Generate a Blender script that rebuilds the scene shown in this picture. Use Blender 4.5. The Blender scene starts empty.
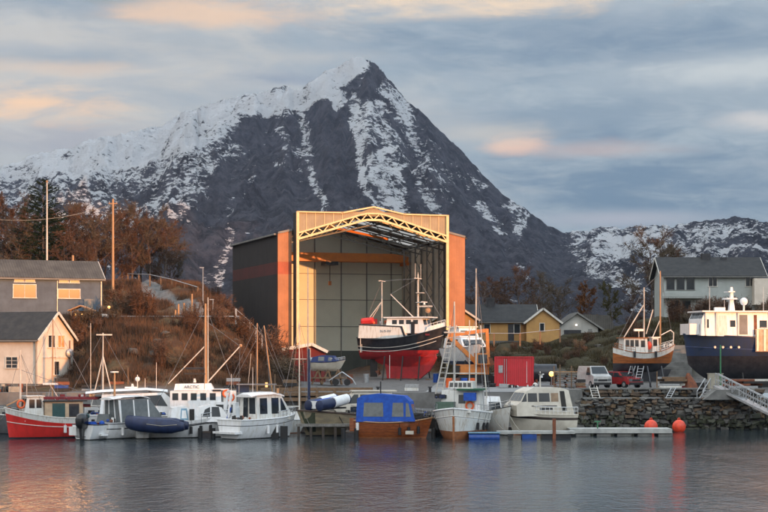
import bpy, math, random
import numpy as np
from mathutils import Vector, Matrix, noise
R = math.radians
random.seed(7)
SC = bpy.context.scene
COL = SC.collection

# ------------------------------------------------------------------ camera
F, HY, CH = 1700.0, 350.0, 6.7          # focal length in photo pixels, horizon row, eye height (m)
cam_d = bpy.data.cameras.new('camera'); cam = bpy.data.objects.new('camera', cam_d); COL.objects.link(cam)
cam.location = (0, 0, CH); cam.rotation_euler = (R(90), 0, 0)
cam_d.sensor_width = 36.0; cam_d.lens = 36.0*F/768.0
cam_d.shift_x = 0.0; cam_d.shift_y = (HY-256)/768.0
cam_d.clip_start = 0.5; cam_d.clip_end = 20000
SC.camera = cam

def P(px, py, D): return Vector(((px-384)/F*D, D, CH+(HY-py)/F*D))
def XX(px, D): return (px-384)/F*D
def ZZ(py, D): return CH+(HY-py)/F*D

# ------------------------------------------------------------------ light
SUN_AZ, SUN_EL = 39.0, 5.0               # sun is behind the camera to the right, very low
SC.view_settings.view_transform = 'Standard'
SC.view_settings.look = 'None'
SC.view_settings.exposure = 0.06
SC.view_settings.gamma = 1.0
SC.cycles.sample_clamp_indirect = 40.0
sd = bpy.data.lights.new('sun', 'SUN'); so = bpy.data.objects.new('sun', sd); COL.objects.link(so)
sd.energy = 5.0; sd.angle = R(0.6); sd.color = (1.0, 0.42, 0.14)
tosun = Vector((math.sin(R(SUN_AZ))*math.cos(R(SUN_EL)), -math.cos(R(SUN_AZ))*math.cos(R(SUN_EL)), math.sin(R(SUN_EL))))
so.rotation_euler = tosun.to_track_quat('Z', 'Y').to_euler()
so.location = (60, -60, 40)

W = bpy.data.worlds.new('World'); SC.world = W; W.use_nodes = True
def build_world():
    nt = W.node_tree; N = nt.nodes; L = nt.links
    for n in list(N): N.remove(n)
    out = N.new('ShaderNodeOutputWorld'); bg = N.new('ShaderNodeBackground')
    bg.inputs['Strength'].default_value = 0.1
    L.new(bg.outputs[0], out.inputs[0])
    sky = N.new('ShaderNodeTexSky'); sky.sky_type = 'NISHITA'; sky.sun_disc = False
    sky.sun_elevation = R(SUN_EL); sky.sun_rotation = R(180-SUN_AZ)
    tc = N.new('ShaderNodeTexCoord'); sp = N.new('ShaderNodeSeparateXYZ'); L.new(tc.outputs['Generated'], sp.inputs[0])
    def M(op, a, b=None, c=None):
        n = N.new('ShaderNodeMath'); n.operation = op
        for i, v in enumerate((a, b, c)):
            if v is None: continue
            if isinstance(v, (int, float)): n.inputs[i].default_value = v
            else: L.new(v, n.inputs[i])
        return n.outputs[0]
    az = M('ARCTAN2', sp.outputs[0], sp.outputs[1]); el = M('ARCSINE', sp.outputs[2])
    def noise_(sx, sy, scale, det, off=0.0, rough=0.55, dist=0.0, wob=0.0):
        cb = N.new('ShaderNodeCombineXYZ')
        L.new(M('MULTIPLY', az, sx), cb.inputs[0])
        e = M('ADD', el, M('MULTIPLY', az, wob))
        L.new(M('MULTIPLY', e, sy), cb.inputs[1]); cb.inputs[2].default_value = off
        n = N.new('ShaderNodeTexNoise'); n.inputs['Scale'].default_value = scale; n.inputs['Detail'].default_value = det
        n.inputs['Roughness'].default_value = rough; n.inputs['Distortion'].default_value = dist
        L.new(cb.outputs[0], n.inputs['Vector']); return n.outputs['Fac']
    def smooth(v, a, b):
        n = N.new('ShaderNodeMapRange'); n.interpolation_type = 'SMOOTHSTEP'
        n.inputs[1].default_value = a; n.inputs[2].default_value = b; L.new(v, n.inputs[0]); return n.outputs[0]
    def mix(f, a, b):
        n = N.new('ShaderNodeMix'); n.data_type = 'RGBA'
        if isinstance(f, (int, float)): n.inputs[0].default_value = f
        else: L.new(f, n.inputs[0])
        for k, v in ((6, a), (7, b)):
            if isinstance(v, tuple): n.inputs[k].default_value = (*v, 1)
            else: L.new(v, n.inputs[k])
        return n.outputs[2]
    def blob(px, py, rx, ry, n=None, amt=0.0):
        amt = amt*3.0
        # a cloud patch at a fixed direction of the sky
        a0, e0 = math.atan((px-384)/F), math.atan((HY-py)/F)
        dx = M('MULTIPLY', M('SUBTRACT', az, a0), F/rx); dy = M('MULTIPLY', M('SUBTRACT', el, e0), F/ry)
        d = M('SQRT', M('ADD', M('MULTIPLY', dx, dx), M('MULTIPLY', dy, dy)))
        if n is not None: d = M('ADD', d, M('MULTIPLY', M('SUBTRACT', n, 0.5), amt))
        return smooth(M('SUBTRACT', 1.0, d), 0.0, 1.0)
    K = 10.0
    def c(r, g, b): return (r*K, g*K, b*K)
    grey = c(0.39, 0.465, 0.52); cream = c(0.57, 0.56, 0.53); dark = c(0.145, 0.235, 0.34); mid = c(0.27, 0.35, 0.425); peach = c(0.98, 0.66, 0.42); pale = c(0.62, 0.66, 0.66)
    n1 = noise_(6.0, 26.0, 1.0, 9, 3.1, 0.62, 0.5, 0.10)
    n2 = noise_(11.0, 48.0, 1.0, 6, 7.7, 0.58, 0.5, -0.06)
    n3 = noise_(26.0, 85.0, 1.0, 7, 1.7, 0.62, 0.6, 0.05)
    warp = M('ADD', M('MULTIPLY', n2, 0.6), M('MULTIPLY', n3, 0.4))
    side = smooth(M('ADD', az, M('MULTIPLY', M('SUBTRACT', n1, 0.5), 0.5)), -0.12, 0.10)
    col = mix(side, cream, grey)
    col = mix(M('MULTIPLY', smooth(n1, 0.42, 0.62), 0.45), col, mid)
    col = mix(M('MULTIPLY', smooth(n2, 0.48, 0.66), 0.50), col, c(0.36, 0.42, 0.48))
    col = mix(M('MULTIPLY', smooth(n3, 0.50, 0.72), 0.13), col, pale)
    def lay(col, px, py, rx, ry, tone, k, amt=1.0):
        return mix(M('MULTIPLY', blob(px, py, rx, ry, warp, amt), k), col, tone)
    col = lay(col, 660, 192, 400, 60, dark, 0.92)       # dark bank right of the peak
    col = lay(col, 600, 45, 340, 48, dark, 0.72)        # second bank, upper right
    col = lay(col, 560, 120, 230, 34, dark, 0.55)
    col = lay(col, 60, 8, 240, 26, mid, 0.9)
    col = lay(col, 60, 62, 230, 16, mid, 0.55)
    col = lay(col, 60, 150, 200, 34, c(0.36, 0.38, 0.44), 0.75)
    col = lay(col, 285, 80, 90, 16, c(0.27, 0.33, 0.42), 0.8)
    col = lay(col, 210, 14, 150, 20, peach, 0.75)
    col = lay(col, 30, 108, 130, 24, peach, 0.95)
    col = lay(col, 60, 72, 150, 12, peach, 0.35)
    col = lay(col, 300, 58, 130, 12, cream, 0.6)
    col = lay(col, 480, 3, 230, 22, c(1.0, 0.76, 0.52), 0.9)
    col = lay(col, 512, 146, 46, 12, c(0.98, 0.62, 0.44), 0.85)
    col = lay(col, 600, 152, 110, 11, c(0.60, 0.46, 0.42), 0.55)
    col = lay(col, 480, 133, 75, 22, c(0.62, 0.58, 0.52), 0.65)
    col = lay(col, 735, 76, 170, 26, pale, 0.85)
    col = lay(col, 765, 125, 70, 14, c(0.66, 0.64, 0.62), 0.9)
    col = lay(col, 620, 220, 150, 13, c(0.40, 0.43, 0.50), 0.95, 0.4)
    # breaks in the cloud let the clear sky through
    brk = M('MULTIPLY', blob(100, 3, 55, 9, warp, 1.2), 0.35)
    skyc = N.new('ShaderNodeMix'); skyc.data_type = 'RGBA'; L.new(brk, skyc.inputs[0]); L.new(col, skyc.inputs[6]); L.new(sky.outputs[0], skyc.inputs[7])
    fin = mix(0.04, skyc.outputs[2], sky.outputs[0])
    # the unseen high sky is brightened to give more ambient light
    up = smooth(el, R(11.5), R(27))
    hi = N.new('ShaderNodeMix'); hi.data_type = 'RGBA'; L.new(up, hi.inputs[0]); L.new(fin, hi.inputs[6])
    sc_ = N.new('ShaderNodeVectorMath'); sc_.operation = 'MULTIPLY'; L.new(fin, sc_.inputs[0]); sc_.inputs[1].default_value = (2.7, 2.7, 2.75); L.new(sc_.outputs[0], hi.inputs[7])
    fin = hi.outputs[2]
    # sunset side of the sky, raised brighter and warmer to fill hangar and boats
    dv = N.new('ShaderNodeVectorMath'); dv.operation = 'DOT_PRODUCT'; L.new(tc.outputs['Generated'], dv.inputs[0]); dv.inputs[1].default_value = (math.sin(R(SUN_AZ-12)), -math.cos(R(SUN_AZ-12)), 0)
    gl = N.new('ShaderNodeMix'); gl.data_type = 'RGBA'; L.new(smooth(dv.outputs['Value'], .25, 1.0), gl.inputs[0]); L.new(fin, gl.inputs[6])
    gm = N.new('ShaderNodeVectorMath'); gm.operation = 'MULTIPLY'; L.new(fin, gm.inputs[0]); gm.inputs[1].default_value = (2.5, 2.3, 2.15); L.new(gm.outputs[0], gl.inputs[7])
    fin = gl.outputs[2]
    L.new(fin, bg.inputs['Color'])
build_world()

# ------------------------------------------------------------------ materials
MATS = {}
def mat(name, col, rough=0.6, metal=0.0, col2=None, scale=3.0, bump=0.0, bscale=None, stretch=(1, 1, 1), spec=0.5, emit=None, estr=0.0, coat=0.0, lo=0.38, hi=0.62, kind=None, kscale=1.0, kamt=0.5, det=6):
    if name in MATS: return MATS[name]
    m = bpy.data.materials.new(name); m.use_nodes = True; nt = m.node_tree; N = nt.nodes; L = nt.links
    b = N['Principled BSDF']
    b.inputs['Roughness'].default_value = rough; b.inputs['Metallic'].default_value = metal
    b.inputs['Specular IOR Level'].default_value = spec; b.inputs['Coat Weight'].default_value = coat
    if col2 is None: col2 = tuple(x*0.72 for x in col)
    tc = N.new('ShaderNodeTexCoord'); mp = N.new('ShaderNodeMapping'); mp.inputs['Scale'].default_value = stretch
    L.new(tc.outputs['Object'], mp.inputs[0])
    n = N.new('ShaderNodeTexNoise'); n.inputs['Scale'].default_value = scale; n.inputs['Detail'].default_value = det; n.inputs['Roughness'].default_value = 0.62
    L.new(mp.outputs[0], n.inputs['Vector'])
    rp = N.new('ShaderNodeMapRange'); rp.inputs[1].default_value = lo; rp.inputs[2].default_value = hi; L.new(n.outputs['Fac'], rp.inputs[0])
    mx = N.new('ShaderNodeMix'); mx.data_type = 'RGBA'; mx.inputs[6].default_value = (*col, 1); mx.inputs[7].default_value = (*col2, 1)
    L.new(rp.outputs[0], mx.inputs[0]); out = mx.outputs[2]
    hgt = n.outputs['Fac']
    if kind:                                            # board joints or sheet ribs: bump grooves with a darker line
        w = N.new('ShaderNodeTexWave'); w.wave_type = 'BANDS'; w.bands_direction = kind[-1].upper(); w.wave_profile = 'SAW' if kind.startswith('board') else 'SIN'
        w.inputs['Scale'].default_value = kscale; w.inputs['Distortion'].default_value = 0.0
        L.new(tc.outputs['Object'], w.inputs['Vector'])
        g = N.new('ShaderNodeMapRange'); g.inputs[1].default_value = 0.80; g.inputs[2].default_value = 0.98; L.new(w.outputs['Fac'], g.inputs[0])
        dk = N.new('ShaderNodeMix'); dk.data_type = 'RGBA'; dk.blend_type = 'MULTIPLY'; dk.inputs[7].default_value = (kamt, kamt, kamt, 1)
        L.new(g.outputs[0], dk.inputs[0]); L.new(out, dk.inputs[6]); out = dk.outputs[2]
        bw = N.new('ShaderNodeBump'); bw.inputs['Strength'].default_value = 0.5; bw.inputs['Distance'].default_value = 0.03; L.new(w.outputs['Fac'], bw.inputs['Height'])
        L.new(bw.outputs[0], b.inputs['Normal'])
    L.new(out, b.inputs['Base Color'])
    if bump > 0:
        n2 = N.new('ShaderNodeTexNoise'); n2.inputs['Scale'].default_value = bscale or scale*4; n2.inputs['Detail'].default_value = 5
        L.new(mp.outputs[0], n2.inputs['Vector'])
        bp = N.new('ShaderNodeBump'); bp.inputs['Strength'].default_value = min(1, bump*8); bp.inputs['Distance'].default_value = bump; L.new(n2.outputs['Fac'], bp.inputs['Height'])
        if b.inputs['Normal'].is_linked: L.new(b.inputs['Normal'].links[0].from_socket, bp.inputs['Normal'])
        L.new(bp.outputs[0], b.inputs['Normal'])
    if emit:
        em = N.new('ShaderNodeMix'); em.data_type = 'RGBA'; em.inputs[6].default_value = (*emit, 1); em.inputs[7].default_value = tuple(x*k for x, k in zip(emit, (.8, .55, .45)))+(1,)
        L.new(rp.outputs[0], em.inputs[0]); L.new(em.outputs[2], b.inputs['Emission Color']); b.inputs['Emission Strength'].default_value = estr
    MATS[name] = m; return m

# boats
M_gel   = mat('white gelcoat', (0.76, 0.77, 0.78), 0.28, col2=(0.60, 0.59, 0.55), scale=3.0, stretch=(1.6, 1.6, .35), coat=0.2, lo=.45, hi=.75)
M_gel2  = mat('aged white paint', (0.64, 0.64, 0.61), 0.5, col2=(0.36, 0.28, 0.19), scale=3.2, stretch=(1.8, 1.8, .3), lo=.48, hi=.78, bump=.004)
M_cream = mat('cream gelcoat', (0.58, 0.54, 0.46), 0.35, col2=(0.47, 0.43, 0.36), scale=1.5)
M_beige = mat('tan hull paint', (0.30, 0.25, 0.16), 0.45, col2=(0.20, 0.17, 0.12), scale=1.8, stretch=(1, 1, 3))
M_red   = mat('red hull paint', (0.62, 0.03, 0.025), 0.32, col2=(0.48, 0.025, 0.02), scale=2.2, stretch=(1, 1, .4))
M_redb  = mat('red antifouling', (0.40, 0.02, 0.024), 0.7, col2=(0.22, 0.02, 0.02), scale=1.6, lo=.4, hi=.75)
M_maroon= mat('maroon canvas', (0.16, 0.02, 0.03), 0.8, scale=4)
M_rust  = mat('rusty bottom paint', (0.36, 0.13, 0.045), 0.7, col2=(0.20, 0.075, 0.03), scale=3, lo=.35, hi=.7)
M_black = mat('black hull paint', (0.012, 0.013, 0.018), 0.35, col2=(0.03, 0.03, 0.035), scale=2)
M_navy  = mat('navy inflatable fabric', (0.010, 0.022, 0.075), 0.5, col2=(0.006, 0.012, 0.045), scale=2)
M_bluec = mat('blue boat canvas', (0.008, 0.08, 0.42), 0.75, col2=(0.006, 0.05, 0.30), scale=3, bump=.02, bscale=5)
M_blueh = mat('blue ship paint', (0.010, 0.028, 0.085), 0.45, col2=(0.016, 0.03, 0.06), scale=1.4, stretch=(1, 1, .4))
M_wood  = mat('varnished mahogany', (0.36, 0.10, 0.025), 0.22, col2=(0.20, 0.055, 0.018), scale=2.5, stretch=(1, 1, 9), coat=.5, kind='boardz', kscale=1.3, kamt=.45)
M_orangew = mat('oiled pine hull planking', (0.38, 0.125, 0.03), 0.4, col2=(0.24, 0.075, 0.02), scale=2.0, stretch=(1, 1, 6), kind='boardz', kscale=1.1, kamt=.5)
M_glass = mat('dark window glass', (0.018, 0.022, 0.026), 0.08, col2=(0.03, 0.035, 0.04), scale=1, spec=.6)
M_vinyl = mat('clear vinyl window', (0.15, 0.165, 0.17), 0.15, col2=(0.09, 0.10, 0.105), scale=2, lo=.3, hi=.7)
M_alu   = mat('brushed aluminium', (0.50, 0.50, 0.50), 0.4, 0.7, scale=4)
M_steel = mat('stainless rail', (0.6, 0.6, 0.6), 0.25, 0.8, scale=4)
M_mastw = mat('white mast paint', (0.62, 0.58, 0.52), 0.5, scale=3, stretch=(1, 1, .3))
M_spar  = mat('pine spar', (0.42, 0.24, 0.12), 0.5, scale=3, stretch=(3, 3, .4))
M_rope  = mat('rope', (0.35, 0.33, 0.28), 0.9)
M_wire  = mat('grey wire', (0.22, 0.22, 0.23), 0.5, .5)
M_rubber= mat('black rubber', (0.015, 0.015, 0.016), 0.7)
M_outb  = mat('black outboard cowl', (0.010, 0.011, 0.013), 0.25, coat=.4)
M_orange= mat('orange plastic', (0.75, 0.12, 0.02), 0.5)
M_buoy  = mat('orange red buoy', (0.80, 0.07, 0.025), 0.45, col2=(0.55, 0.05, 0.02), scale=2)
M_teal  = mat('dark green door paint', (0.02, 0.07, 0.07), 0.5)
M_green = mat('green awning', (0.02, 0.10, 0.05), 0.8)
M_dirty = mat('dark clutter', (0.035, 0.032, 0.03), 0.9, scale=8)
M_sand  = mat('warm deckhouse paint', (0.55, 0.40, 0.26), 0.55, col2=(0.42, 0.30, 0.2), scale=2)
M_pblue = mat('pale blue plastic', (0.20, 0.36, 0.48), 0.5)
M_bfloat= mat('blue plastic float', (0.006, 0.06, 0.30), 0.4, col2=(0.01, 0.04, 0.18), scale=3)
# land
M_conc  = mat('weathered concrete', (0.19, 0.19, 0.18), 0.85, col2=(0.11, 0.11, 0.105), scale=0.9, bump=.015, bscale=12)
M_quay  = mat('quay concrete', (0.20, 0.20, 0.195), 0.85, col2=(0.11, 0.105, 0.10), scale=0.35, bump=.02, bscale=6)
M_dock  = mat('dock planks', (0.24, 0.235, 0.22), 0.8, col2=(0.15, 0.14, 0.125), scale=2, kind='boardx', kscale=2.2, kamt=.5)
M_dockd = mat('dark dock timber', (0.07, 0.055, 0.045), 0.85, scale=3)
M_grate = mat('light grey pontoon', (0.42, 0.43, 0.41), 0.8, col2=(0.30, 0.31, 0.30), scale=1.5)
M_timber= mat('weathered timber', (0.22, 0.13, 0.07), 0.85, col2=(0.12, 0.08, 0.05), scale=3, stretch=(1, 1, 4))
M_galv  = mat('galvanised steel', (0.42, 0.43, 0.44), 0.45, 0.6, col2=(0.32, 0.33, 0.34), scale=5)
M_clad_dark = mat('dark cladding', (0.026, 0.022, 0.021), 0.8, col2=(0.018, 0.015, 0.015), scale=0.6, kind='ribx', kscale=1.6, kamt=.7)
M_clad_red  = mat('red cladding band', (0.20, 0.035, 0.03), 0.65, col2=(0.15, 0.03, 0.026), scale=0.6, kind='ribx', kscale=1.6, kamt=.8)
M_clad_or   = mat('rust orange cladding', (0.44, 0.185, 0.085), 0.65, col2=(0.34, 0.14, 0.065), scale=0.5, kind='ribx', kscale=1.6, kamt=.85)
M_clad_or2  = mat('red band on orange cladding', (0.42, 0.09, 0.04), 0.6, scale=0.5, kind='ribx', kscale=1.6, kamt=.85)
M_fascia = mat('pale yellow sheet', (0.36, 0.285, 0.18), 0.6, col2=(0.29, 0.23, 0.15), scale=0.7, kind='ribx', kscale=2.2, kamt=.8)
M_truss = mat('pale yellow painted steel', (0.72, 0.56, 0.30), 0.5, col2=(0.62, 0.47, 0.25), scale=2)
M_inner = mat('grey green panel', (0.72, 0.75, 0.64), 0.7, col2=(0.66, 0.69, 0.59), scale=0.4)
M_innerd= mat('dark grey steel', (0.20, 0.20, 0.19), 0.6, scale=1)
M_innerw= mat('grey sheet wall inside', (0.55, 0.55, 0.50), 0.7, scale=.5, kind='riby', kscale=1.2, kamt=.75)
M_crane = mat('orange crane paint', (0.62, 0.20, 0.03), 0.45, col2=(0.50, 0.16, 0.03), scale=1)
M_roofd = mat('dark slate roof', (0.016, 0.017, 0.019), 0.75, col2=(0.030, 0.030, 0.030), scale=1.5, kind='boardz', kscale=1.6, kamt=.7)
M_roofg = mat('grey sheet roof', (0.085, 0.08, 0.07), 0.8, col2=(0.05, 0.045, 0.04), scale=.7, kind='ribx', kscale=1.2, kamt=.6)
M_wallg = mat('grey blue boarding', (0.085, 0.12, 0.16), 0.7, col2=(0.06, 0.085, 0.115), scale=.8, kind='boardx', kscale=1.8, kamt=.75)
M_wallw = mat('off white boarding', (0.72, 0.64, 0.55), 0.7, col2=(0.62, 0.54, 0.45), scale=.9, kind='boardx', kscale=2.0, kamt=.85)
M_wallt = mat('pale grey teal boarding', (0.42, 0.455, 0.44), 0.7, col2=(0.36, 0.395, 0.38), scale=.8, kind='boardz', kscale=2.2, kamt=.85)
M_wally = mat('ochre yellow boarding', (0.52, 0.30, 0.10), 0.7, col2=(0.42, 0.235, 0.08), scale=.8, kind='boardx', kscale=2.2, kamt=.8)
M_wallgg= mat('light grey render', (0.40, 0.40, 0.38), 0.8, col2=(0.32, 0.32, 0.30), scale=1)
M_shed  = mat('falu red boarding', (0.20, 0.024, 0.018), 0.75, col2=(0.17, 0.024, 0.02), scale=1.2, kind='boardx', kscale=2.2, kamt=.6)
M_trim  = mat('white painted trim', (0.70, 0.68, 0.62), 0.6, scale=2)
M_lit   = mat('amber glowing pane', (0.10, 0.06, 0.03), 0.15, emit=(1.0, 0.44, 0.14), estr=1.05, col2=(0.05, 0.03, 0.02), scale=2.2, stretch=(1.6, 1, .6), lo=.4, hi=.6)  # amber glow is emitted by the pane material itself
M_cont  = mat('red container steel', (0.55, 0.02, 0.03), 0.5, col2=(0.45, 0.02, 0.025), scale=.8, kind='ribx', kscale=1.8, kamt=.7)
M_lamp  = mat('lit lamp globe', (1, .7, .3), 0.4, emit=(1.0, 0.55, 0.15), estr=3.0)
M_lampw = mat('small white lamp', (1, 1, 1), 0.4, emit=(1.0, 0.95, 0.8), estr=6.0)
M_carw  = mat('white car paint', (0.48, 0.48, 0.47), 0.3, coat=.4)
M_carr  = mat('red car paint', (0.33, 0.02, 0.02), 0.25, coat=.4)
M_digger= mat('orange machine paint', (0.60, 0.20, 0.03), 0.5, col2=(0.42, 0.15, 0.04), scale=2)
M_box   = mat('beige cabinet', (0.38, 0.35, 0.28), 0.6, scale=2)
M_gpole = mat('green pole paint', (0.05, 0.22, 0.10), 0.5)
M_rust2 = mat('rust brown steel', (0.24, 0.075, 0.03), 0.8, col2=(0.13, 0.05, 0.03), scale=4)

M_algae = mat('weedy antifouling', (0.035, 0.04, 0.03), .7, col2=(.015, .02, .02), scale=3)
M_sunpane = mat('window glass that mirrors the low sun', (0.03, 0.028, 0.025), 0.14, col2=(0.02, 0.02, 0.02), scale=1, spec=.5)
# ------------------------------------------------------------------ mesh helpers
class MB:
    def __init__(s): s.v = []; s.f = []; s.m = []
    def add(s, vs, fs, m=0):
        o = len(s.v); s.v += [tuple(v) for v in vs]; s.f += [tuple(i+o for i in f) for f in fs]
        s.m += ([m]*len(fs) if isinstance(m, int) else list(m)); return s
    def box(s, x0, x1, y0, y1, z0, z1, m=0):
        v = [(x0,y0,z0),(x1,y0,z0),(x1,y1,z0),(x0,y1,z0),(x0,y0,z1),(x1,y0,z1),(x1,y1,z1),(x0,y1,z1)]
        return s.add(v, [(0,3,2,1),(4,5,6,7),(0,1,5,4),(1,2,6,5),(2,3,7,6),(3,0,4,7)], m)
    def bar(s, a, b, w, h=None, m=0):                     # rectangular bar between two points
        a, b = Vector(a), Vector(b); h = h or w; d = (b-a)
        if d.length < 1e-6: return s
        d.normalize(); up = Vector((0,0,1)) if abs(d.z) < .95 else Vector((0,1,0))
        sx = d.cross(up).normalized()*(w/2); sz = sx.cross(d).normalized()*(h/2)
        r = [a-sx-sz, a+sx-sz, a+sx+sz, a-sx+sz, b-sx-sz, b+sx-sz, b+sx+sz, b-sx+sz]
        return s.add(r, [(0,3,2,1),(4,5,6,7),(0,1,5,4),(1,2,6,5),(2,3,7,6),(3,0,4,7)], m)
    def tube(s, a, b, r, r2=None, n=6, m=0):
        a, b = Vector(a), Vector(b); r2 = r if r2 is None else r2; d = b-a
        if d.length < 1e-6: return s
        d.normalize(); up = Vector((0,0,1)) if abs(d.z) < .95 else Vector((0,1,0))
        x = d.cross(up).normalized(); y = x.cross(d)
        vs = []
        for c, rr in ((a, r), (b, r2)):
            for k in range(n):
                t = 2*math.pi*k/n; vs.append(c+x*math.cos(t)*rr+y*math.sin(t)*rr)
        fs = [(k, (k+1) % n, n+(k+1) % n, n+k) for k in range(n)]+[tuple(range(n-1,-1,-1)), tuple(range(n, 2*n))]
        return s.add(vs, fs, m)
    def path(s, pts, r, n=6, m=0):
        for a, b in zip(pts, pts[1:]): s.tube(a, b, r, r, n, m)
        return s
    def loft(s, rings, m=0, cap=True, closed=True):
        n = len(rings[0]); vs = [p for r in rings for p in r]; fs = []
        for i in range(len(rings)-1):
            for k in range(n if closed else n-1):
                k2 = (k+1) % n; fs.append((i*n+k, i*n+k2, (i+1)*n+k2, (i+1)*n+k))
        if cap: fs += [tuple(range(n-1,-1,-1)), tuple(range((len(rings)-1)*n, len(rings)*n))]
        return s.add(vs, fs, m)
    def ball(s, c, r, sc=(1,1,1), n=12, k=8, m=0):
        c = Vector(c); rings = []
        for i in range(k+1):
            ph = -math.pi/2+math.pi*i/k; rr = max(1e-3, math.cos(ph))*r
            rings.append([c+Vector((math.cos(2*math.pi*j/n)*rr*sc[0], math.sin(2*math.pi*j/n)*rr*sc[1], math.sin(ph)*r*sc[2])) for j in range(n)])
        return s.loft(rings, m)
    def torus(s, c, R0, r, axis='y', n=16, k=6, m=0):
        rings = []
        for i in range(n+1):
            t = 2*math.pi*i/n; ring = []
            for j in range(k):
                u = 2*math.pi*j/k; a = (R0+r*math.cos(u)); p = (a*math.cos(t), r*math.sin(u), a*math.sin(t))
                if axis == 'x': p = (p[1], p[0], p[2])
                if axis == 'z': p = (p[0], p[2], p[1])
                ring.append(Vector(c)+Vector(p))
            rings.append(ring)
        return s.loft(rings, m, cap=False)
    def prism(s, prof, y0, y1, m=0):                      # polygon in xz pushed along y
        n = len(prof); v = [(x, y0, z) for x, z in prof]+[(x, y1, z) for x, z in prof]
        return s.add(v, [tuple(range(n)), tuple(range(2*n-1, n-1, -1))]+[((k+1) % n, k, n+k, n+(k+1) % n) for k in range(n)], m)
    def prismx(s, prof, x0, x1, m=0):                     # polygon in yz pushed along x
        n = len(prof); v = [(x0, y, z) for y, z in prof]+[(x1, y, z) for y, z in prof]
        return s.add(v, [tuple(range(n-1,-1,-1)), tuple(range(n, 2*n))]+[(k, (k+1) % n, n+(k+1) % n, n+k) for k in range(n)], m)
    def build(s, name, mats, parent=None, smooth=False, angle=40):
        me = bpy.data.meshes.new(name); me.from_pydata(s.v, [], s.f)
        if not isinstance(mats, (list, tuple)): mats = [mats]
        for m_ in mats: me.materials.append(m_)
        if len(mats) > 1: me.polygons.foreach_set('material_index', s.m)
        me.update()
        if smooth:
            me.shade_smooth(); me.set_sharp_from_angle(angle=R(angle))
        o = bpy.data.objects.new(name, me); COL.objects.link(o)
        if parent: o.parent = parent
        return o
def tag(o, label, cat, group=None, kind=None):
    o['label'] = label; o['category'] = cat
    if group: o['group'] = group
    if kind: o['kind'] = kind
    return o
def struct(o, kind='structure'): o['kind'] = kind; return o
def thing(name, label, cat, loc=(0,0,0), rz=0.0, group=None):
    o = bpy.data.objects.new(name, None); COL.objects.link(o); o.location = loc; o.rotation_euler = (0, 0, R(rz)); o.empty_display_size = .3
    return tag(o, label, cat, group)
def copy_tree(o, parent=None):
    c = o.copy(); COL.objects.link(c); c.parent = parent
    for ch in [x for x in COL.objects if x.parent == o]: copy_tree(ch, c)
    return c
def dup(o, loc, rz=0.0, label=None, sc=None):
    c = copy_tree(o); c.location = loc; c.rotation_euler = (0, 0, R(rz))
    if label: c['label'] = label
    if sc: c.scale = (sc, sc, sc) if isinstance(sc, (int, float)) else sc
    return c
def B1(name, m, parent, *box): return MB().box(*box).build(name, m, parent)

# ================================================================== SETTING
def grid_mesh(name, X, Y, Z, m, attr=None):
    ny, nx = X.shape
    me = bpy.data.meshes.new(name)
    co = np.stack([X, Y, Z], -1).reshape(-1, 3).astype(np.float32)
    idx = np.arange(ny*nx).reshape(ny, nx)
    q = np.stack([idx[:-1, :-1], idx[:-1, 1:], idx[1:, 1:], idx[1:, :-1]], -1).reshape(-1, 4)
    me.vertices.add(len(co)); me.vertices.foreach_set('co', co.ravel())
    me.loops.add(q.size); me.loops.foreach_set('vertex_index', q.ravel().astype(np.int32))
    me.polygons.add(len(q)); me.polygons.foreach_set('loop_start', np.arange(0, q.size, 4, dtype=np.int32))
    me.update(calc_edges=True); me.materials.append(m); me.shade_smooth()
    if attr:
        for k, v in attr.items():
            a = me.attributes.new(k, 'FLOAT', 'POINT'); a.data.foreach_set('value', v.ravel().astype(np.float32))
    o = bpy.data.objects.new(name, me); COL.objects.link(o); return o
_rng = np.random.RandomState(3)
_perm = _rng.rand(256, 256).astype(np.float64)
def vnoise(x, y):
    xi = np.floor(x).astype(int); yi = np.floor(y).astype(int); fx = x-xi; fy = y-yi
    fx = fx*fx*(3-2*fx); fy = fy*fy*(3-2*fy)
    g = lambda i, j: _perm[i % 256, j % 256]
    return (g(xi, yi)*(1-fx)+g(xi+1, yi)*fx)*(1-fy)+(g(xi, yi+1)*(1-fx)+g(xi+1, yi+1)*fx)*fy
def fbm(x, y, o=5, ridged=False, gain=.5):
    t = 0; a = 1; s = 0
    for k in range(o):
        n = vnoise(x*2**k+17.3*k, y*2**k+5.1*k)
        if ridged: n = 1-abs(2*n-1)
        t = t+a*n; s += a; a *= gain
    return t/s

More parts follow.
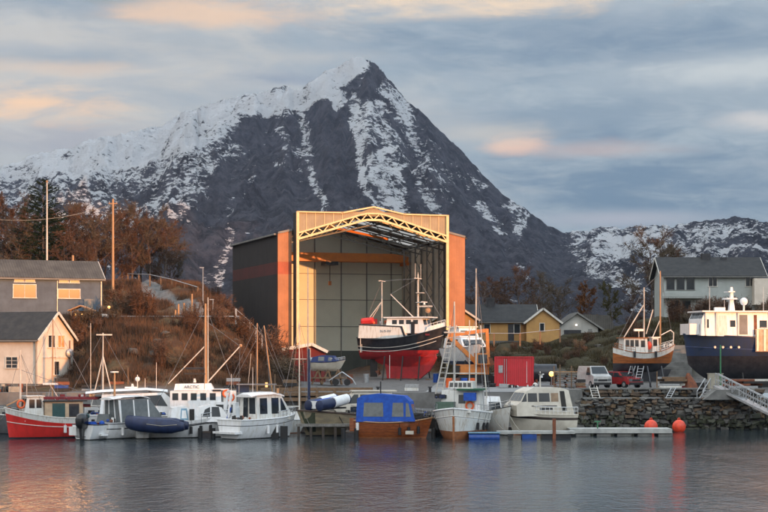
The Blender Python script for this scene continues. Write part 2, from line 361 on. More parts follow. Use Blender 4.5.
# ---- the shore: height by distance row and by bearing
T_px = [-3000, -200, 0, 65, 110, 150, 200, 235, 265, 290, 330, 465, 500, 550, 600, 650, 700, 768, 3800]
T = {146.5: [3]*19,
 152: [3.1,3.1,3.1,3.1,4.6,4.7,4.3,4.0,3.3,3.1,3.0,3.0,3.1,3.15,3.2,3.2,3.2,3.2,3.2],
 160: [3.3,3.3,3.3,4.0,8.2,8.6,8.2,7.0,4.6,3.3,3.2,3.2,3.3,3.3,3.3,3.3,3.3,3.3,3.3],
 165: [9.4,9.4,9.3,9.5,9.6,9.7,9.5,8.6,5.4,3.5,3.3,3.3,3.3,3.3,3.3,3.4,3.4,3.4,3.4],
 172: [9.9,9.9,9.9,9.9,10,10,9.7,9.0,6.0,3.6,3.4,3.4,4.2,4.6,4.8,5.2,5.2,5.2,5.2],
 185: [11,11,11,11,11.5,11.6,12.5,9.4,6.2,3.6,3.5,4.0,5.9,6.2,7.0,8.6,9,9,9],
 198: [13,13,13,13,14.4,14.6,14.2,9.8,6.2,3.8,3.5,6.9,7.2,7.3,8.4,10.0,10.4,10.4,10.4],
 215: [14,14,14,14,14.6,14.8,12,8,6,4,3.5,7.6,7.9,8.0,8.8,10.2,10.8,10.8,11],
 250: [15,15,15,15,15,14,10,7,6,4,4,8,9,9.3,9.6,10,10,10,12],
 320: [12,12,12,12,12,11,9,7,6,5,5,7,7,7,7,7,7,7,10],
 700: [8]*19, 1900: [6]*19}
_rows = sorted(T)
def land_z(x, y):
    y = max(146.5, min(1899.0, y)); px = x/y*F+384
    for i in range(len(_rows)-1):
        if _rows[i] <= y <= _rows[i+1]: break
    t = (y-_rows[i])/(_rows[i+1]-_rows[i]); t = t*t*(3-2*t) if y < 320 else t
    return float(np.interp(px, T_px, T[_rows[i]])*(1-t)+np.interp(px, T_px, T[_rows[i+1]])*t)
def soft(x, y):                                            # how much natural ground (not quay) there is here
    return max(0.0, min(1.0, (land_z(x, y)-3.6)/1.2))

def ground_mat():
    m = bpy.data.materials.new('heath and gravel'); m.use_nodes = True; N = m.node_tree.nodes; L = m.node_tree.links; b = N['Principled BSDF']
    b.inputs['Roughness'].default_value = .95; b.inputs['Specular IOR Level'].default_value = .15
    tc = N.new('ShaderNodeTexCoord')
    def nz(s, d=6):
        n = N.new('ShaderNodeTexNoise'); n.inputs['Scale'].default_value = s; n.inputs['Detail'].default_value = d; n.inputs['Roughness'].default_value = .65; L.new(tc.outputs['Object'], n.inputs['Vector']); return n.outputs['Fac']
    def ramp(v, *st):
        r = N.new('ShaderNodeValToRGB'); e = r.color_ramp.elements
        while len(e) < len(st): e.new(.5)
        for k, (p, c) in enumerate(st): e[k].position = p; e[k].color = (*c, 1)
        L.new(v, r.inputs[0]); return r.outputs[0]
    heath = ramp(nz(.35), (.30, (.04, .030, .020)), (.45, (.085, .045, .026)), (.55, (.13, .08, .042)), (.68, (.06, .055, .032)))
    grav = ramp(nz(1.6), (.3, (.10, .097, .095)), (.7, (.19, .185, .18)))
    gras = ramp(nz(.3), (.3, (.025, .025, .015)), (.5, (.05, .044, .024)), (.7, (.075, .052, .028)))
    def mix(f, a, c):
        n = N.new('ShaderNodeMix'); n.data_type = 'RGBA'; L.new(f, n.inputs[0]); L.new(a, n.inputs[6]); L.new(c, n.inputs[7]); return n.outputs[2]
    def at(nm):
        a = N.new('ShaderNodeAttribute'); a.attribute_name = nm; return a.outputs['Fac']
    c = mix(at('grass'), heath, gras); c = mix(at('quay'), c, grav); L.new(c, b.inputs['Base Color'])
    bp = N.new('ShaderNodeBump'); bp.inputs['Strength'].default_value = .8; bp.inputs['Distance'].default_value = .15; L.new(nz(3), bp.inputs['Height']); L.new(bp.outputs[0], b.inputs['Normal'])
    return m
def make_land():
    pxs = np.concatenate([np.linspace(-3000, -120, 40), np.arange(-115, 880, 3.0), np.linspace(890, 3800, 40)])
    ys = np.concatenate([np.arange(146.4, 222, 0.8), np.geomspace(224, 2100, 46)])
    X = np.zeros((len(ys), len(pxs))); Y = X.copy(); Z = X.copy(); Q = X.copy(); G = X.copy()
    for j, y in enumerate(ys):
        for i, p in enumerate(pxs):
            x = (p-384)/F*y; z = land_z(x, y); s = max(0, min(1, (z-3.6)/1.2))
            z += s*((float(vnoise(np.array(x*.9+50), np.array(y*.9)))-.5)*.7+(float(vnoise(np.array(x*.3+50), np.array(y*.3)))-.5)*.8)
            X[j, i] = x; Y[j, i] = y; Z[j, i] = z; Q[j, i] = (1-s) if p > 300 else min(1-s, max(0, (149-y)/1.5)); G[j, i] = 1 if p > 440 else 0
            # the road that winds up the left hill
            rc = np.interp(y, [168, 176, 184, 192, 200, 208], [165, 192, 178, 152, 150, 128])
            if 166 < y < 212 and abs(p-rc) < 15: Q[j, i] = max(Q[j, i], 1-max(0, abs(p-rc)-10)/5)
    struct(grid_mesh('ground', X, Y, Z, ground_mat(), {'quay': Q, 'grass': G}))
make_land()

# ---- sea
def water_mat():
    m = bpy.data.materials.new('sea water'); m.use_nodes = True; N = m.node_tree.nodes; L = m.node_tree.links; b = N['Principled BSDF']
    b.inputs['Base Color'].default_value = (.020, .032, .040, 1); b.inputs['Roughness'].default_value = .035; b.inputs['IOR'].default_value = 1.36
    tc = N.new('ShaderNodeTexCoord')
    def nz(sc, s, d, rot=0, dist=0.0):
        mp = N.new('ShaderNodeMapping'); mp.inputs['Scale'].default_value = sc; mp.inputs['Rotation'].default_value = (0, 0, R(rot)); L.new(tc.outputs['Object'], mp.inputs[0])
        n = N.new('ShaderNodeTexNoise'); n.inputs['Scale'].default_value = s; n.inputs['Detail'].default_value = d; n.inputs['Roughness'].default_value = .6; n.inputs['Distortion'].default_value = dist
        L.new(mp.outputs[0], n.inputs['Vector']); return n.outputs['Fac']
    def mth(op, a, c):
        n = N.new('ShaderNodeMath'); n.operation = op
        for i, v in enumerate((a, c)):
            if isinstance(v, (int, float)): n.inputs[i].default_value = v
            else: L.new(v, n.inputs[i])
        return n.outputs[0]
    sp = N.new('ShaderNodeSeparateXYZ'); L.new(tc.outputs['Object'], sp.inputs[0])
    calm = N.new('ShaderNodeMapRange'); calm.inputs[1].default_value = 134; calm.inputs[2].default_value = 100; calm.inputs[3].default_value = .35; calm.inputs[4].default_value = 1.0; L.new(sp.outputs[1], calm.inputs[0])
    patch = N.new('ShaderNodeMapRange'); patch.inputs[1].default_value = .35; patch.inputs[2].default_value = .65; patch.inputs[3].default_value = .45; patch.inputs[4].default_value = 1.35
    L.new(nz((.05, .02, 1), 1, 3), patch.inputs[0])
    h = mth('ADD', mth('MULTIPLY', nz((1, .55, 1), 1.7, 4, 8, .4), .8), mth('MULTIPLY', nz((1, .5, 1), 6.0, 3, -14, .3), .26))
    h = mth('ADD', h, mth('MULTIPLY', nz((.3, .12, 1), 1.0, 2, 4), .9))
    h = mth('MULTIPLY', h, mth('MULTIPLY', calm.outputs[0], patch.outputs[0]))
    bp = N.new('ShaderNodeBump'); bp.inputs['Strength'].default_value = 1; bp.inputs['Distance'].default_value = .135; L.new(h, bp.inputs['Height']); L.new(bp.outputs[0], b.inputs['Normal'])
    return m
wp = MB(); wp.add([(-900, -300, 0), (900, -300, 0), (900, 151, 0), (-900, 151, 0)], [(0, 1, 2, 3)])
struct(wp.build('sea_water', water_mat()))

# ---- the mountain
SIL = [(-400,215),(-200,190),(-60,172),(0,165),(18,162),(40,152),(70,148),(90,139),(110,136),(135,131),(150,126),(165,124),(180,113),(200,106),(222,101),(240,96),(262,91),(275,87),(285,86),(295,90),(303,89),(312,80),(325,71),(338,66),(350,60),(357,57),(364,58),(372,61),(380,66),(386,76),(396,87),(408,101),(425,115),(440,130),(455,144),(470,160),(490,181),(510,199),(530,213),(548,225),(560,231),(568,233),(580,231),(600,227),(615,228),(640,226),(656,225),(672,227),(690,222),(705,220),(725,218),(742,217),(755,220),(768,222),(840,231),(1000,245),(1250,270)]
RIDGES = [ # (px, py, distance, side slope)
 ([(-400,216,3900),(0,165,3800),(110,136,3700),(180,113,3650),(240,96,3600),(300,90,3550),(330,72,3500),(358,57,3450)], .52),
 ([(358,57,3450),(385,75,3400),(425,115,3330),(470,160,3200),(510,199,3080),(560,233,2950),(600,262,2800),(640,300,2600),(670,330,2300)], .80),
 ([(358,57,3450),(350,100,3220),(362,150,2960),(366,215,2560),(352,300,2100)], 1.05),
 ([(305,92,3480),(268,118,3220),(238,134,3080),(205,178,2760),(184,235,2450),(160,300,2100),(140,345,1800)], .95),
 ([(392,86,3400),(404,140,3080),(428,215,2650),(440,300,2200)], 1.0),
 ([(300,110,3350),(316,160,3000),(300,225,2560),(270,300,2150)], 1.1),
 ([(455,146,3240),(480,215,2800),(500,300,2300)], .95),
 ([(120,150,3500),(80,200,3000),(30,260,2500)], .45),
 ([(540,233,4500),(600,228,4400),(656,225,4300),(705,221,4200),(745,218,4100),(840,232,4000),(1250,275,3800)], .40),
 ([(705,221,4200),(690,262,3400),(660,300,2700)], .42),
 ([(620,229,4350),(612,262,3500),(600,300,2900)], .45),
]
SNOW = [ # strokes (x px, y px, radius, amount) where the face carries snow, on the mountain's own bearing and height
 ([(-80,185),(60,160),(150,133),(230,108),(300,96)],15,.98), ([(60,170),(150,150),(235,118)],17,.92), ([(-60,215),(60,195),(170,165),(215,150)],24,.60), ([(-40,245),(70,228),(150,215),(185,190)],22,.56),
 ([(308,90),(328,78),(346,66),(356,61)],11,1.0), ([(300,97),(320,90),(336,96),(334,106)],8,.85),
 ([(360,78),(356,95)],5,.2), ([(383,90),(393,100),(402,116)],10,.85), ([(350,100),(356,118),(368,140)],8,.8), ([(368,110),(385,132),(396,160),(400,190),(398,212)],12,.72), ([(405,122),(418,150),(428,180),(438,210)],9,.60), ([(378,160),(388,200),(410,222)],10,.72),
 ([(352,122),(360,150),(366,180),(374,210),(385,232)],5,.80), ([(298,112),(303,130),(312,165),(318,190),(330,215)],5,.70), ([(280,128),(290,150)],6,.52), ([(272,163),(284,170),(292,174)],3,.75), ([(300,150),(305,175)],6,.55),
 ([(232,195),(226,235),(222,280)],5,.36), ([(250,170),(246,200)],5,.38),
 ([(455,165),(470,182)],6,.66), ([(484,202),(498,222),(506,232)],5,.72), ([(524,222),(521,238)],4,.72), ([(476,170),(484,184)],6,.60), ([(440,170),(452,200)],7,.50), ([(505,206),(520,222)],5,.60),
 ([(430,145),(440,160)],7,.55), ([(515,272),(520,280)],4,.6),
 ([(575,236),(640,234),(700,232),(760,230),(900,245)],13,.52), ([(580,250),(680,250),(800,252)],14,.42), ([(600,236),(625,240),(660,228)],4,.9), ([(600,262),(640,258),(700,272)],14,.47), ([(640,252),(655,246)],4,.95), ([(620,275),(640,300)],14,.45), ([(600,245),(620,250)],5,.8)]
def mountain_mat():
    m = bpy.data.materials.new('rock and snow'); m.use_nodes = True; N = m.node_tree.nodes; L = m.node_tree.links; b = N['Principled BSDF']
    b.inputs['Roughness'].default_value = .9; b.inputs['Specular IOR Level'].default_value = .1
    tc = N.new('ShaderNodeTexCoord')
    def nz(s, d=8, sc=(1, 1, 1), rot=(0, 0, 0), r=.65):
        mp = N.new('ShaderNodeMapping'); mp.inputs['Scale'].default_value = sc; mp.inputs['Rotation'].default_value = rot; L.new(tc.outputs['Object'], mp.inputs[0])
        n = N.new('ShaderNodeTexNoise'); n.inputs['Scale'].default_value = s; n.inputs['Detail'].default_value = d; n.inputs['Roughness'].default_value = r; L.new(mp.outputs[0], n.inputs['Vector']); return n.outputs['Fac']
    def mth(op, a, c):
        n = N.new('ShaderNodeMath'); n.operation = op
        for i, v in enumerate((a, c)):
            if isinstance(v, (int, float)): n.inputs[i].default_value = v
            else: L.new(v, n.inputs[i])
        return n.outputs[0]
    at = N.new('ShaderNodeAttribute'); at.attribute_name = 'snow'
    r = N.new('ShaderNodeValToRGB'); e = r.color_ramp.elements
    e[0].position = .44; e[0].color = (.004, .006, .011, 1); e[1].position = .57; e[1].color = (.085, .088, .112, 1)
    L.new(mth('ADD', mth('MULTIPLY', nz(.075, 8, (.8, .8, .5), (0, R(20), 0), .75), .6), mth('MULTIPLY', nz(.016, 8, (1, 1, .6), (0, R(-30), 0), .7), .4)), r.inputs[0])
    # low slopes: brown birch scrub
    sp = N.new('ShaderNodeSeparateXYZ'); L.new(tc.outputs['Object'], sp.inputs[0])
    lowf = N.new('ShaderNodeMapRange'); lowf.inputs[1].default_value = 190; lowf.inputs[2].default_value = 60; L.new(mth('ADD', sp.outputs[2], mth('MULTIPLY', nz(.02, 5), 90)), lowf.inputs[0])
    scr = N.new('ShaderNodeMix'); scr.data_type = 'RGBA'; L.new(mth('MULTIPLY', lowf.outputs[0], .7), scr.inputs[0]); L.new(r.outputs[0], scr.inputs[6]); scr.inputs[7].default_value = (.028, .023, .022, 1)
    g = N.new('ShaderNodeNewGeometry'); gs = N.new('ShaderNodeSeparateXYZ'); L.new(g.outputs['Normal'], gs.inputs[0])
    n1 = nz(.17, 8, (.6, .6, 1.25), (0, R(24), 0), .72); n2 = nz(.014, 6); n3 = nz(.05, 9, (.8, .8, 2.2), (0, R(-28), 0), .75)
    v = mth('ADD', at.outputs['Fac'], mth('MULTIPLY', mth('SUBTRACT', n1, .5), 2.3))
    v = mth('ADD', v, mth('MULTIPLY', mth('SUBTRACT', n3, .5), 2.2))
    v = mth('ADD', v, mth('MULTIPLY', mth('SUBTRACT', n2, .5), .6))
    v = mth('ADD', v, mth('MULTIPLY', mth('SUBTRACT', gs.outputs[2], .62), .55))
    mr = N.new('ShaderNodeMapRange'); mr.interpolation_type = 'SMOOTHSTEP'; mr.inputs[1].default_value = .50; mr.inputs[2].default_value = .74; L.new(v, mr.inputs[0])
    mx = N.new('ShaderNodeMix'); mx.data_type = 'RGBA'; L.new(mr.outputs[0], mx.inputs[0]); L.new(scr.outputs[2], mx.inputs[6]); mx.inputs[7].default_value = (.88, .90, .93, 1); L.new(mx.outputs[2], b.inputs['Base Color'])
    bp = N.new('ShaderNodeBump'); bp.inputs['Strength'].default_value = 1; bp.inputs['Distance'].default_value = 34; L.new(mth('ADD', nz(.03, 10, (1, 1, .7), r=.75), mth('MULTIPLY', n3, .5)), bp.inputs['Height'])
    bp2 = bp; L.new(bp2.outputs[0], b.inputs['Normal'])
    return m
def make_mountain():
    pxs = np.arange(-400, 1250, 2.2); D = np.concatenate([np.linspace(1500, 3000, 190), np.linspace(3006, 3700, 130), np.linspace(3710, 4700, 90)])
    U, Y = np.meshgrid(pxs, D); X = (U-384)/F*Y
    wx = X+(fbm(X/260, Y/260, 4)-.5)*260; wy = Y+(fbm(X/260+40, Y/260+9, 4)-.5)*260
    wx2 = wx+(fbm(X/60, Y/60, 3)-.5)*70; wy2 = wy+(fbm(X/60+8, Y/60+3, 3)-.5)*70
    H = np.full(X.shape, -50.0)
    for pts, slope in RIDGES:
        W3 = [((px-384)/F*d, d, CH+(HY-py)/F*d) for px, py, d in pts]
        for (ax, ay, az_), (bx, by, bz) in zip(W3, W3[1:]):
            dx, dy = bx-ax, by-ay; t = np.clip(((wx2-ax)*dx+(wy2-ay)*dy)/(dx*dx+dy*dy), 0, 1)
            dist = np.hypot(wx2-ax-t*dx, wy2-ay-t*dy)
            H = np.maximum(H, az_+t*(bz-az_)-slope*dist*(1-.00022*np.minimum(dist, 1200)))
    H = np.maximum(H, 6+(fbm(X/200, Y/200, 4))*40-.0*Y)
    amp = np.clip(H/160, .08, 1); GUL = fbm(wx2/62+3, wy2/420, 5, True, .55)
    H = H+amp*((fbm(wx/190, Y/260, 6, True, .55)-.62)*120+(GUL-.6)*60)
    fade = np.clip((Y-1500)/250, 0, 1); H = 5+(H-5)*fade*fade*(3-2*fade)
    # keep the skyline where it stands
    ang = (H-CH)/Y; mx = ang.max(0); tgt = np.interp(pxs, [p for p, _ in SIL], [(HY-q)/F for _, q in SIL])
    jit = (fbm(pxs/7.0, pxs*0+2.5, 5, False, .65)-.5)*(7.0+0*pxs)/F
    k = (tgt+jit)/mx; H = CH+(H-CH)*np.clip(k, .3, 3)[None, :]
    PY = HY-(H-CH)/Y*F
    S = np.full(X.shape, -.02)
    uu = U+(fbm(X/90, H/60+Y/400, 4)-.5)*26; vv = PY+(fbm(X/90+31, H/60+Y/300, 4)-.5)*16
    for pts, r, a in SNOW:
        for (ax, ay), (bx, by) in zip(pts, pts[1:]):
            dx, dy = bx-ax, by-ay; t = np.clip(((uu-ax)*dx+(vv-ay)*dy)/(dx*dx+dy*dy+1e-6), 0, 1)
            d = np.hypot(uu-ax-t*dx, vv-ay-t*dy)/r
            w = np.clip((1.3-d)/.75, 0, 1); w = w*w*(3-2*w); S = np.maximum(S, -.02+(a+.02)*w)
    S = S+np.where(S > .0, .9, .45)*(.62-GUL)
    # steep dark face below the left shoulder stays bare
    struct(grid_mesh('mountain', X, Y, H, mountain_mat(), {'snow': S}))
make_mountain()

# ---- unseen land added outside the frame, shaped to shade the harbour and the mountain
SH = (math.sin(R(SUN_AZ)), -math.cos(R(SUN_AZ))); EH = (math.cos(R(SUN_AZ)), math.sin(R(SUN_AZ)))
def pq(p, q): return (p*EH[0]+q*SH[0], p*EH[1]+q*SH[1])
SHADE = [(-260,20),(0,29),(40,28.5),(55,27.0),(76,27.0),(84,29.5),(96,32.0),(110,32.0),(116,30.0),(121,28.2),(130,27.6),(133,34),(136,40),(146,44),(170,48),(200,55),(260,62),(420,60)]
def make_shade_land():
    m = mat('shade hill heath', (.05, .045, .035), .95, col2=(.09, .07, .05), scale=.05)
    ps = np.arange(-260, 420, 2.0); qs = np.array([150, 158, 172, 200, 260, 340.0]); hs = np.array([1.0, 1.0, .96, .8, .4, 0])
    qs = np.concatenate([[128, 140], qs]); hs = np.concatenate([[0, .62], hs])
    X = np.zeros((len(qs), len(ps))); Y = X.copy(); Z = X.copy()
    hp = np.interp(ps, [a for a, _ in SHADE], [b for _, b in SHADE])+(fbm(ps/6.0, ps*0, 4)-.5)*1.6
    for j, q in enumerate(qs):
        for i, p in enumerate(ps): X[j, i], Y[j, i] = pq(p, q); Z[j, i] = hp[i]*hs[j]-.5
    struct(grid_mesh('shade_hill', X, Y, Z, m))
    ps = np.arange(1290, 3700, 40.0); qs = np.array([-900, -800, -700, -600, -450.]); hs = [0, .7, 1, .7, 0]
    X = np.zeros((5, len(ps))); Y = X.copy(); Z = X.copy(); hp = np.interp(ps, [900, 1150, 1400, 2200, 2600, 3700], [300, 560, 640, 860, 800, 620])+(fbm(ps/200, ps*0, 3)-.5)*60
    for j, q in enumerate(qs):
        for i, p in enumerate(ps): X[j, i], Y[j, i] = pq(p, q); Z[j, i] = hp[i]*hs[j]
    struct(grid_mesh('shade_ridge', X, Y, Z, mat('shade ridge rock', (.07, .065, .07), .95, scale=.01)))
make_shade_land()

# ---- evening air
def make_haze():
    hz = MB().box(-2600, 3600, -420, 4800, -1.5, 960).build('haze', bpy.data.materials.new('evening air'))
    m = hz.data.materials[0]; m.use_nodes = True; N = m.node_tree.nodes; L = m.node_tree.links
    for n in list(N): N.remove(n)
    o = N.new('ShaderNodeOutputMaterial'); v = N.new('ShaderNodeVolumePrincipled'); v.inputs['Color'].default_value = (.50, .68, 1.0, 1); v.inputs['Density'].default_value = .000035; v.inputs['Anisotropy'].default_value = 0.0
    L.new(v.outputs[0], o.inputs['Volume']); struct(hz, 'stuff')
make_haze()

# ================================================================== HANGAR
HT = 18.0
M_skylt = bpy.data.materials.new('added translucent sheet'); M_skylt.use_nodes = True
_n = M_skylt.node_tree; _t = _n.nodes.new('ShaderNodeBsdfTranslucent'); _t.inputs[0].default_value = (.30, .31, .30, 1); _n.links.new(_t.outputs[0], _n.nodes['Material Output'].inputs[0]); _n.nodes.remove(_n.nodes['Principled BSDF'])
hangar = thing('shipyard_hangar', 'tall open fronted boat hangar with yellow truss over its mouth and orange flanking panels', 'hangar', (-9.41, 185, 0), HT)
def make_hangar():
    g = hangar; Wd = 17.35; d = 1.3; x0, x1 = -1.87, 19.95; L = 21.6; eave = 19.45; ridge = 22.0; xm = (x0+x1)/2; zb = 2.6
    # outer walls (with the red band as its own sheet course)
    def wall(name, a, b, z0, z1, mats, parent=g, th=.18, bands=(15.0, 16.35)):
        mb = MB(); zs = [z0, bands[0], bands[1], z1]
        for i in range(3): mb.bar((a[0], a[1], (zs[i]+zs[i+1])/2), (b[0], b[1], (zs[i]+zs[i+1])/2), th, zs[i+1]-zs[i], 1 if i == 1 else 0)
        return mb.build(name, mats, parent)
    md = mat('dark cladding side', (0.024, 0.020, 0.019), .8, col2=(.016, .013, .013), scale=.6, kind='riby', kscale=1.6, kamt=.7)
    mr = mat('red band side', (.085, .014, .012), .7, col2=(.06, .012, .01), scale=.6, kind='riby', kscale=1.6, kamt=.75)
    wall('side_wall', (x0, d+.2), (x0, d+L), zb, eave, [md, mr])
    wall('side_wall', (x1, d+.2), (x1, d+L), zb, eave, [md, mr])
    # front panels each side of the mouth, tops follow the gable
    def gz(x): return eave+(ridge-eave)*(1-abs(x-xm)/((x1-x0)/2))
    for a, b in ((x0, -.32), (Wd+.12, x1)):
        mb = MB(); zs = [zb, 15.0, 16.35]
        mb.box(a, b, d, d+.2, zb, 15.0, 0); mb.box(a, b, d, d+.2, 15.0, 16.35, 1)
        mb.prism([(a, 16.35), (b, 16.35), (b, gz(b)), (a, gz(a))], d, d+.2, 0)
        fp = mb.build('front_panel', [M_clad_or, M_clad_or2 if a < 0 else M_clad_or], g)
        t = MB(); t.bar((a, d-.06, gz(a)+.05), (b, d-.06, gz(b)+.05), .14, .22); t.build('verge_trim', M_innerd, fp)
    # roof
    mb = MB()
    mb.loft([[(x0-.3, y, eave-.02), (xm, y, ridge), (x1+.3, y, eave-.02), (x1+.3, y, eave-.22), (xm, y, ridge-.22), (x0-.3, y, eave-.22)] for y in (d+.21, 8.0)])
    for ya, yb in ((12.5, 14.5), (20.0, d+L+.2)):
        mb.loft([[(x0-.3, y, eave-.02), (xm, y, ridge), (x1+.3, y, eave-.02), (x1+.3, y, eave-.22), (xm, y, ridge-.22), (x0-.3, y, eave-.22)] for y in (ya, yb)])
    ro_ = mb.build('roof', M_roofg, g)
    for ya, yb in ((8.0, 12.5), (14.5, 20.0)):                # rows of translucent sheet, added to brighten the inside with daylight
        for xa, xb, za, zb2 in ((x0-.3, xm, eave-.1, ridge-.1), (xm, x1+.3, ridge-.1, eave-.1)):
            MB().add([(xa, ya, za), (xb, ya, zb2), (xb, yb, zb2), (xa, yb, za)], [(0, 1, 2, 3)]).build('added_roof_light', M_skylt, ro_)
    g1 = MB(); g1.bar((x0-.35, d, eave-.1), (x0-.35, d+L, eave-.1), .18, .18); g1.build('gutter', M_innerd, g)
    # back wall with its panel grid
    y = d+L
    bw = MB(); bw.box(x0+.1, x1-.1, y-.15, y, 6.6, eave, 0); bw.prism([(x0+.1, eave), (x1-.1, eave), (xm, ridge-.3)], y-.15, y, 0)
    bw = bw.build('back_wall', M_inner, g)
    lw = MB(); lw.box(x0+.1, x1-.1, y-.13, y, zb, 6.6); lw.build('lower_back_wall', mat('dark green grey panel', (.10, .115, .10), .7, scale=.5), g)
    for x in (5.2, 8.3, 11.7, 15.0, 18.2): MB().box(x-.05, x+.05, y-.30, y-.16, zb, gz(x)-.4).build('wall_post', M_innerd, g)
    for z in (9.6, 12.9, 16.1): MB().box(x0+.2, x1-.2, y-.21, y-.155, z-.035, z+.035).build('wall_rail', M_innerd, g)
    # right inner wall: sheet plus lattice columns
    iw = MB().box(x1-.35, x1-.2, d+.4, y-.3, zb, eave-.3).build('inner_side_wall', M_innerw, g)
    iw2 = MB().box(x0+.2, x0+.35, d+.4, y-.3, zb, eave-.3).build('inner_side_wall', M_inner, g)
    for xx, sg in ((x1-.5, -1), (x0+.5, 1)):
        for yy in (d+1.0, d+5.2, d+9.4, d+13.6, d+17.8):
            c = MB(); a = .75
            for o in (0, a): c.bar((xx+sg*o, yy, zb), (xx+sg*o, yy, eave-.5), .16)
            for k in range(12):
                z0 = zb+k*1.36; c.bar((xx+(sg*a if k % 2 else 0), yy, z0), (xx+(0 if k % 2 else sg*a), yy, z0+1.36), .07)
            c.build('lattice_column', M_innerd, g)
    # roof trusses and purlins inside
    for yy in (d+1.0, d+5.2, d+9.4, d+13.6, d+17.8):
        c = MB(); n = 14; top = []; bot = []
        for k in range(n+1):
            x = x0+.5+(x1-x0-1)*k/n; top.append((x, yy, gz(x)-.35)); bot.append((x, yy, gz(x)-1.35))
        for k in range(n):
            c.bar(top[k], top[k+1], .14); c.bar(bot[k], bot[k+1], .14); c.bar(bot[k] if k % 2 else top[k], top[k+1] if k % 2 else bot[k+1], .07)
        c.build('roof_truss', M_innerd, g)
    for k in range(9):
        x = x0+1+(x1-x0-2)*k/8; MB().bar((x, d+.4, gz(x)-.3), (x, y-.3, gz(x)-.3), .1, .16).build('purlin', M_innerd, g)
    MB().box(x0, x1, -2.5, y, 2.75, 3.42).build('floor_slab', M_grate, g)
    # projecting portal
    top = 21.75; pk = 22.5
    for xx in (0, Wd):
        s = 1 if xx else -1
        pw = MB().box(min(xx, xx+s*.14), max(xx, xx+s*.14), .1, d-.02, zb, top-.05).build('portal_side_wall', M_clad_dark, g)
        MB().box(xx-.13+(.0 if s < 0 else -.02), xx+.15, -.12, .1, zb, top+.02).build('portal_post', M_truss, g)
    ax = [0, 8.675, Wd]
    def up(x): return 19.43+(21.75-19.43)*min(1, (1-abs(x-8.675)/8.675)*1.12)
    def lowc(x): return 18.78+(21.05-18.78)*min(1, (1-abs(x-8.675)/8.675)*1.12)
    tr = MB(); n = 24; xs = [Wd*k/n for k in range(n+1)]
    for k in range(n):
        a, b = xs[k], xs[k+1]
        tr.bar((a, -.02, up(a)), (b, -.02, up(b)), .22, .17); tr.bar((a, -.02, lowc(a)), (b, -.02, lowc(b)), .26, .22)
        p, q = ((a, lowc(a)), (b, up(b))) if k % 2 == 0 else ((a, up(a)), (b, lowc(b)))
        tr.bar((p[0], -.02, p[1]), (q[0], -.02, q[1]), .11)
    tr.build('portal_truss', M_truss, g)
    # second chord of the box truss, set back
    tr = MB()
    for k in range(n):
        a, b = xs[k], xs[k+1]; tr.bar((a, 1.1, lowc(a)), (b, 1.1, lowc(b)), .2, .16)
        if k % 2: tr.bar((a, 0, lowc(a)-.03), (a, 1.1, lowc(a)-.03), .1)
    tr.build('rear_chord', M_truss, g)
    # sheeted fascia above the truss, framed at the top, with the low peak in the middle
    f = MB()
    f.add([(0, .12, up(0)), (6.9, .12, top-.03), (0, .12, top)], [(0, 1, 2)]); f.add([(Wd, .12, up(0)), (Wd, .12, top), (Wd-6.9, .12, top-.03)], [(0, 1, 2)])
    v = []
    for (a, b, c_) in (((0, up(0)), (7.2, top-.02), (0, top)), ((Wd, up(0)), (Wd, top), (Wd-7.2, top-.02))): pass
    f = MB()
    f.prism([(.02, up(0)), (7.3, up(7.3)), (7.3, top+.2), (.02, top)], .10, .16)
    f.prism([(Wd-7.3, up(7.3)), (Wd-.02, up(0)), (Wd-.02, top), (Wd-7.3, top+.2)], .10, .16)
    f.prism([(7.3, top-.3), (Wd-7.3, top-.3), (Wd-7.3, top+.2), (8.675, pk-.06), (7.3, top+.2)], .10, .16)
    f.build('fascia_sheet', M_fascia, g)
    s = MB()
    for k in range(1, 17):
        x = k*Wd/17
        if abs(x-8.675) > 2.6: s.box(x-.025, x+.025, .04, .098, up(x)+.08, top-.03)
    s.build('fascia_stiffener', M_truss, g)
    e = MB(); e.bar((-.1, -.02, top), (5.2, -.02, top+.02), .2, .13); e.bar((Wd-5.2, -.02, top+.02), (Wd+.15, -.02, top), .2, .13)
    e.bar((4.9, -.02, top-.02), (8.675, -.02, pk), .2, .15); e.bar((8.675, -.02, pk), (Wd-4.9, -.02, top-.02), .2, .15); e.build('top_edge', M_truss, g)
    r = MB(); r.box(0, Wd, .17, d+.1, top-.2, top-.06); r.build('portal_roof', M_roofg, g)
    lt = MB(); lt.bar((2.6, 1.8, 20.6), (12.5, 6.5, 19.4), .12, .25); lt.build('cable_tray', M_crane, g)
make_hangar()
crane = thing('overhead_crane', 'orange overhead travelling crane spanning the inside of the big hangar', 'crane', (-9.41, 185, 0), HT)
def make_crane():
    y = 20.3; z = 18.0
    c = MB(); c.prism([(-.9, z-.5), (19.9, z-.5), (19.9, z+.25), (17.5, z+.55), (1.7, z+.55), (-.9, z+.25)], y-.22, y+.22); c.build('girder', M_crane, crane)
    c = MB(); c.box(-.9, 19.9, y+1.3, y+1.55, z-.5, z+.3); c.build('girder', M_crane, crane)
    for x in (-.7, 19.6): MB().box(x-.25, x+.25, y-1.2, y+2.6, z-.85, z-.5).build('end_carriage', M_crane, crane)
    h = MB(); h.box(8.9, 10.5, y-.45, y+1.7, z-.95, z-.52); h.tube((9.7, y+.5, z-.95), (9.7, y+.5, z-2.9), .05); h.build('hoist', M_black, crane)
    h = MB(); h.box(9.55, 9.85, y+.35, y+.65, z-3.4, z-2.9); h.build('hook', M_crane, crane)
    h = MB(); h.box(-.6, 4.4, y-.75, y-.5, z-.05, z+.32); h.build('walkway', M_crane, crane)
make_crane()

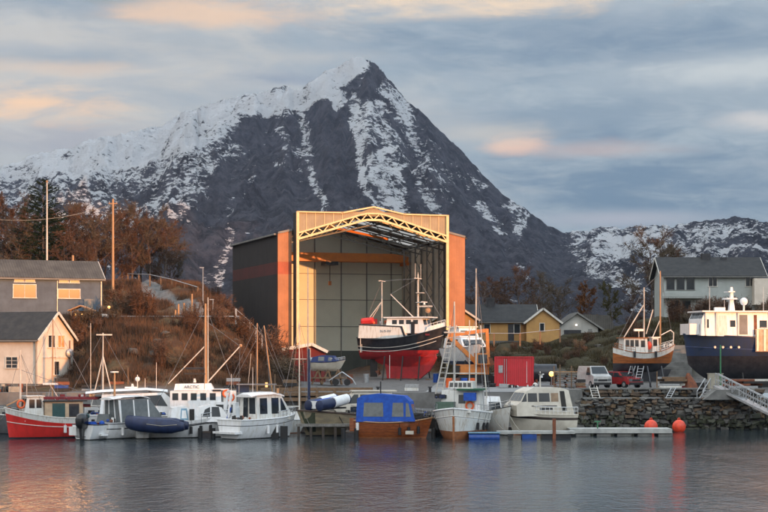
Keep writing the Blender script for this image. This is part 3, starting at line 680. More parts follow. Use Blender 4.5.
# ================================================================== HOUSES
def win(parent, c, u, n, w, h, panes=(2, 1), lit=False, gm=None, frame=M_trim, fw=.07):
    """window centred at c on a wall with along-wall unit u and outward normal n"""
    c, u, n = Vector(c), Vector(u).normalized(), Vector(n).normalized(); z = Vector((0, 0, 1))
    f = MB()
    def bx(mb, cu, cz, w_, h_, t0, t1, tl=0.0):
        vs = []
        for t in (t0, t1):
            for a, b in ((-1, -1), (1, -1), (1, 1), (-1, 1)): vs.append(c+u*(cu+a*w_/2)+z*(cz+b*h_/2)+n*(t+b*h_/2*tl))
        mb.add(vs, [(0, 3, 2, 1), (4, 5, 6, 7), (0, 1, 5, 4), (1, 2, 6, 5), (2, 3, 7, 6), (3, 0, 4, 7)])
    bx(f, 0, h/2, w+fw, fw, 0, .07); bx(f, 0, -h/2, w+fw*2.4, fw, 0, .11); bx(f, -w/2, 0, fw, h-fw, 0, .07); bx(f, w/2, 0, fw, h-fw, 0, .07)
    for i in range(1, panes[0]): bx(f, -w/2+w*i/panes[0], 0, fw*.6, h-fw, .02, .06)
    for j in range(1, panes[1]): bx(f, 0, -h/2+h*j/panes[1], w-fw, fw*.55, .024, .056)
    fo = f.build('window', frame, parent)
    g = MB(); bx(g, 0, 0, w-fw, h-fw, .012 if gm else .008, .034 if gm else .03, .0175 if gm else 0.0); g.build('pane', gm or (M_lit if lit else M_glass), fo)
    return fo
def gable_house(name, label, cat, loc, rz, L, Wd, hw, rise, wallm, roofm, over=.35, group=None, trim=M_trim, ridge_off=0.0, base=.6):
    """L along local x (ridge), Wd along y; local origin at the middle of the front long wall's foot (y=0 front)"""
    t = thing(name, label, cat, loc, rz, group)
    MB().prismx([(0, 0), (Wd, 0), (Wd, hw), (Wd/2+ridge_off, hw+rise), (0, hw)], -L/2, L/2).build('wall', wallm, t)
    MB().box(-L/2-.06, L/2+.06, -.06, Wd+.06, -3, base).build('foundation', M_conc, t)
    r = MB(); c = Wd/2+ridge_off; th = .16
    sl1 = rise/c; sl2 = rise/(Wd-c)
    r.prismx([(-over, hw-sl1*over+.03), (c, hw+rise+.03), (Wd+over, hw-sl2*over+.03), (Wd+over, hw-sl2*over+.03+th), (c, hw+rise+.03+th), (-over, hw-sl1*over+.03+th)], -L/2-over, L/2+over)
    ro = r.build('roof', roofm, t)
    for s in (-1, 1):
        x = s*(L/2+over+.03)
        for a_, b_ in (((x, -over-.02, hw-sl1*over+.06), (x, c, hw+rise+.08)), ((x+.004*s, c, hw+rise+.08), (x+.004*s, Wd+over+.02, hw-sl2*over+.06))):
            MB().bar(a_, b_, .05, .24).build('bargeboard', trim, ro)
    gt = MB(); gt.bar((-L/2-over, -over-.07, hw-sl1*over+.05), (L/2+over, -over-.07, hw-sl1*over+.05), .12, .12); gt.build('gutter', M_innerd, ro)
    return t

# grey blue house on the left bank
D = 172.0
GR = 25.0; gcx, gcy = XX(102.5, 174), 174.0
gh = gable_house('grey_house', 'long grey blue boarded house with two glowing windows, left bank above the boathouse', 'house', (gcx-7.2*math.cos(R(GR)), gcy-7.2*math.sin(R(GR)), 9.6), GR, 14.4, 5.0, 4.35, 1.75, M_wallg, M_roofg, over=.2)
def glx(px):                                              # local x where the sight line of a photo column meets the front wall
    k = (px-384)/F; c_, s_ = math.cos(R(GR)), math.sin(R(GR)); return 7.2+(k*gcy-gcx)/(c_-k*s_)
lx = glx; D = 171.5
lz = lambda py: ZZ(py, D)-9.6
for a, b, lit in ((13, 36, True), (58, 80, True)):
    win(gh, ((lx(a)+lx(b))/2, 0, lz((285 if a < 40 else 287)+6.5)), (1, 0, 0), (0, -1, 0), lx(b)-lx(a), 1.35 if a < 40 else .95, (2, 1), lit, gm=M_sunpane)
    for s in (-1, 1): win(gh, ((lx(a)+lx(b))/2+s*.55, 0, lz(280.5)), (1, 0, 0), (0, -1, 0), .95, .42, (1, 1), True, gm=M_sunpane)
dp = MB().tube((lx(57), -.08, 0), (lx(57), -.08, 4.1), .05).build('downpipe', M_galv, gh)
dp = MB().tube((lx(101), -.08, 0), (lx(101), -.08, 4.1), .06).build('downpipe', M_galv, gh)
MB().tube((lx(81), 3.2, 6.0), (lx(81), 3.2, 6.9), .12).build('flue_pipe', M_spar, gh)
MB().box(lx(84), lx(84)+.95, -.05, -.005, .3, 2.3).build('door', M_innerd, gh)

# white boathouse
rz = -25; D = 156.0
nx, ny = math.cos(R(rz)), math.sin(R(rz))
cx, cy = XX(37.5, D), D                                   # nearest corner: front wall meets the gable that faces right
Lb = 14.0
bh = gable_house('white_boathouse', 'cream white boathouse with black pitched roof on the quay, far left', 'boathouse', (cx-nx*Lb/2, cy-ny*Lb/2, 3.0), rz, Lb, 5.6, 4.75, 2.35, M_wallw, M_roofd, over=.3)
def bhx(px):                                              # local x of a photo column on the long wall
    # intersect view ray with wall line
    k = (px-384)/F; return ((k*cy-cx)/(nx-k*ny))+Lb/2
win(bh, (bhx(12), 0, ZZ(362.5, 158)-3.0), (1, 0, 0), (0, -1, 0), 1.35, 1.05, (2, 3))
win(bh, (Lb/2, 2.1, 4.5), (0, 1, 0), (1, 0, 0), 1.05, 1.15, (2, 1)); win(bh, (Lb/2, 3.6, 4.5), (0, 1, 0), (1, 0, 0), 1.05, 1.15, (2, 1), True)
win(bh, (Lb/2, 2.9, 2.0), (0, 1, 0), (1, 0, 0), .8, 1.3, (1, 1))
MB().box(Lb/2+.005, Lb/2+.06, .8, 5.0, 2.95, 3.1).build('belt_board', M_trim, bh)
MB().tube((Lb/2-.15, -.1, .4), (Lb/2-.15, -.1, 4.6), .06).build('downpipe', M_innerd, bh)
MB().tube((Lb/2+.1, 4.9, .4), (Lb/2+.1, 4.9, 4.6), .05).build('downpipe', M_rust2, bh)
MB().box(Lb/2-9.2, Lb/2-7.2, -.06, -.005, .1, 2.6).build('boathouse_door', mat('pinkish door', (.5, .3, .2), .7), bh)
dsh = tag(MB().ball((0,0,0), .42, (1, .35, 1), 14, 8).build('satellite_dish', M_galv), 'small grey satellite dish on the boathouse gable', 'dish')
pw = bh.location+Matrix.Rotation(R(rz), 4, 'Z').to_3x3() @ Vector((Lb/2+.35, 4.6, 3.4)); dsh.location = pw; dsh.rotation_euler = (0, 0, R(40))

# small lit wooden shelter at the top of the bank
D = 166.5
sh = thing('lookout_shelter', 'small wooden shelter with two glowing lamps on the bank above the boathouse', 'shelter', (XX(82, D), D, ZZ(323, D)))
MB().prism([(-1.25, 1.25), (0, 1.75), (1.25, 1.25), (1.25, 1.14), (0, 1.63), (-1.25, 1.14)], -.9, .9).build('roof', M_spar, sh)
for x in (-.95, -.3, .95): MB().box(x-.06, x+.06, -.72, -.6, -1, 1.25).build('post', M_spar, sh)
MB().box(-.95, .95, .5, .6, -1, 1.2).build('back_panel', M_timber, sh)
MB().box(-1.0, 1.0, -.72, -.62, .38, .46).build('rail', M_spar, sh)
for x in (-.55, .1): MB().ball((x, -.45, .78), .13).build('lamp', M_lamp, sh)

# red net shed beside the hangar
D = 172.0
rs = thing('red_shed', 'low dark red boarded shed with white roof edge, left of the hangar mouth', 'shed', (XX(250, D), D, 3.0))
zt = lambda py: ZZ(py, D)-3.0
wx = lambda px: XX(px, D)-XX(250, D)
MB().prism([(wx(252), -.2), (wx(324), -.2), (wx(324), zt(353)), (wx(312), zt(346)), (wx(252), zt(357))], 0, 5).build('wall', M_shed, rs)
rr = MB().prism([(wx(248), zt(356.5)), (wx(312), zt(344.8)), (wx(328), zt(352.6)), (wx(328), zt(352.6)+.14), (wx(312), zt(344.8)+.14), (wx(248), zt(356.5)+.14)], -.4, 5.4).build('roof', M_roofg, rs)
b = MB(); b.bar((wx(248), -.45, zt(356.5)+.06), (wx(312), -.45, zt(344.8)+.06), .06, .3); b.bar((wx(312), -.45, zt(344.8)+.06), (wx(328), -.45, zt(352.6)+.06), .06, .3); b.build('bargeboard', M_trim, rr)
MB().box(wx(309), wx(309)+.16, -.06, -.005, 0, zt(348)).build('corner_board', M_trim, rs)
MB().box(wx(284), wx(284)+1.1, -.05, -.005, 0, 2.0).build('door', M_shed, rs)

# ochre house with wings
D = 203.0
oh = gable_house('ochre_house', 'long ochre yellow house with dark roof and black chimney right of the hangar', 'house', (XX(492, D), D, 7.2), 0, 10.5, 6.5, 2.95, 1.9, M_wally, M_roofd, over=.35)
lx = lambda px: XX(px, D)-XX(492, D)
ch = MB(); ch.box(lx(488), lx(496), 2.7, 3.5, 4.3, 5.7); ch.box(lx(487.4), lx(496.6), 2.6, 3.6, 5.7, 5.85); ch.tube((lx(492), 3.1, 5.85), (lx(492), 3.1, 6.2), .16); ch.build('chimney', M_black, oh)
for px, w in ((487, .75), (517, .75), (470, .7)): win(oh, (lx(px), 0, 2.05), (1, 0, 0), (0, -1, 0), w, 1.15, (1, 1), frame=M_trim)
MB().box(lx(508), lx(514), -.05, -.005, .6, 2.6).build('door', M_black, oh)
def wing(cx, w, ap, ev, name):
    wz = lambda py: ZZ(py, D)-7.2
    x0, x1, xm = lx(cx)-w/2, lx(cx)+w/2, lx(cx)
    MB().prism([(x0, -2.5), (x1, -2.5), (x1, wz(ev)), (xm, wz(ap)), (x0, wz(ev))], -2.6, 1.2).build(name, M_wally, oh)
    sl = (wz(ap)-wz(ev))/(w/2); o = .35
    pr = [(x0-o, wz(ev)-sl*o), (xm, wz(ap)), (x1+o, wz(ev)-sl*o)]
    r_ = MB().prism(pr+[(x, z+.16) for x, z in pr[::-1]], -2.95, 3.2).build('wing_roof', M_roofd, oh)
    b = MB(); b.bar((pr[0][0], -2.99, pr[0][1]+.1), (xm, -2.99, pr[1][1]+.1), .06, .22); b.bar((xm, -2.99, pr[1][1]+.1), (pr[2][0], -2.99, pr[2][1]+.1), .06, .22); b.build('bargeboard', M_trim, r_)
    return wz
wz = wing(541, 3.9, 310, 322.5, 'gable_wing'); win(oh, (lx(540), -2.6, wz(327.5)), (1, 0, 0), (0, -1, 0), .55, .95, (1, 1))
wz = wing(455, 5.0, 306, 320, 'gable_wing')

# grey garage
D = 212.0
gg = thing('grey_garage', 'light grey gabled garage with a small white lamp under its dark roof', 'garage', (XX(577, D), D, 7.4), 0)
lx = lambda px: XX(px, D)-XX(577, D); wz = lambda py: ZZ(py, D)-7.4
MB().prism([(lx(558), -1), (lx(598), -1), (lx(598), wz(328)), (0, wz(314)), (lx(558), wz(328))], 0, 8).build('wall', M_wallgg, gg)
pr = [(lx(552), wz(331)), (0, wz(313.5)), (lx(604), wz(331))]
r_ = MB().prism(pr+[(x, z+.16) for x, z in pr[::-1]], -.35, 8.4).build('roof', M_roofg, gg)
MB().prism([(lx(577), wz(313.8)), (lx(612), wz(315)), (lx(618), wz(330)), (lx(601), wz(330))], 2, 8.3).build('side_roof', M_roofg, gg)
b = MB(); b.bar((pr[0][0], -.39, pr[0][1]+.1), (0, -.39, pr[1][1]+.1), .06, .2); b.bar((0, -.39, pr[1][1]+.1), (pr[2][0], -.39, pr[2][1]+.1), .06, .2); b.build('bargeboard', M_innerd, r_)
MB().box(lx(564), lx(581), -.06, -.005, wz(338), wz(330)).build('garage_door', M_black, gg)
MB().box(lx(588), lx(592), -.06, -.005, wz(338), wz(329)).build('door', M_innerd, gg)
MB().ball((lx(576), -.3, wz(325)), .11).build('wall_lamp', M_lampw, gg)

# white house on the right hill
D = 215.0
wh = gable_house('white_house', 'large pale two storey house with dark roof and two chimneys on the right hill', 'house', (XX(713, D), D, 9.6), 0, XX(762, D)-XX(664, D), 7.6, 6.6, 2.25, M_wallt, M_roofd, over=.55)
lx = lambda px: XX(px, D)-XX(713, D); wz = lambda py: ZZ(py, D)-9.6
for a, b, y0, y1 in ((666, 675, 277, 290), (676, 685, 277, 290), (686, 695, 277, 290), (708, 717.5, 277, 286.5), (745, 755, 277, 286.5), (671, 680, 301, 312), (682, 691, 301, 312), (712, 719, 302, 311)):
    win(wh, ((lx(a)+lx(b))/2, 0, (wz(y0)+wz(y1))/2), (1, 0, 0), (0, -1, 0), lx(b)-lx(a)-.12, wz(y0)-wz(y1), (2, 1) if a in (745, 708) else (1, 1), frame=M_trim if a > 700 else M_innerd)
for px, py, s in ((711, 252, .55), (729, 256, .38)):
    MB().box(lx(px)-s, lx(px)+s, 3.2, 4.1, 8.2, wz(py)).build('chimney', M_black, wh)
MB().box(lx(660), lx(702), -1.6, -.02, wz(298.5), wz(297)).build('balcony', M_wallt, wh)
MB().box(lx(660), lx(702), -1.66, -1.58, wz(297), wz(293)).build('balcony_panel', M_wallt, wh)
MB().box(lx(752), lx(770), -1.5, 3, wz(305), wz(276)-.35).build('warm_side_wall', M_wallw, wh)  # right side wall; its sunlit warmth is put into the paler boarding colour

# ================================================================== QUAY, WALLS, DOCKS
def stone_wall(name, label, px0, px1, D, z0, z1, seed, depth=.9):
    rnd = random.Random(seed); t = thing(name, label, 'stone wall', (XX(px0, D), D, 0))
    Lw = XX(px1, D)-XX(px0, D); mb = MB(); z = z0
    while z < z1-.12:
        h = min(rnd.uniform(.20, .40), z1-z); x = 0
        while x < Lw:
            w = rnd.choice((rnd.uniform(.18, .45), rnd.uniform(.4, .9))); y = rnd.uniform(-.28, .06); m = rnd.choice((0, 0, 1, 1, 2, 3, 5)); dz_ = rnd.uniform(-.09, .09); z += dz_; h0 = h; h = h*rnd.uniform(.8, 1.3)
            if z < .85: m = 4 if rnd.random() < .8 else 0
            j = lambda a=.09: rnd.uniform(-a*1.3, a*1.3)
            vs = [(x+.03+j(), y+.10, z+.02+j(.04)), (x+w-.03+j(), y+.10, z+.02+j(.04)), (x+w-.03, depth, z), (x+.03, depth, z), (x+.03+j(), y+.10, z+h-.02+j(.04)), (x+w-.03+j(), y+.10, z+h-.02+j(.04)), (x+w-.03, depth, z+h), (x+.03, depth, z+h)]
            vs += [(x+w*.2+j(), y, z+h*.22+j()), (x+w*.8+j(), y+j(), z+h*.22+j()), (x+w*.8+j(), y, z+h*.8+j()), (x+w*.2+j(), y+j(), z+h*.8+j())]
            mb.add(vs, [(0, 1, 9, 8), (1, 5, 10, 9), (5, 4, 11, 10), (4, 0, 8, 11), (8, 9, 10, 11), (4, 5, 6, 7), (0, 4, 7, 3), (1, 2, 6, 5)], m); x += w*.97; z -= dz_; h = h0
        z += h
    MB().box(0, Lw, .12, depth-.02, z0, z1-.02).build('rubble_core', M_dirty, t)
    ms = [mat('stone grey', (.115, .11, .10), .9, col2=(.065, .065, .06), scale=1.8, bump=.03, bscale=6), mat('stone brown', (.13, .09, .06), .9, col2=(.08, .058, .042), scale=1.5, bump=.03, bscale=6), mat('stone dark', (.085, .083, .08), .9, scale=1.5, bump=.03, bscale=6), mat('stone pale', (.17, .165, .145), .9, scale=1.5, bump=.03, bscale=6), mat('wet weedy stone', (.045, .05, .025), .6, col2=(.02, .02, .015), scale=2, bump=.03, bscale=6), mat('stone ochre', (.15, .10, .055), .9, col2=(.09, .065, .04), scale=2.5, bump=.03, bscale=6)]
    mb.build('stones', ms, t); return t
stone_wall('stone_seawall', 'rough boulder seawall under the parked van and orange boat, lower tier at the water', 576, 830, 144.0, -.6, 2.55, 5, 1.6)
stone_wall('stone_retaining_wall', 'upper tier of boulder wall with pale ledge below it', 572, 760, 146.6, 2.4, 3.32, 9, 1.0)
ledge = tag(MB().box(XX(576, 145.6), XX(705, 145.6), 144.2, 146.7, 2.50, 2.62).build('stone_ledge', M_conc), 'pale stone ledge running along the seawall between its two tiers', 'ledge')
cope = tag(MB().box(XX(574, 147), XX(702, 147), 146.5, 147.4, 3.30, 3.42).build('coping', M_conc), 'flat coping along the top of the boulder wall', 'coping')
cw = tag(MB().box(-70, XX(568, 146), 146.0, 147.0, -1, 3.04).build('quay_wall', M_quay), 'dark concrete quay wall behind the moored boats', 'quay wall')
rp = MB().prism([(0, -1), (1.6, -1), (.9, 3.35), (-.7, 3.35)], 0, 2.0).build('slipway_cheek', M_conc); rp.location = (XX(571, 144), 144.0, 0); tag(rp, 'sloping concrete end wall beside the cream motor yacht', 'concrete wall')
ap = MB(); ap.add([(XX(425, 147), 146.6, 3.07), (XX(572, 147), 146.6, 3.09), (XX(560, 176), 176, 3.55), (XX(440, 176), 176, 3.50)], [(0, 1, 2, 3)]); struct(ap.build('concrete_apron', mat('pale apron concrete', (.24, .245, .245), .8, col2=(.17, .175, .175), scale=.4)))
tb = thing('timber_pier_edge', 'row of brown timber beams edging the quay below the small blue covered boat', 'pier edge', (XX(262, 147), 145.6, 0))
for z in (2.5, 2.95, 3.35): MB().box(0, 9.6, -.1+(.0 if z < 3 else .25), .3, z-.18, z+.12).build('beam', M_timber, tb)
for k in range(7): MB().box(.2+k*1.5, .45+k*1.5, -.16, .14, 0, 3.3).build('pile', M_timber, tb)

bt = thing('board_retaining_wall', 'stepped grey board bank behind the orange wooden boat', 'retaining wall', (0, 0, 0))
for k in range(9):
    D = 166+k*.75; z = 3.4+k*.42; MB().box(XX(602+k*4.2, D), XX(692, D), D, D+.85, z-.5, z+.42).build('step', M_conc if k % 2 else M_grate if False else M_conc, bt)

ab = thing('concrete_abutment', 'grey concrete abutment carrying the gangway at the right', 'abutment', (XX(722, 145), 143.6, 0))
MB().prism([(-1.9, 2.5), (2.0, 2.5), (1.2, 3.35), (-.8, 3.35)], -.4, 2.4).build('block', M_conc, ab)
gw = thing('gangway', 'aluminium gangway with lattice railings sloping down to the right', 'gangway', (0, 0, 0))
a0, b0 = P(718, 386, 144), P(790, 422, 139)
for off in (0, 1.1):
    o = Vector((0, off, 0)); c = MB(); n = 10; h = 1.05
    for k in range(n+1):
        p = a0.lerp(b0, k/n)+o; c.tube(p, p+Vector((0, 0, h)), .04)
        if k < n:
            q = a0.lerp(b0, (k+1)/n)+o; c.tube(p, q+Vector((0, 0, h)), .025)
            c.tube(p+Vector((0, 0, h)), q+Vector((0, 0, h)), .045); c.tube(p+Vector((0, 0, h*.5)), q+Vector((0, 0, h*.5)), .025)
    c.build('railing', M_galv, gw)
dk = MB(); dk.bar(a0+Vector((0, .55, -.05)), b0+Vector((0, .55, -.05)), 1.15, .18); dk.build('deck', M_alu, gw)
def ladder(name, label, a, b, w=.55, n=7, m=M_galv, group=None, hoops=False):
    t = thing(name, label, 'ladder', (0, 0, 0), 0, group); a, b = Vector(a), Vector(b); x = Vector((w/2, 0, 0))
    for s in (-1, 1): MB().tube(a+x*s, b+x*s, .035).build('stile', m, t)
    c = MB()
    for k in range(1, n): p = a.lerp(b, k/n); c.tube(p-x, p+x, .025)
    c.build('rung', m, t); return t
ladder('steel_ladder', 'white ladder leaning on the boulder wall below the van', P(597, 400, 145.2), P(593, 386, 146.3), .62, 6, M_trim)
ladder('steel_ladder', 'thin grey ladder on the boulder wall between the two orange buoys and the boat above', P(667, 400, 145.2), P(674, 387, 146.3), .4, 6)
st = thing('stair_railing', 'small pale metal steps with handrails at the wall end beside the beige cabinet', 'steps', (0, 0, 0))
for dx in (0, .8):
    c = MB(); a, b = P(697, 402, 144.6)+Vector((dx*.6, 0, 0)), P(705, 390, 145.5)+Vector((dx*.6, 0, 0)); c.tube(a, b, .05); c.tube(a+Vector((0, 0, .9)), b+Vector((0, 0, 1.0)), .04); c.tube(a, a+Vector((0, 0, .9)), .035); c.tube(b, b+Vector((0, 0, 1.0)), .035); c.build('handrail', M_galv, st)
c = MB()
for k in range(5): p = P(697, 402, 144.6).lerp(P(705, 390, 145.5), (k+.5)/5); c.box(p.x, p.x+.5, p.y-.1, p.y+.1, p.z, p.z+.04)
c.build('tread', M_galv, st)
D = 147.2; kb = thing('cabinet', 'beige electrical cabinet beside the top of the gangway', 'cabinet', (XX(716, D), D, 3.25))
MB().box(-.6, .6, 0, .7, 0, 1.35).build('body', M_box, kb); MB().box(-.65, .65, -.05, .75, 1.35, 1.42).build('lid', M_box, kb); MB().box(-.52, .52, -.03, -.004, .1, 1.25).build('door', M_box, kb)
tag(MB().tube(P(720.5, 388, 147), P(720.5, 345, 147), .06).build('green_pole', M_gpole), 'thin green pole standing by the beige cabinet', 'pole')

def dock(name, label, px0, px1, D, z=.5, th=.3, w=2.0, m=M_dock, rz=0):
    t = thing(name, label, 'dock', (XX(px0, D), D, 0), rz); L = XX(px1, D)-XX(px0, D)
    MB().box(0, L, 0, w, z-.14, z).build('deck', m, t)
    MB().box(0, L, -.07, .0, z-th, z-.01).build('fascia', m, t)
    return t, L
t, L = dock('pontoon', 'long pale grey floating pontoon below the boulder seawall', 570, 672, 132.5, .55, .34, 2.4, M_grate)
for k in range(5): MB().box(.5+k*1.6, 1.6+k*1.6, .05, 2.2, -.3, .26).build('float', M_conc, t)
c = MB(); c.tube((2.2, .4, .55), (2.2, .4, 1.15), .05); c.tube((1.95, .4, 1.1), (2.45, .4, 1.1), .05); c.build('cleat_post', M_gpole, t)
t, L = dock('pontoon', 'narrow white edged pontoon on blue floats below the cream motor yacht', 497, 575, 128.6, .55, .2, 1.3, M_grate)
MB().box(1.9, 3.0, .0-.03, 1.1, -.2, .33).build('float', M_bfloat, t); MB().box(3.4, 5.6, .1, 1.2, -.2, .30).build('float', M_black, t)
MB().box(4.2, 4.45, -.12, .1, -.3, 1.5).build('pile', M_rust2, t)
fb = thing('barrel_float', 'blue barrel float lying at the dock end by the white fishing boat', 'float', (XX(484, 127.6), 127.6, .12))
MB().tube((-1.15, 0, 0), (1.15, 0, 0), .36, .36, 14).build('barrel', M_bfloat, fb, True); MB().box(-1.2, 1.2, -.32, .32, .33, .42).build('cradle_board', M_pblue, fb)
t, L = dock('pontoon', 'dark timber pontoon with black tyres in front of the tan hulled boat', 296, 362, 131.8, .95, .2, 1.6, M_dock)
for k in range(6): MB().box(.1+k*.95, .3+k*.95, 0, .2, -.5, .8).build('pile', M_dockd, t)
for px in (291, 300):
    ty = thing('tyre_fender', 'black fender block hanging %s in front of the white cabin boat' % ('left of the pair,' if px == 291 else 'right of the pair,'), 'fender', (XX(px-16, 129.5), 129.5, .45), 0, 'black dock fenders')
    MB().box(-.28, .28, -.15, .15, -.45, .45).build('block', M_rubber, ty); MB().tube((0, 0, .45), (0, 0, .8), .03).build('lanyard', M_rope, ty)
t, L = dock('pontoon', 'low dark pontoon running behind the moored boats', 40, 560, 137.5, .45, .4, 1.8, M_dockd)

for k, (px, lab) in enumerate(((651, 'round orange red buoy floating by the seawall, left one'), (679, 'round orange red buoy floating by the seawall, right one'))):
    b = thing('mooring_buoy', lab, 'buoy', (XX(px, 139), 139, .42), 0, 'orange red mooring buoys')
    MB().ball((0, 0, 0), .56, (1, 1, 1.03), 20, 14).build('float', M_buoy, b, True); MB().torus((0, 0, .62), .09, .03).build('eye', M_buoy, b)

# ---- rails, poles, posts
def railing(name, label, pts, h=.9, step=2.4, m=M_galv, post=M_timber, rails=(1.0,), r=.05, group=None):
    t = thing(name, label, 'railing', (0, 0, 0), 0, group); pts = [Vector(p) for p in pts]
    seg = []; 
    for a, b in zip(pts, pts[1:]):
        n = max(1, round((b-a).length/step)); seg += [a.lerp(b, k/n) for k in range(n)]
    seg.append(pts[-1])
    for p in seg: MB().box(p.x-.08, p.x+.08, p.y-.08, p.y+.08, p.z-.6, p.z+h).build('post', post, t)
    for f in rails: MB().path([p+Vector((0, -.08, h*f-.06)) for p in seg], r, 6).build('rail', m, t)
    return t
railing('guard_rail', 'long steel guard rail along the top of the brown bank', [P(75, 322.5, 165.2), P(110, 321.5, 165.2), P(240, 321.5, 165.4)], .55, 3.6)
railing('guard_rail', 'pale guard rail along the winding road on the left hill', [P(128, 283, 200), P(150, 284, 197), P(172, 289, 194), P(198, 297, 190)], 1.15, 2.3)
railing('stair_railing', 'white posts of the stair going down the bank to the hangar', [P(236, 322, 165.6), P(250, 334, 166.5), P(262, 348, 168)], 1.3, 1.5, M_galv, M_galv, (1.0, .5), .035)
railing('garden_fence', 'thin fence on the grass below the ochre house', [P(468, 341, 186), P(520, 341, 186), P(560, 337, 188)], .9, 3.0, M_galv, M_timber, (1.0,), .03)
for px, D, lab in ((175.5, 170, 'short stub of'), (178.5, 170.5, 'slim leaning'), (184, 171, 'broad weathered'), (192, 169.5, 'tall right hand')):
    p = P(px, 320, D); tag(MB().tube(p-Vector((0, 0, .8)), p+Vector((0, 0, {175.5: 1.0, 178.5: 1.6, 184: 1.7, 192: 2.6}[px])), .11, .09, 8).build('wooden_post', M_spar), lab+' orange brown post beside the road foot', 'post', 'posts by the road')
up_ = thing('utility_pole', 'bare wooden utility pole standing behind the grey house', 'utility pole', (XX(113, 190), 190, 12))
MB().tube((0, 0, -1), (0, 0, ZZ(199, 190)-12), .16, .11, 8).build('pole', M_spar, up_)
MB().box(-.5, .5, -.06, .06, ZZ(204, 190)-12, ZZ(204, 190)-11.88).build('crossarm', M_spar, up_)
for x in (-.4, 0, .4): MB().tube((x, 0, ZZ(204, 190)-11.9), (x, 0, ZZ(204, 190)-11.65), .05).build('insulator', M_galv, up_)
fl = thing('flagpole', 'tall white flagpole rising behind the grey house roof', 'flagpole', (XX(47, 181), 181, 10.5))
MB().tube((0, 0, 0), (0, 0, ZZ(182, 181)-10.5), .13, .06, 8).build('pole', M_mastw, fl); MB().ball((0, 0, ZZ(181.5, 181)-10.5), .13).build('finial', M_spar, fl)
for px, y0, y1, D, lab in ((203, 325, 268, 176, 'slender grey street lamp at the road foot, taller one'), (213, 325, 300, 172, 'low grey street lamp at the road foot, shorter one')):
    t = thing('street_lamp', lab, 'street lamp', (XX(px, D), D, 9.0)); h = ZZ(y1, D)-9
    MB().tube((0, 0, 0), (0, 0, h), .07, .045).build('post', M_galv, t); MB().box(-.35, .1, -.08, .08, h, h+.09).build('head', M_galv, t)
rl = thing('road_lamp', 'lit yellow lamp on a short post by the red and white dinghy', 'street lamp', (XX(109, 167), 167, 9.6))
MB().tube((0, 0, 0), (0, 0, 1.2), .05).build('post', M_galv, rl); MB().ball((0, 0, 1.3), .14).build('lamp', M_lamp, rl)
kk = thing('upturned_dinghy', 'small upturned red and white dinghy lying on the bank behind the guard rail', 'dinghy', (XX(112, 167.5), 167.5, 9.75), 8)
rings = [[(x, y*w, z*w) for y, z in ((-.6, 0), (-.5, .35), (0, .5), (.5, .35), (.6, 0))] for x, w in ((-2.1, .75), (-1, 1), (.4, 1), (1.5, .7), (2.2, .12))]
MB().loft(rings[:3]).build('hull', M_gel2, kk); MB().loft(rings[2:]).build('painted_bow', M_red, kk)

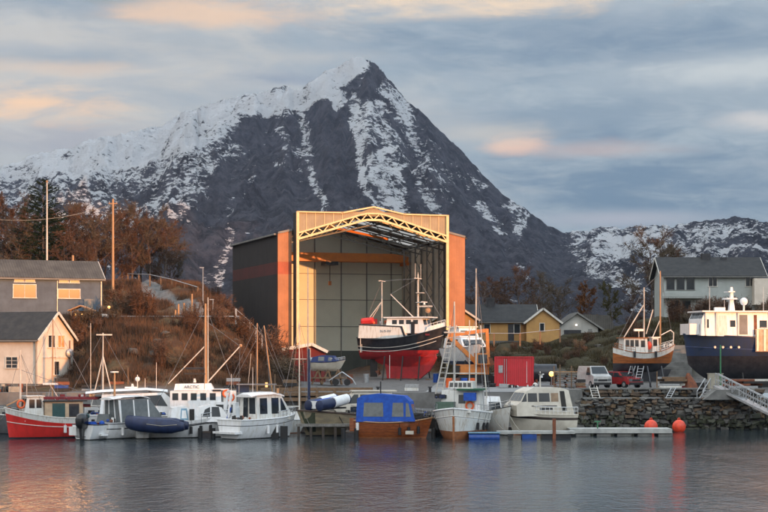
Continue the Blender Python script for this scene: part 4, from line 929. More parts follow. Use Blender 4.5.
# ================================================================== BOATS
class Hull:
    """hull along +x (bow), origin amidships at the waterline"""
    def __init__(s, L, B, zs, draft=.45, tr=.8, fine=2.1, rake=.5, pws=.32, pwb=.95, dbl=False, keelrise=.8, flare=0.0):
        s.L, s.B, s.zs, s.draft, s.tr, s.fine, s.rake, s.pws, s.pwb, s.dbl, s.keelrise, s.flare = L, B, zs, draft, tr, fine, rake, pws, pwb, dbl, keelrise, flare
    def sheer(s, t):
        a, b, c = s.zs; x1 = .45
        return a*(t-x1)*(t-1)/(x1) + b*t*(t-1)/(x1*(x1-1)) + c*t*(t-x1)/(1-x1)
    def half(s, t):
        if s.dbl: f = 1-abs((t-.45)/.45)**2.4 if t < .45 else 1-((t-.45)/.55)**s.fine
        elif t < .42: f = s.tr+(1-s.tr)*math.sin(math.pi/2*t/.42)
        else: f = 1-((t-.42)/.58)**s.fine
        return max(.012, f)*s.B/2
    def zk(s, t): return -s.draft*(1-max(0, (t-(1-s.keelrise*.4))/(s.keelrise*.4))**2*.9) if t > 1-s.keelrise*.4 else -s.draft
    def pt(s, t, z, side, out=0.0):
        zk, zt = s.zk(t), s.sheer(t); v = max(0, min(1, (z-zk)/(zt-zk)))
        pw = s.pws+(s.pwb-s.pws)*max(0, (t-.35)/.65)**1.5
        y = (s.half(t)*(v**pw)+out)*side
        x = t*s.L-s.L/2-s.rake*(1-v)*max(0, (t-.55)/.45)**1.5
        return Vector((x, y, z))
    def build(s, parent, bottom, side, band=None, bandw=.3, stripe=None, stripez=None, stripew=.1, wl=.06, name='hull', n=26):
        ts = [1-(1-i/n)**1.35 for i in range(n+1)]
        mats = [bottom, side, band or side, stripe or side]
        segs = [(lambda t: s.zk(t), 0, 0), (lambda t: wl, 5, 0)]
        if stripe:
            segs += [(lambda t: s.sheer(t)-stripez-stripew, 4, 1), (lambda t: s.sheer(t)-stripez, 1, 3)]
        if band: segs += [(lambda t: s.sheer(t)-bandw, 4, 1), (lambda t: s.sheer(t), 2, 2)]
        else: segs += [(lambda t: s.sheer(t), 5, 1)]
        cols = []; rowm = []
        for t in ts:
            zz = [s.zk(t)]; rowm = []
            for f, k, m in segs[1:]:
                z0 = zz[-1]; z1 = max(z0+.004*k, min(f(t), s.sheer(t)))
                for i in range(k): zz.append(z0+(z1-z0)*(i+1)/k); rowm.append(m)
            cols.append(zz)
        mb = MB(); nr = len(cols[0]); vs = []; fs = []; ms = []
        for t, zz in zip(ts, cols):
            for sd_ in (-1, 1): vs += [s.pt(t, z, sd_) for z in zz]
        for i in range(n):
            for sd_ in (0, 1):
                for r in range(nr-1):
                    a = i*2*nr+sd_*nr+r; b = a+2*nr; q = (a, b, b+1, a+1); fs.append(q if sd_ == 0 else q[::-1]); ms.append(rowm[r])
        for r in range(nr-1): fs.append((r, r+1, nr+r+1, nr+r)); ms.append(rowm[r])
        for e in (0, n):
            pass
        mb.add(vs, fs, ms); return mb.build(name, mats, parent, True, 50)
    def deck(s, parent, m, dz=.07, name='deck', inset=.0):
        mb = MB(); vs = []; n = 18
        for i in range(n+1):
            t = i/n*.985; z = s.sheer(t)-dz
            for sd_ in (-1, 1):
                p = s.pt(t, z, sd_); p.y *= .97; vs.append(p)
        mb.add(vs, [(2*i, 2*i+2, 2*i+3, 2*i+1) for i in range(n)]); return mb.build(name, m, parent)
    def rub(s, parent, m, r=.035, dz=0.0, name='gunwale', t0=0.0, t1=1.0, out=.0):
        mb = MB(); n = 20
        for sd_ in (-1, 1): mb.path([s.pt(t0+(t1-t0)*i/n, s.sheer(t0+(t1-t0)*i/n)-dz, sd_, out) for i in range(n+1)], r, 5)
        if t0 == 0: mb.tube(s.pt(0, s.sheer(0)-dz, -1, out), s.pt(0, s.sheer(0)-dz, 1, out), r, r, 5)
        return mb.build(name, m, parent, True)
    def rail(s, parent, t0, t1, h=.55, m=None, k=5, name='rail', mid=True, r=.02, ins=.06):
        m = m or M_steel; mb = MB(); n = 12
        for sd_ in (-1, 1):
            def q(t, hh): p = s.pt(t, s.sheer(t), sd_, -ins if s.half(t) > ins*2 else 0); return p+Vector((0, 0, hh))
            mb.path([q(t0+(t1-t0)*i/n, h) for i in range(n+1)], r*1.2, 5)
            if mid: mb.path([q(t0+(t1-t0)*i/n, h*.5) for i in range(n+1)], r*.8, 5)
            for i in range(k+1): t = t0+(t1-t0)*i/k; mb.tube(q(t, 0), q(t, h), r)
        return mb.build(name, m, parent)
class Cab:
    """deckhouse: side profile (x,z) from the aft foot forwards over the top, half-width w0 at zmin and w1 at zmax"""
    def __init__(s, prof, w0, w1): s.p = prof; s.w0, s.w1 = w0, w1; s.z0 = min(z for _, z in prof); s.z1 = max(z for _, z in prof)
    def w(s, z): return s.w0+(s.w1-s.w0)*(z-s.z0)/(s.z1-s.z0+1e-9)
    def build(s, parent, m, name='cabin'):
        n = len(s.p); v = [(x, -s.w(z), z) for x, z in s.p]+[(x, s.w(z), z) for x, z in s.p]
        return MB().add(v, [tuple(range(n)), tuple(range(2*n-1, n-1, -1))]+[((k+1) % n, k, n+k, n+(k+1) % n) for k in range(n)]).build(name, m, parent)
    def side(s, parent, poly, m=None, name='window', sides=(-1, 1), o=.012):
        for sd_ in sides:
            v = [(x, sd_*(s.w(z)+o), z) for x, z in poly]+[(x, sd_*(s.w(z)-.02), z) for x, z in poly]; n = len(poly)
            MB().add(v, [tuple(range(n)), tuple(range(2*n-1, n-1, -1))]+[((k+1) % n, k, n+k, n+(k+1) % n) for k in range(n)]).build(name, m or M_glass, parent)
    def edge(s, parent, i, s0, s1, f0, f1, m=None, name='window', o=.014):
        (xa, za), (xb, zb) = s.p[i], s.p[(i+1) % len(s.p)]; d = Vector((xb-xa, 0, zb-za)).normalized(); nrm = Vector((-d.z, 0, d.x))
        cx = sum(x for x, _ in s.p)/len(s.p); cz = sum(z for _, z in s.p)/len(s.p)
        if nrm.dot(Vector((xa-cx, 0, za-cz))) < 0: nrm = -nrm
        v = []
        for oo in (o, -.02):
            for ss, ff in ((s0, f0), (s0, f1), (s1, f1), (s1, f0)):
                x = xa+(xb-xa)*ss; z = za+(zb-za)*ss; v.append(Vector((x, s.w(z)*ff, z))+nrm*oo)
        MB().add(v, [(0, 1, 2, 3), (7, 6, 5, 4), (0, 4, 5, 1), (1, 5, 6, 2), (2, 6, 7, 3), (3, 7, 4, 0)]).build(name, m or M_glass, parent)
def R4(x0, x1, z0, z1, s0=0.0, s1=0.0): return [(x0, z0), (x1, z0), (x1+s1, z1), (x0+s0, z1)]
def boat(name, label, px, D, rz, cat='boat', z=0.0, group='boats moored along the quay'): return thing(name, label, cat, (XX(px, D), D, z), rz, group)
def mast(parent, x, z0, z1, r=.055, m=None, y=0.0, lean=0.0, name='mast'):
    return MB().tube((x, y, z0), (x+lean, y, z1), r, r*.65, 8).build(name, m or M_mastw, parent, True)
def stays(parent, segs, r=.016, m=None, name='rigging'):
    mb = MB()
    for a, b in segs: mb.tube(a, b, r, r, 4)
    return mb.build(name, m or M_wire, parent)
def radar(parent, x, y, z, w=.9):
    MB().tube((x, y, z), (x, y, z+.22), .13, .10, 8).build('radar_base', M_gel, parent); MB().box(x-.07, x+.07, y-w/2, y+w/2, z+.22, z+.32).build('radar_scanner', M_gel, parent)
def aerial(parent, x, y, z, h=1.6): MB().tube((x, y, z), (x, y, z+h), .02, .012, 5).build('aerial', M_gel, parent)
def ring(parent, x, y, z, ax='y'): MB().torus((x, y, z), .28, .075, ax, 18, 8).build('lifebuoy', M_orange, parent, True)
def fenders(parent, h, ts, side, m=None, z=.35):
    for t in ts:
        p = h.pt(t, max(h.sheer(t)*.45, z), side, .12); mb = MB().tube(p-Vector((0, 0, .28)), p+Vector((0, 0, .28)), .12, .12, 8); mb.tube(p+Vector((0, 0, .28)), h.pt(t, h.sheer(t), side), .015, .015, 4); mb.build('fender', m or M_gel, parent, True)
def clutter(parent, x0, x1, y0, y1, z, n, seed, mats, name='deck_gear', smax=.3):
    rnd = random.Random(seed)
    for k in range(n):
        x, y = rnd.uniform(x0, x1), rnd.uniform(y0, y1); s_ = rnd.uniform(smax*.4, smax); mb = MB(); c = rnd.randrange(3)
        if c == 0: mb.box(x-s_, x+s_, y-s_*.7, y+s_*.7, z, z+s_)
        elif c == 1: mb.ball((x, y, z+s_*.6), s_*.7, n=10, k=6)
        else: mb.tube((x, y, z), (x, y, z+s_*1.5), s_*.5, s_*.4, 10)
        mb.build(name, mats[rnd.randrange(len(mats))], parent)
def outboard(parent, x, y, z, s_=1.0, m=None):
    o = MB().loft([[(x-.02*s_+a*s_*sx, y+b*s_*sy, z+zz*s_) for a, b in ((-.45, -.2), (-.5, 0), (-.45, .2), (.15, .26), (.3, .12), (.3, -.12), (.15, -.26))] for zz, sx, sy in ((-.1, .7, .8), (.1, 1, 1.05), (.45, 1.05, 1.1), (.72, .85, .9), (.8, .5, .6))]).build('outboard_motor', m or M_outb, parent, True, 60)
    MB().loft([[(x+a*s_*k-.1, y+b*s_*k, z+zz*s_) for a, b in ((-.2, -.09), (-.2, .09), (.12, .06), (.12, -.06))] for zz, k in ((-.1, 1.1), (-.8, .8), (-1.1, 1))]).build('leg', m or M_outb, o); MB().box(x-.5*s_, x+.1, y-.14, y+.14, z-.62*s_, z-.58*s_).build('anti_ventilation_plate', m or M_outb, o)
    return o
def text_on(parent, s, loc, size, m, rot=(R(90), 0, 0), name='lettering'):
    cu = bpy.data.curves.new(name, 'FONT'); cu.body = s; cu.size = size; cu.extrude = .004; cu.align_x = 'CENTER'; cu.align_y = 'CENTER'
    o = bpy.data.objects.new(name, cu); COL.objects.link(o); o.location = loc; o.rotation_euler = rot; cu.materials.append(m); bpy.context.view_layer.update(); me = bpy.data.meshes.new_from_object(o.evaluated_get(bpy.context.evaluated_depsgraph_get())); q = bpy.data.objects.new(name, me); COL.objects.link(q); q.location = loc; q.rotation_euler = rot; q.parent = parent; bpy.data.objects.remove(o); return q

# 1 -- red fishing boat, far left
t = boat('red_fishing_boat', 'red wooden fishing boat with white bulwark and dark green door, far left of the row', 45, 129.6, 207, 'fishing boat')
h = Hull(6.2, 2.5, (1.55, 1.62, 2.35), .5, .86, 2.6, .35); h.build(t, M_black, M_red, M_gel2, .42, wl=.10); h.deck(t, M_dirty, .3); h.rub(t, M_gel2, .045)
hr = MB(); hr.path([h.pt(i/16, h.sheer(i/16)*.55, 1, .02) for i in range(17)], .03, 5); hr.build('rubbing_rope', M_trim, t)
c = Cab([(.3, 1.3), (.3, 3.15), (1.55, 3.1), (1.75, 2.1), (1.75, 1.3)], .72, .64); c.build(t, M_gel2, 'wheelhouse')
c.side(t, R4(.45, .85, 2.3, 2.95)); c.side(t, R4(.98, 1.4, 2.3, 2.95)); c.edge(t, 2, .08, .75, -.85, -.08); c.edge(t, 2, .08, .75, .08, .85)
MB().box(.2, 1.65, -.75, .75, 3.15, 3.23).build('wheelhouse_roof', M_gel2, t)
c = Cab([(-2.7, 1.2), (-2.7, 2.75), (.25, 2.75), (.25, 1.2)], .95, .92); c.build(t, M_sand, 'shelter'); c.side(t, R4(-1.3, -.3, 1.3, 2.65), M_teal, 'door'); c.side(t, R4(-2.4, -1.6, 1.6, 2.6), M_black, 'dark_opening_panel')  # solid black panel, the shade of an open shelter side is its colour
MB().box(-3.0, .35, -1.05, 1.05, 2.76, 2.86).build('canopy_top', M_dirty, t); clutter(t, -2.8, .1, -.9, .9, 2.87, 7, 3, [M_dirty, M_bluec, M_gel2, M_maroon], smax=.16)
mast(t, 1.9, 1.9, 6.7, .09, M_mastw); stays(t, [((1.9, 0, 6.5), (3.0, 0, 2.4)), ((1.9, 0, 6.5), (.2, -.9, 2.0)), ((1.9, 0, 6.5), (.2, .9, 2.0)), ((1.9, 0, 5.2), (-2.5, 0, 3.6))])
MB().bar((1.9, 0, 3.0), (3.0, .1, 2.5), .09).build('derrick', M_spar, t); ring(t, 1.95, .4, 2.6); fenders(t, h, (.15, .3), 1, M_gel); clutter(t, -3.0, -2.75, -.8, .8, 1.35, 4, 5, [M_dirty, M_black, M_maroon])

# 2 -- small boat with outboard
t = boat('outboard_skiff', 'small white open boat, big black outboard at its stern, beside the red boat', 101, 128.4, 64, 'motorboat')
h = Hull(4.6, 2.1, (1.15, 1.15, 1.45), .3, .92, 2.2, .5); h.build(t, M_algae, M_gel); h.deck(t, M_dirty, .25); h.rub(t, M_black, .04)
outboard(t, -2.45, -.15, 1.0, 1.25); MB().box(-2.65, -2.3, .35, 1.0, .35, 1.0).build('swim_platform', M_gel, t)
ws = Cab([(.2, 1.2), (.3, 1.85), (.5, 1.85), (1.0, 1.2)], .6, .5); ws.build(t, M_vinyl, 'windscreen'); clutter(t, -2.0, -.2, -.8, .8, 1.0, 7, 8, [M_dirty, M_teal, M_maroon, M_bluec], smax=.35)
pr_ = MB().ball((-1.9, .1, 1.75), .33, (1.3, 1, .75)).build('motor_cover', M_teal, t)

# 3 -- canopy cruiser
t = boat('hardtop_cruiser', 'white hardtop cruiser with clear canopy screens, third boat from the left', 131, 130.2, 48, 'motorboat')
h = Hull(6.0, 2.7, (1.25, 1.3, 1.6), .35, .92, 2.2, .6); h.build(t, M_algae, M_gel, stripe=M_black, stripez=.45, stripew=.07); h.deck(t, M_gel, .06); h.rub(t, M_black, .03, .1)
MB().box(-3.75, -3.1, -1.1, 1.1, .28, .42).build('swim_platform', M_gel, t)
c = Cab([(-1.8, 1.2), (-1.9, 2.95), (1.1, 3.0), (2.2, 1.6), (2.2, 1.2)], 1.08, .86); c.build(t, M_vinyl, 'canopy_screen')
for a, b in ((-1.88, -1.76), (-.55, -.45), (.85, .97)): c.side(t, R4(a, b, 1.25, 2.9, 0, 0), M_gel, 'canopy_frame', o=.03)
for f in (-.97, -.35, .35, .9): c.edge(t, 0, .02, .98, f-.05, f+.05, M_gel, 'canopy_frame', .03)
rf = MB(); rf.loft([[(x, -w, z), (x, -w*.5, z+.1), (x, w*.5, z+.1), (x, w, z), (x, w*.5, z-.06), (x, -w*.5, z-.06)] for x, w, z in ((-2.4, .85, 2.98), (-1.5, .98, 3.12), (.2, .98, 3.15), (1.3, .75, 2.98))]); rf.build('hardtop', M_gel, t, True)
MB().torus((-.9, .3, 2.0), .17, .02, 'x').build('steering_wheel', M_black, t); MB().box(-1.5, -1.1, -.6, -.1, 1.3, 1.9).build('seat', M_dirty, t); mast(t, -1.6, 3.1, 5.0, .09, M_spar); MB().box(-1.9, -1.3, -.12, .12, 4.98, 5.08).build('spreader', M_gel, t)
fenders(t, h, (.2, .45), -1)

# 4 -- white cabin cruiser with the name board
t = boat('white_cabin_cruiser', 'white cabin cruiser with pale blue door and long low stern platform behind the navy inflatable', 189, 130.3, 14, 'motorboat')
h = Hull(6.6, 2.6, (1.0, 1.3, 1.75), .35, .9, 2.2, .7); h.build(t, M_algae, M_gel, stripe=M_black, stripez=.35, stripew=.08); h.deck(t, M_gel, .06); h.rub(t, M_black, .028, .3)
MB().box(-4.1, -3.2, -1.2, 1.2, .05, .62).build('swim_platform', M_gel, t)
c = Cab([(-1.6, 1.1), (-1.4, 2.3), (-.4, 2.45), (.7, 1.5), (.7, 1.1)], 1.0, .82); c.build(t, M_gel, 'cuddy'); c.side(t, R4(-.8, -.15, 1.35, 2.25, .08, -.12), M_pblue, 'door'); c.side(t, R4(-.7, -.28, 1.5, 2.1, .05, -.08), M_gel, 'door_panel', o=.02)
c = Cab([(.5, 1.2), (.7, 2.3), (1.5, 2.55), (2.4, 2.3), (3.0, 1.4), (3.0, 1.2)], .98, .8); c.build(t, M_gel, 'forward_cabin'); c.side(t, [(.9, 1.6), (1.5, 1.6), (1.5, 2.35), (1.1, 2.15)]); c.side(t, R4(1.62, 2.3, 1.6, 2.35, 0, -.12))
ar = MB(); ar.path([(2.9, -.95, 1.5), (3.15, -.8, 3.5), (3.15, .8, 3.5), (2.9, .95, 1.5)], .11, 8); ar.build('arch', M_gel, t, True); MB().bar((3.0, -.2, 1.8), (2.8, -.4, 2.6), .16).build('person_shaped_cover', M_bluec, t) if False else None
MB().bar((2.75, -.95, 1.3), (3.1, -.95, 2.3), .12).build('boarding_pole', M_bluec, t)
MB().box(-.1, .25, -1.25, -1.0, 1.35, 2.2).build('coiled_gear', M_dirty, t)
fenders(t, h, (.5, .62, .75), -1, M_rubber); h.rail(t, .62, .98, .4)

# 4b -- navy inflatable lying across the platform
t = boat('inflatable_dinghy', 'navy blue inflatable dinghy lying across the stern of the white cabin cruiser', 155, 127.4, 176, 'inflatable', 1.0); t.scale = (.95, 1.05, 1.3)
pts = []
for sd_ in (-1, 1):
    mb = MB(); c_ = [(-2.5, .78, 0), (-1.5, .8, .02), (-.2, .8, .04), (1.0, .72, .1), (1.8, .42, .18), (2.15, .0, .24)]
    rr = [.22, .42, .43, .42, .40, .38]; rings = []
    for (x, y, z), r_ in zip(c_, rr):
        rings.append([(x+(0 if x < 1.5 else math.cos(2*math.pi*k/12)*r_*.5), sd_*y+math.cos(2*math.pi*k/12)*r_*(1 if x < 1.5 else .75), z+math.sin(2*math.pi*k/12)*r_) for k in range(12)])
    mb.loft(rings); mb.build('tube', M_navy, t, True)
MB().box(-2.1, 1.2, -.75, .75, -.3, -.15).build('floor', M_dirty, t); MB().box(-2.15, -2.05, -.6, .6, -.3, .35).build('transom', M_navy, t)
rp_ = MB(); rp_.path([(-2.0, .82+.4, .12), (-.8, .82+.42, .05), (.4, .8+.4, .15)], .02); rp_.build('grab_rope', M_rope, t)

# 5 -- flybridge cruiser behind
t = boat('flybridge_cruiser', 'large white cruiser with long hardtop and dark side windows behind the canopy cruiser', 140, 136.8, 8, 'motorboat')
h = Hull(9.0, 3.2, (1.5, 1.6, 2.0), .5, .9, 2.2, .9); h.build(t, M_algae, M_gel, stripe=M_blueh, stripez=.5, stripew=.1); h.deck(t, M_gel, .06); h.rub(t, M_gel, .05)
c = Cab([(-3.2, 1.5), (-3.0, 3.15), (1.9, 3.3), (3.3, 2.0), (3.3, 1.5)], 1.3, 1.05); c.build(t, M_gel, 'saloon')
for a, b in ((-2.7, -1.7), (-1.5, -.5)): c.side(t, R4(a, b, 2.45, 2.95))
c.side(t, [(-.3, 2.3), (2.2, 2.2), (1.65, 3.1), (-.3, 3.0)])
rf = MB(); rf.loft([[(x, -w, z), (x, -w*.6, z+.16), (x, w*.6, z+.16), (x, w, z), (x, w*.5, z-.08), (x, -w*.5, z-.08)] for x, w, z in ((-4.3, .9, 3.2), (-3, 1.25, 3.35), (.5, 1.25, 3.5), (2.2, .9, 3.35))]); rf.build('hardtop', M_gel, t, True)
radar(t, -.6, 0, 3.66, .9); MB().ball((-.2, .4, 4.35), .2).build('aerial_dome', M_gel, t); mast(t, -.2, 3.5, 4.7, .05); aerial(t, 1.3, -.4, 3.5, 2.2); aerial(t, .4, .5, 3.5, .9)
MB().box(-1.2, -.2, -.5, .5, 3.62, 3.74).build('mast_foot', M_gel, t)

# 6 -- white fishing boat with named wheelhouse, boom mast
t = boat('wheelhouse_fishing_boat', 'white fishing boat with lettered wheelhouse, tall derrick mast and orange lifebuoy', 196, 135.6, 4, 'fishing boat')
h = Hull(7.4, 2.9, (1.5, 1.6, 2.2), .5, .85, 2.4, .4); h.build(t, M_rust, M_gel2); h.deck(t, M_dirty, .2); h.rub(t, M_gel2, .05)
c = Cab([(-2.0, 1.3), (-2.0, 3.45), (2.0, 3.5), (2.1, 1.3)], 1.15, 1.05); c.build(t, M_gel, 'wheelhouse')
for a in (-1.85, -1.12, -.4, .35, 1.1): c.side(t, R4(a+.03, a+.5, 2.72, 3.28))
c.edge(t, 2, .05, .4, -.8, -.1); c.edge(t, 2, .05, .4, .1, .8)
tp = Cab([(-1.7, 3.5), (-1.6, 4.0), (1.2, 4.05), (1.5, 3.5)], .95, .8); tp.build(t, M_gel, 'upper_coaming'); text_on(t, 'ARCTIC', (-.3, -.96, 3.76), .34, M_black, (R(76), 0, 0), 'lettering')
MB().box(1.3, 2.6, -1.1, 1.1, 3.52, 3.6).build('roof_visor', M_gel, t); MB().box(1.35, 2.0, -1.14, -1.10, 3.42, 3.56).build('dark_board', M_black, t)
ring(t, 2.45, -1.05, 3.25); ring(t, 2.75, -1.0, 2.95)
MB().box(2.2, 3.2, -1.0, 1.0, 1.5, 3.45).build('forward_house', M_gel2, t)
mast(t, .75, 3.9, 10.4, .12, M_spar); mast(t, .95, 3.9, 10.9, .05, M_mastw)
MB().box(-.9, .75, -.5, .5, 4.75, 4.85).build('platform', M_dirty, t); MB().box(-.8, .6, -.45, .45, 5.15, 5.3).build('spotlight_bar', M_black, t); radar(t, -.1, 0, 4.1, .8)
MB().tube((.9, 0, 4.1), (3.5, 0, 7.0), .06, .05).build('boom', M_mastw, t); MB().tube((.7, 0, 7.0), (-2.2, 0, 4.0), .05, .04).build('boom', M_mastw, t); MB().ball((3.55, 0, 7.05), .13).build('block', M_spar, t)
stays(t, [((.8, 0, 10.2), (3.5, 0, 2.4)), ((.8, 0, 10.2), (-3.3, 0, 2.0)), ((3.5, 0, 7.0), (3.4, 0, 4.0)), ((.8, 0, 9.0), (3.5, 0, 7.0)), ((.75, -.4, 8.0), (.7, -1.1, 3.6))])

# 7 -- white cabin boat
t = boat('white_cabin_boat', 'small white boat with rounded wheelhouse and two tall side windows, broad stern to the left', 263, 130.0, 47, 'motorboat')
h = Hull(6.9, 2.9, (1.45, 1.5, 1.75), .4, .95, 2.2, .7); h.build(t, M_algae, M_gel, stripe=M_black, stripez=.42, stripew=.05); h.deck(t, M_gel, .06); h.rub(t, M_gel, .05, .0)
MB().box(-4.0, -3.25, -1.25, 1.25, .42, .58).build('swim_platform', M_gel, t); text_on(t, '17756', (-3.315, -.1, 1.05), .34, M_wire, (R(90), 0, R(-90)), 'registration')
c = Cab([(-1.5, 1.4), (-1.5, 3.25), (1.0, 3.3), (1.95, 2.0), (1.95, 1.4)], 1.0, .9); c.build(t, M_gel2, 'wheelhouse')
for a, b in ((-1.2, -.45), (.0, .75)): c.side(t, R4(a, b, 1.85, 3.05))
c.side(t, [(.95, 2.05), (1.6, 2.05), (1.05, 3.0), (.95, 3.0)]); c.edge(t, 0, .25, .9, -.8, -.1); c.edge(t, 0, .1, .9, .05, .6, M_glass, 'door'); c.edge(t, 2, .1, .9, -.9, -.05); c.edge(t, 2, .1, .9, .05, .9)
rf = MB(); rf.loft([[(x, -w, z), (x, -w*.6, z+.13), (x, w*.6, z+.13), (x, w, z), (x, w, z-.07), (x, -w, z-.07)] for x, w, z in ((-2.0, .85, 3.2), (-1.5, 1.02, 3.32), (.3, 1.02, 3.38), (1.4, .9, 3.2), (1.6, .6, 3.05))]); rf.build('roof', M_gel, t, True)
MB().box(-1.05, -.75, -1.06, -1.02, 2.2, 2.5).build('grab_hook', M_black, t); h.rail(t, .55, .98, .5); fenders(t, h, (.4, .55), -1, M_gel); MB().tube((.9, -.7, 3.4), (.9, -.7, 3.75), .1).build('lamp', M_spar, t); aerial(t, -.6, .5, 3.4, 2.0)

# 7b -- open boat with windscreen behind
t = boat('windscreen_boat', 'low white boat with raked windscreen, mostly behind the white cabin boat', 244, 136.5, 185, 'motorboat')
h = Hull(5.5, 2.1, (1.3, 1.3, 1.6), .3, .9); h.build(t, M_algae, M_gel); h.deck(t, M_dirty, .1); h.rub(t, M_black, .03)
c = Cab([(-.6, 1.2), (-.5, 2.2), (.2, 2.3), (1.1, 1.3), (1.1, 1.2)], .8, .65); c.build(t, M_gel, 'cuddy'); c.side(t, [(-.4, 1.5), (.75, 1.45), (.15, 2.15), (-.4, 2.1)]); c.edge(t, 2, .08, .92, -.85, .85)
MB().box(-2.6, .6, -.8, .8, 3.9, 3.97).build('canopy_top', M_wire, t)
for x in (-2.4, .4): MB().path([(x, -.75, 1.3), (x, -.75, 3.9)], .03).build('canopy_post', M_galv, t); MB().path([(x, .75, 1.3), (x, .75, 3.9)], .03).build('canopy_post', M_galv, t)
MB().box(-.4, .6, -.3, .3, 3.3, 3.88).build('hanging_box', M_blueh, t)

def sailboat(name, label, px, D, rz, L, hgt, mastm, hullm, sail=None, mx=.3, masts=None, deckh=.6, z=0):
    t = boat(name, label, px, D, rz, 'sailboat', z); h = Hull(L, L*.31, (1.15, 1.1, 1.45), .5, .6, 2.0, .9); h.build(t, M_rust, hullm); h.deck(t, M_gel2, .05); h.rub(t, M_gel, .04)
    c = Cab([(-L*.2, 1.1), (-L*.2, 1.1+deckh), (L*.16, 1.1+deckh*.9), (L*.26, 1.15)], L*.09, L*.08); c.build(t, M_gel, 'coach_roof')
    for k in range(3): c.side(t, R4(-L*.16+k*L*.11, -L*.16+k*L*.11+L*.07, 1.1+deckh*.35, 1.1+deckh*.75))
    for i, (dx, hh, lean) in enumerate(masts or [(mx, hgt, 0)]):
        m_ = mast(t, dx, 1.2, hh, .065, mastm, lean=lean); tp_ = (dx+lean, 0, hh)
        stays(t, [(tp_, (L*.48, 0, 1.5)), (tp_, (-L*.48, 0, 1.3)), (tp_, (dx-.2, -L*.14, 1.2)), (tp_, (dx-.2, L*.14, 1.2))], .014)
        s_ = MB(); s_.box(dx+lean*.6-.03, dx+lean*.6+.03, -.7, .7, hh*.66, hh*.66+.05); s_.build('spreader', mastm, t)
        if i == 0:
            b_ = MB().tube((dx, 0, 2.1), (dx-L*.42, 0, 2.15), .05).build('boom', mastm, t)
            if sail: MB().tube((dx-.1, 0, 2.25), (dx-L*.41, 0, 2.25), .17, .11, 8).build('sail_cover', sail, t, True)
    return t, h
t, h = sailboat('sailboat', 'sailboat with maroon sail cover and orange lit mast behind the red fishing boat', 60, 136.5, 172, 7.6, 9.2, M_spar, M_black, M_maroon, .6, deckh=.9)
MB().box(-3.2, 2.6, -1.0, 1.0, 2.75, 2.95).build('awning', M_maroon, t); MB().box(.3, 1.3, -.4, .4, 3.9, 4.05).build('radar_shelf', M_gel, t); stays(t, [((.8, -.3, 4.0), (1.6, -.9, 1.6)), ((.8, .3, 4.0), (-.4, -.9, 1.6))], .03, M_gel, 'radar_brace'); clutter(t, -3, 2.5, -.7, .7, 2.96, 6, 4, [M_gel, M_maroon, M_dirty], smax=.2)
t, h = sailboat('sailboat', 'sailboat with bare white A frame mast behind the canopy cruiser', 103, 139.5, 8, 7.4, 8.1, M_mastw, M_gel2, None, 0, deckh=.9)
f = MB(); f.tube((0, -.95, 1.5), (0, 0, 6.2), .05); f.tube((0, .95, 1.5), (0, 0, 6.2), .05); f.tube((-1.1, 0, 1.5), (0, 0, 6.2), .05); f.tube((1.1, 0, 1.5), (0, 0, 6.2), .05); f.box(-.55, .75, -.04, .04, 7.9, 8.0); f.build('mast_frame', M_mastw, t)
mast(t, -1.0, 1.2, 8.9, .04, M_galv)
t, h = sailboat('sailboat', 'sailboat with two leaning bare spars behind the white cabin boat', 256, 139.0, 5, 7.0, 8.8, M_spar, M_gel, None, .2, [(.1, 8.9, .0), (1.6, 8.7, -.95)][:2])
mast(t, -.9, 1.2, 6.4, .03, M_galv, lean=.5)
t, h = sailboat('sailboat', 'slim sailboat with pair of white masts and furled blue sail left of the tan boat', 302, 139.0, 60, 7.0, 9.0, M_mastw, M_gel2, None, -.4)
m_ = mast(t, .9, 1.2, 13.5, .06, M_galv); MB().tube((.9, -.1, 1.8), (.9, -.1, 6.8), .12, .09).build('furled_sail', M_navy, t)

# 8 -- tan hull with a blue and white inflatable on deck
t = boat('tan_hulled_boat', 'tan hulled boat with dark rim, carrying a blue inflatable on its deck', 333, 133.6, 204, 'motorboat')
h = Hull(6.1, 2.5, (1.5, 1.75, 2.0), .4, .8, 2.2, .8); h.build(t, M_black, M_beige); h.deck(t, M_dirty, .05); h.rub(t, mat('dark brown rub rail', (.06, .035, .025), .6), .07)
MB().add([h.pt(.80, h.sheer(.80)-.1, 1, .02), h.pt(.97, h.sheer(.97)-.1, 1, .02), h.pt(.93, .3, 1, .02), h.pt(.80, .3, 1, .02)], [(0, 1, 2, 3)]).build('green_cover', mat('olive canvas', (.05, .06, .035), .9), t)
MB().tube(h.pt(.5, 1.5, 1, .1), h.pt(.42, .8, 1, .1), .03).build('boat_hook', M_black, t)
t = boat('inflatable_tender', 'blue and white inflatable tender perched on the tan hulled boat', 326, 133.2, 232, 'inflatable', 2.38); t.scale = (1.15, 1.15, 1.25)
for sd_ in (-1, 1):
    rings = []
    for (x, y, z, r_) in ((-1.7, .55, .35, .30), (-.6, .57, .2, .33), (.7, .55, .05, .34), (1.3, .5, 0, .34), (1.38, .5, 0, .15)): rings.append([(x, sd_*y+math.cos(2*math.pi*k/12)*r_, z+math.sin(2*math.pi*k/12)*r_) for k in range(12)])
    MB().loft(rings).build('tube', M_navy if sd_ == 1 else M_navy, t, True)
    MB().loft([[(x, sd_*(y+.02)+math.cos(2*math.pi*k/12)*r_, z+.02+math.sin(2*math.pi*k/12)*r_) for k in range(12)] for (x, y, z, r_) in ((-1.5, .55, .33, .34), (.0, .57, .13, .36))]).build('tube_stripe', M_gel, t, True)
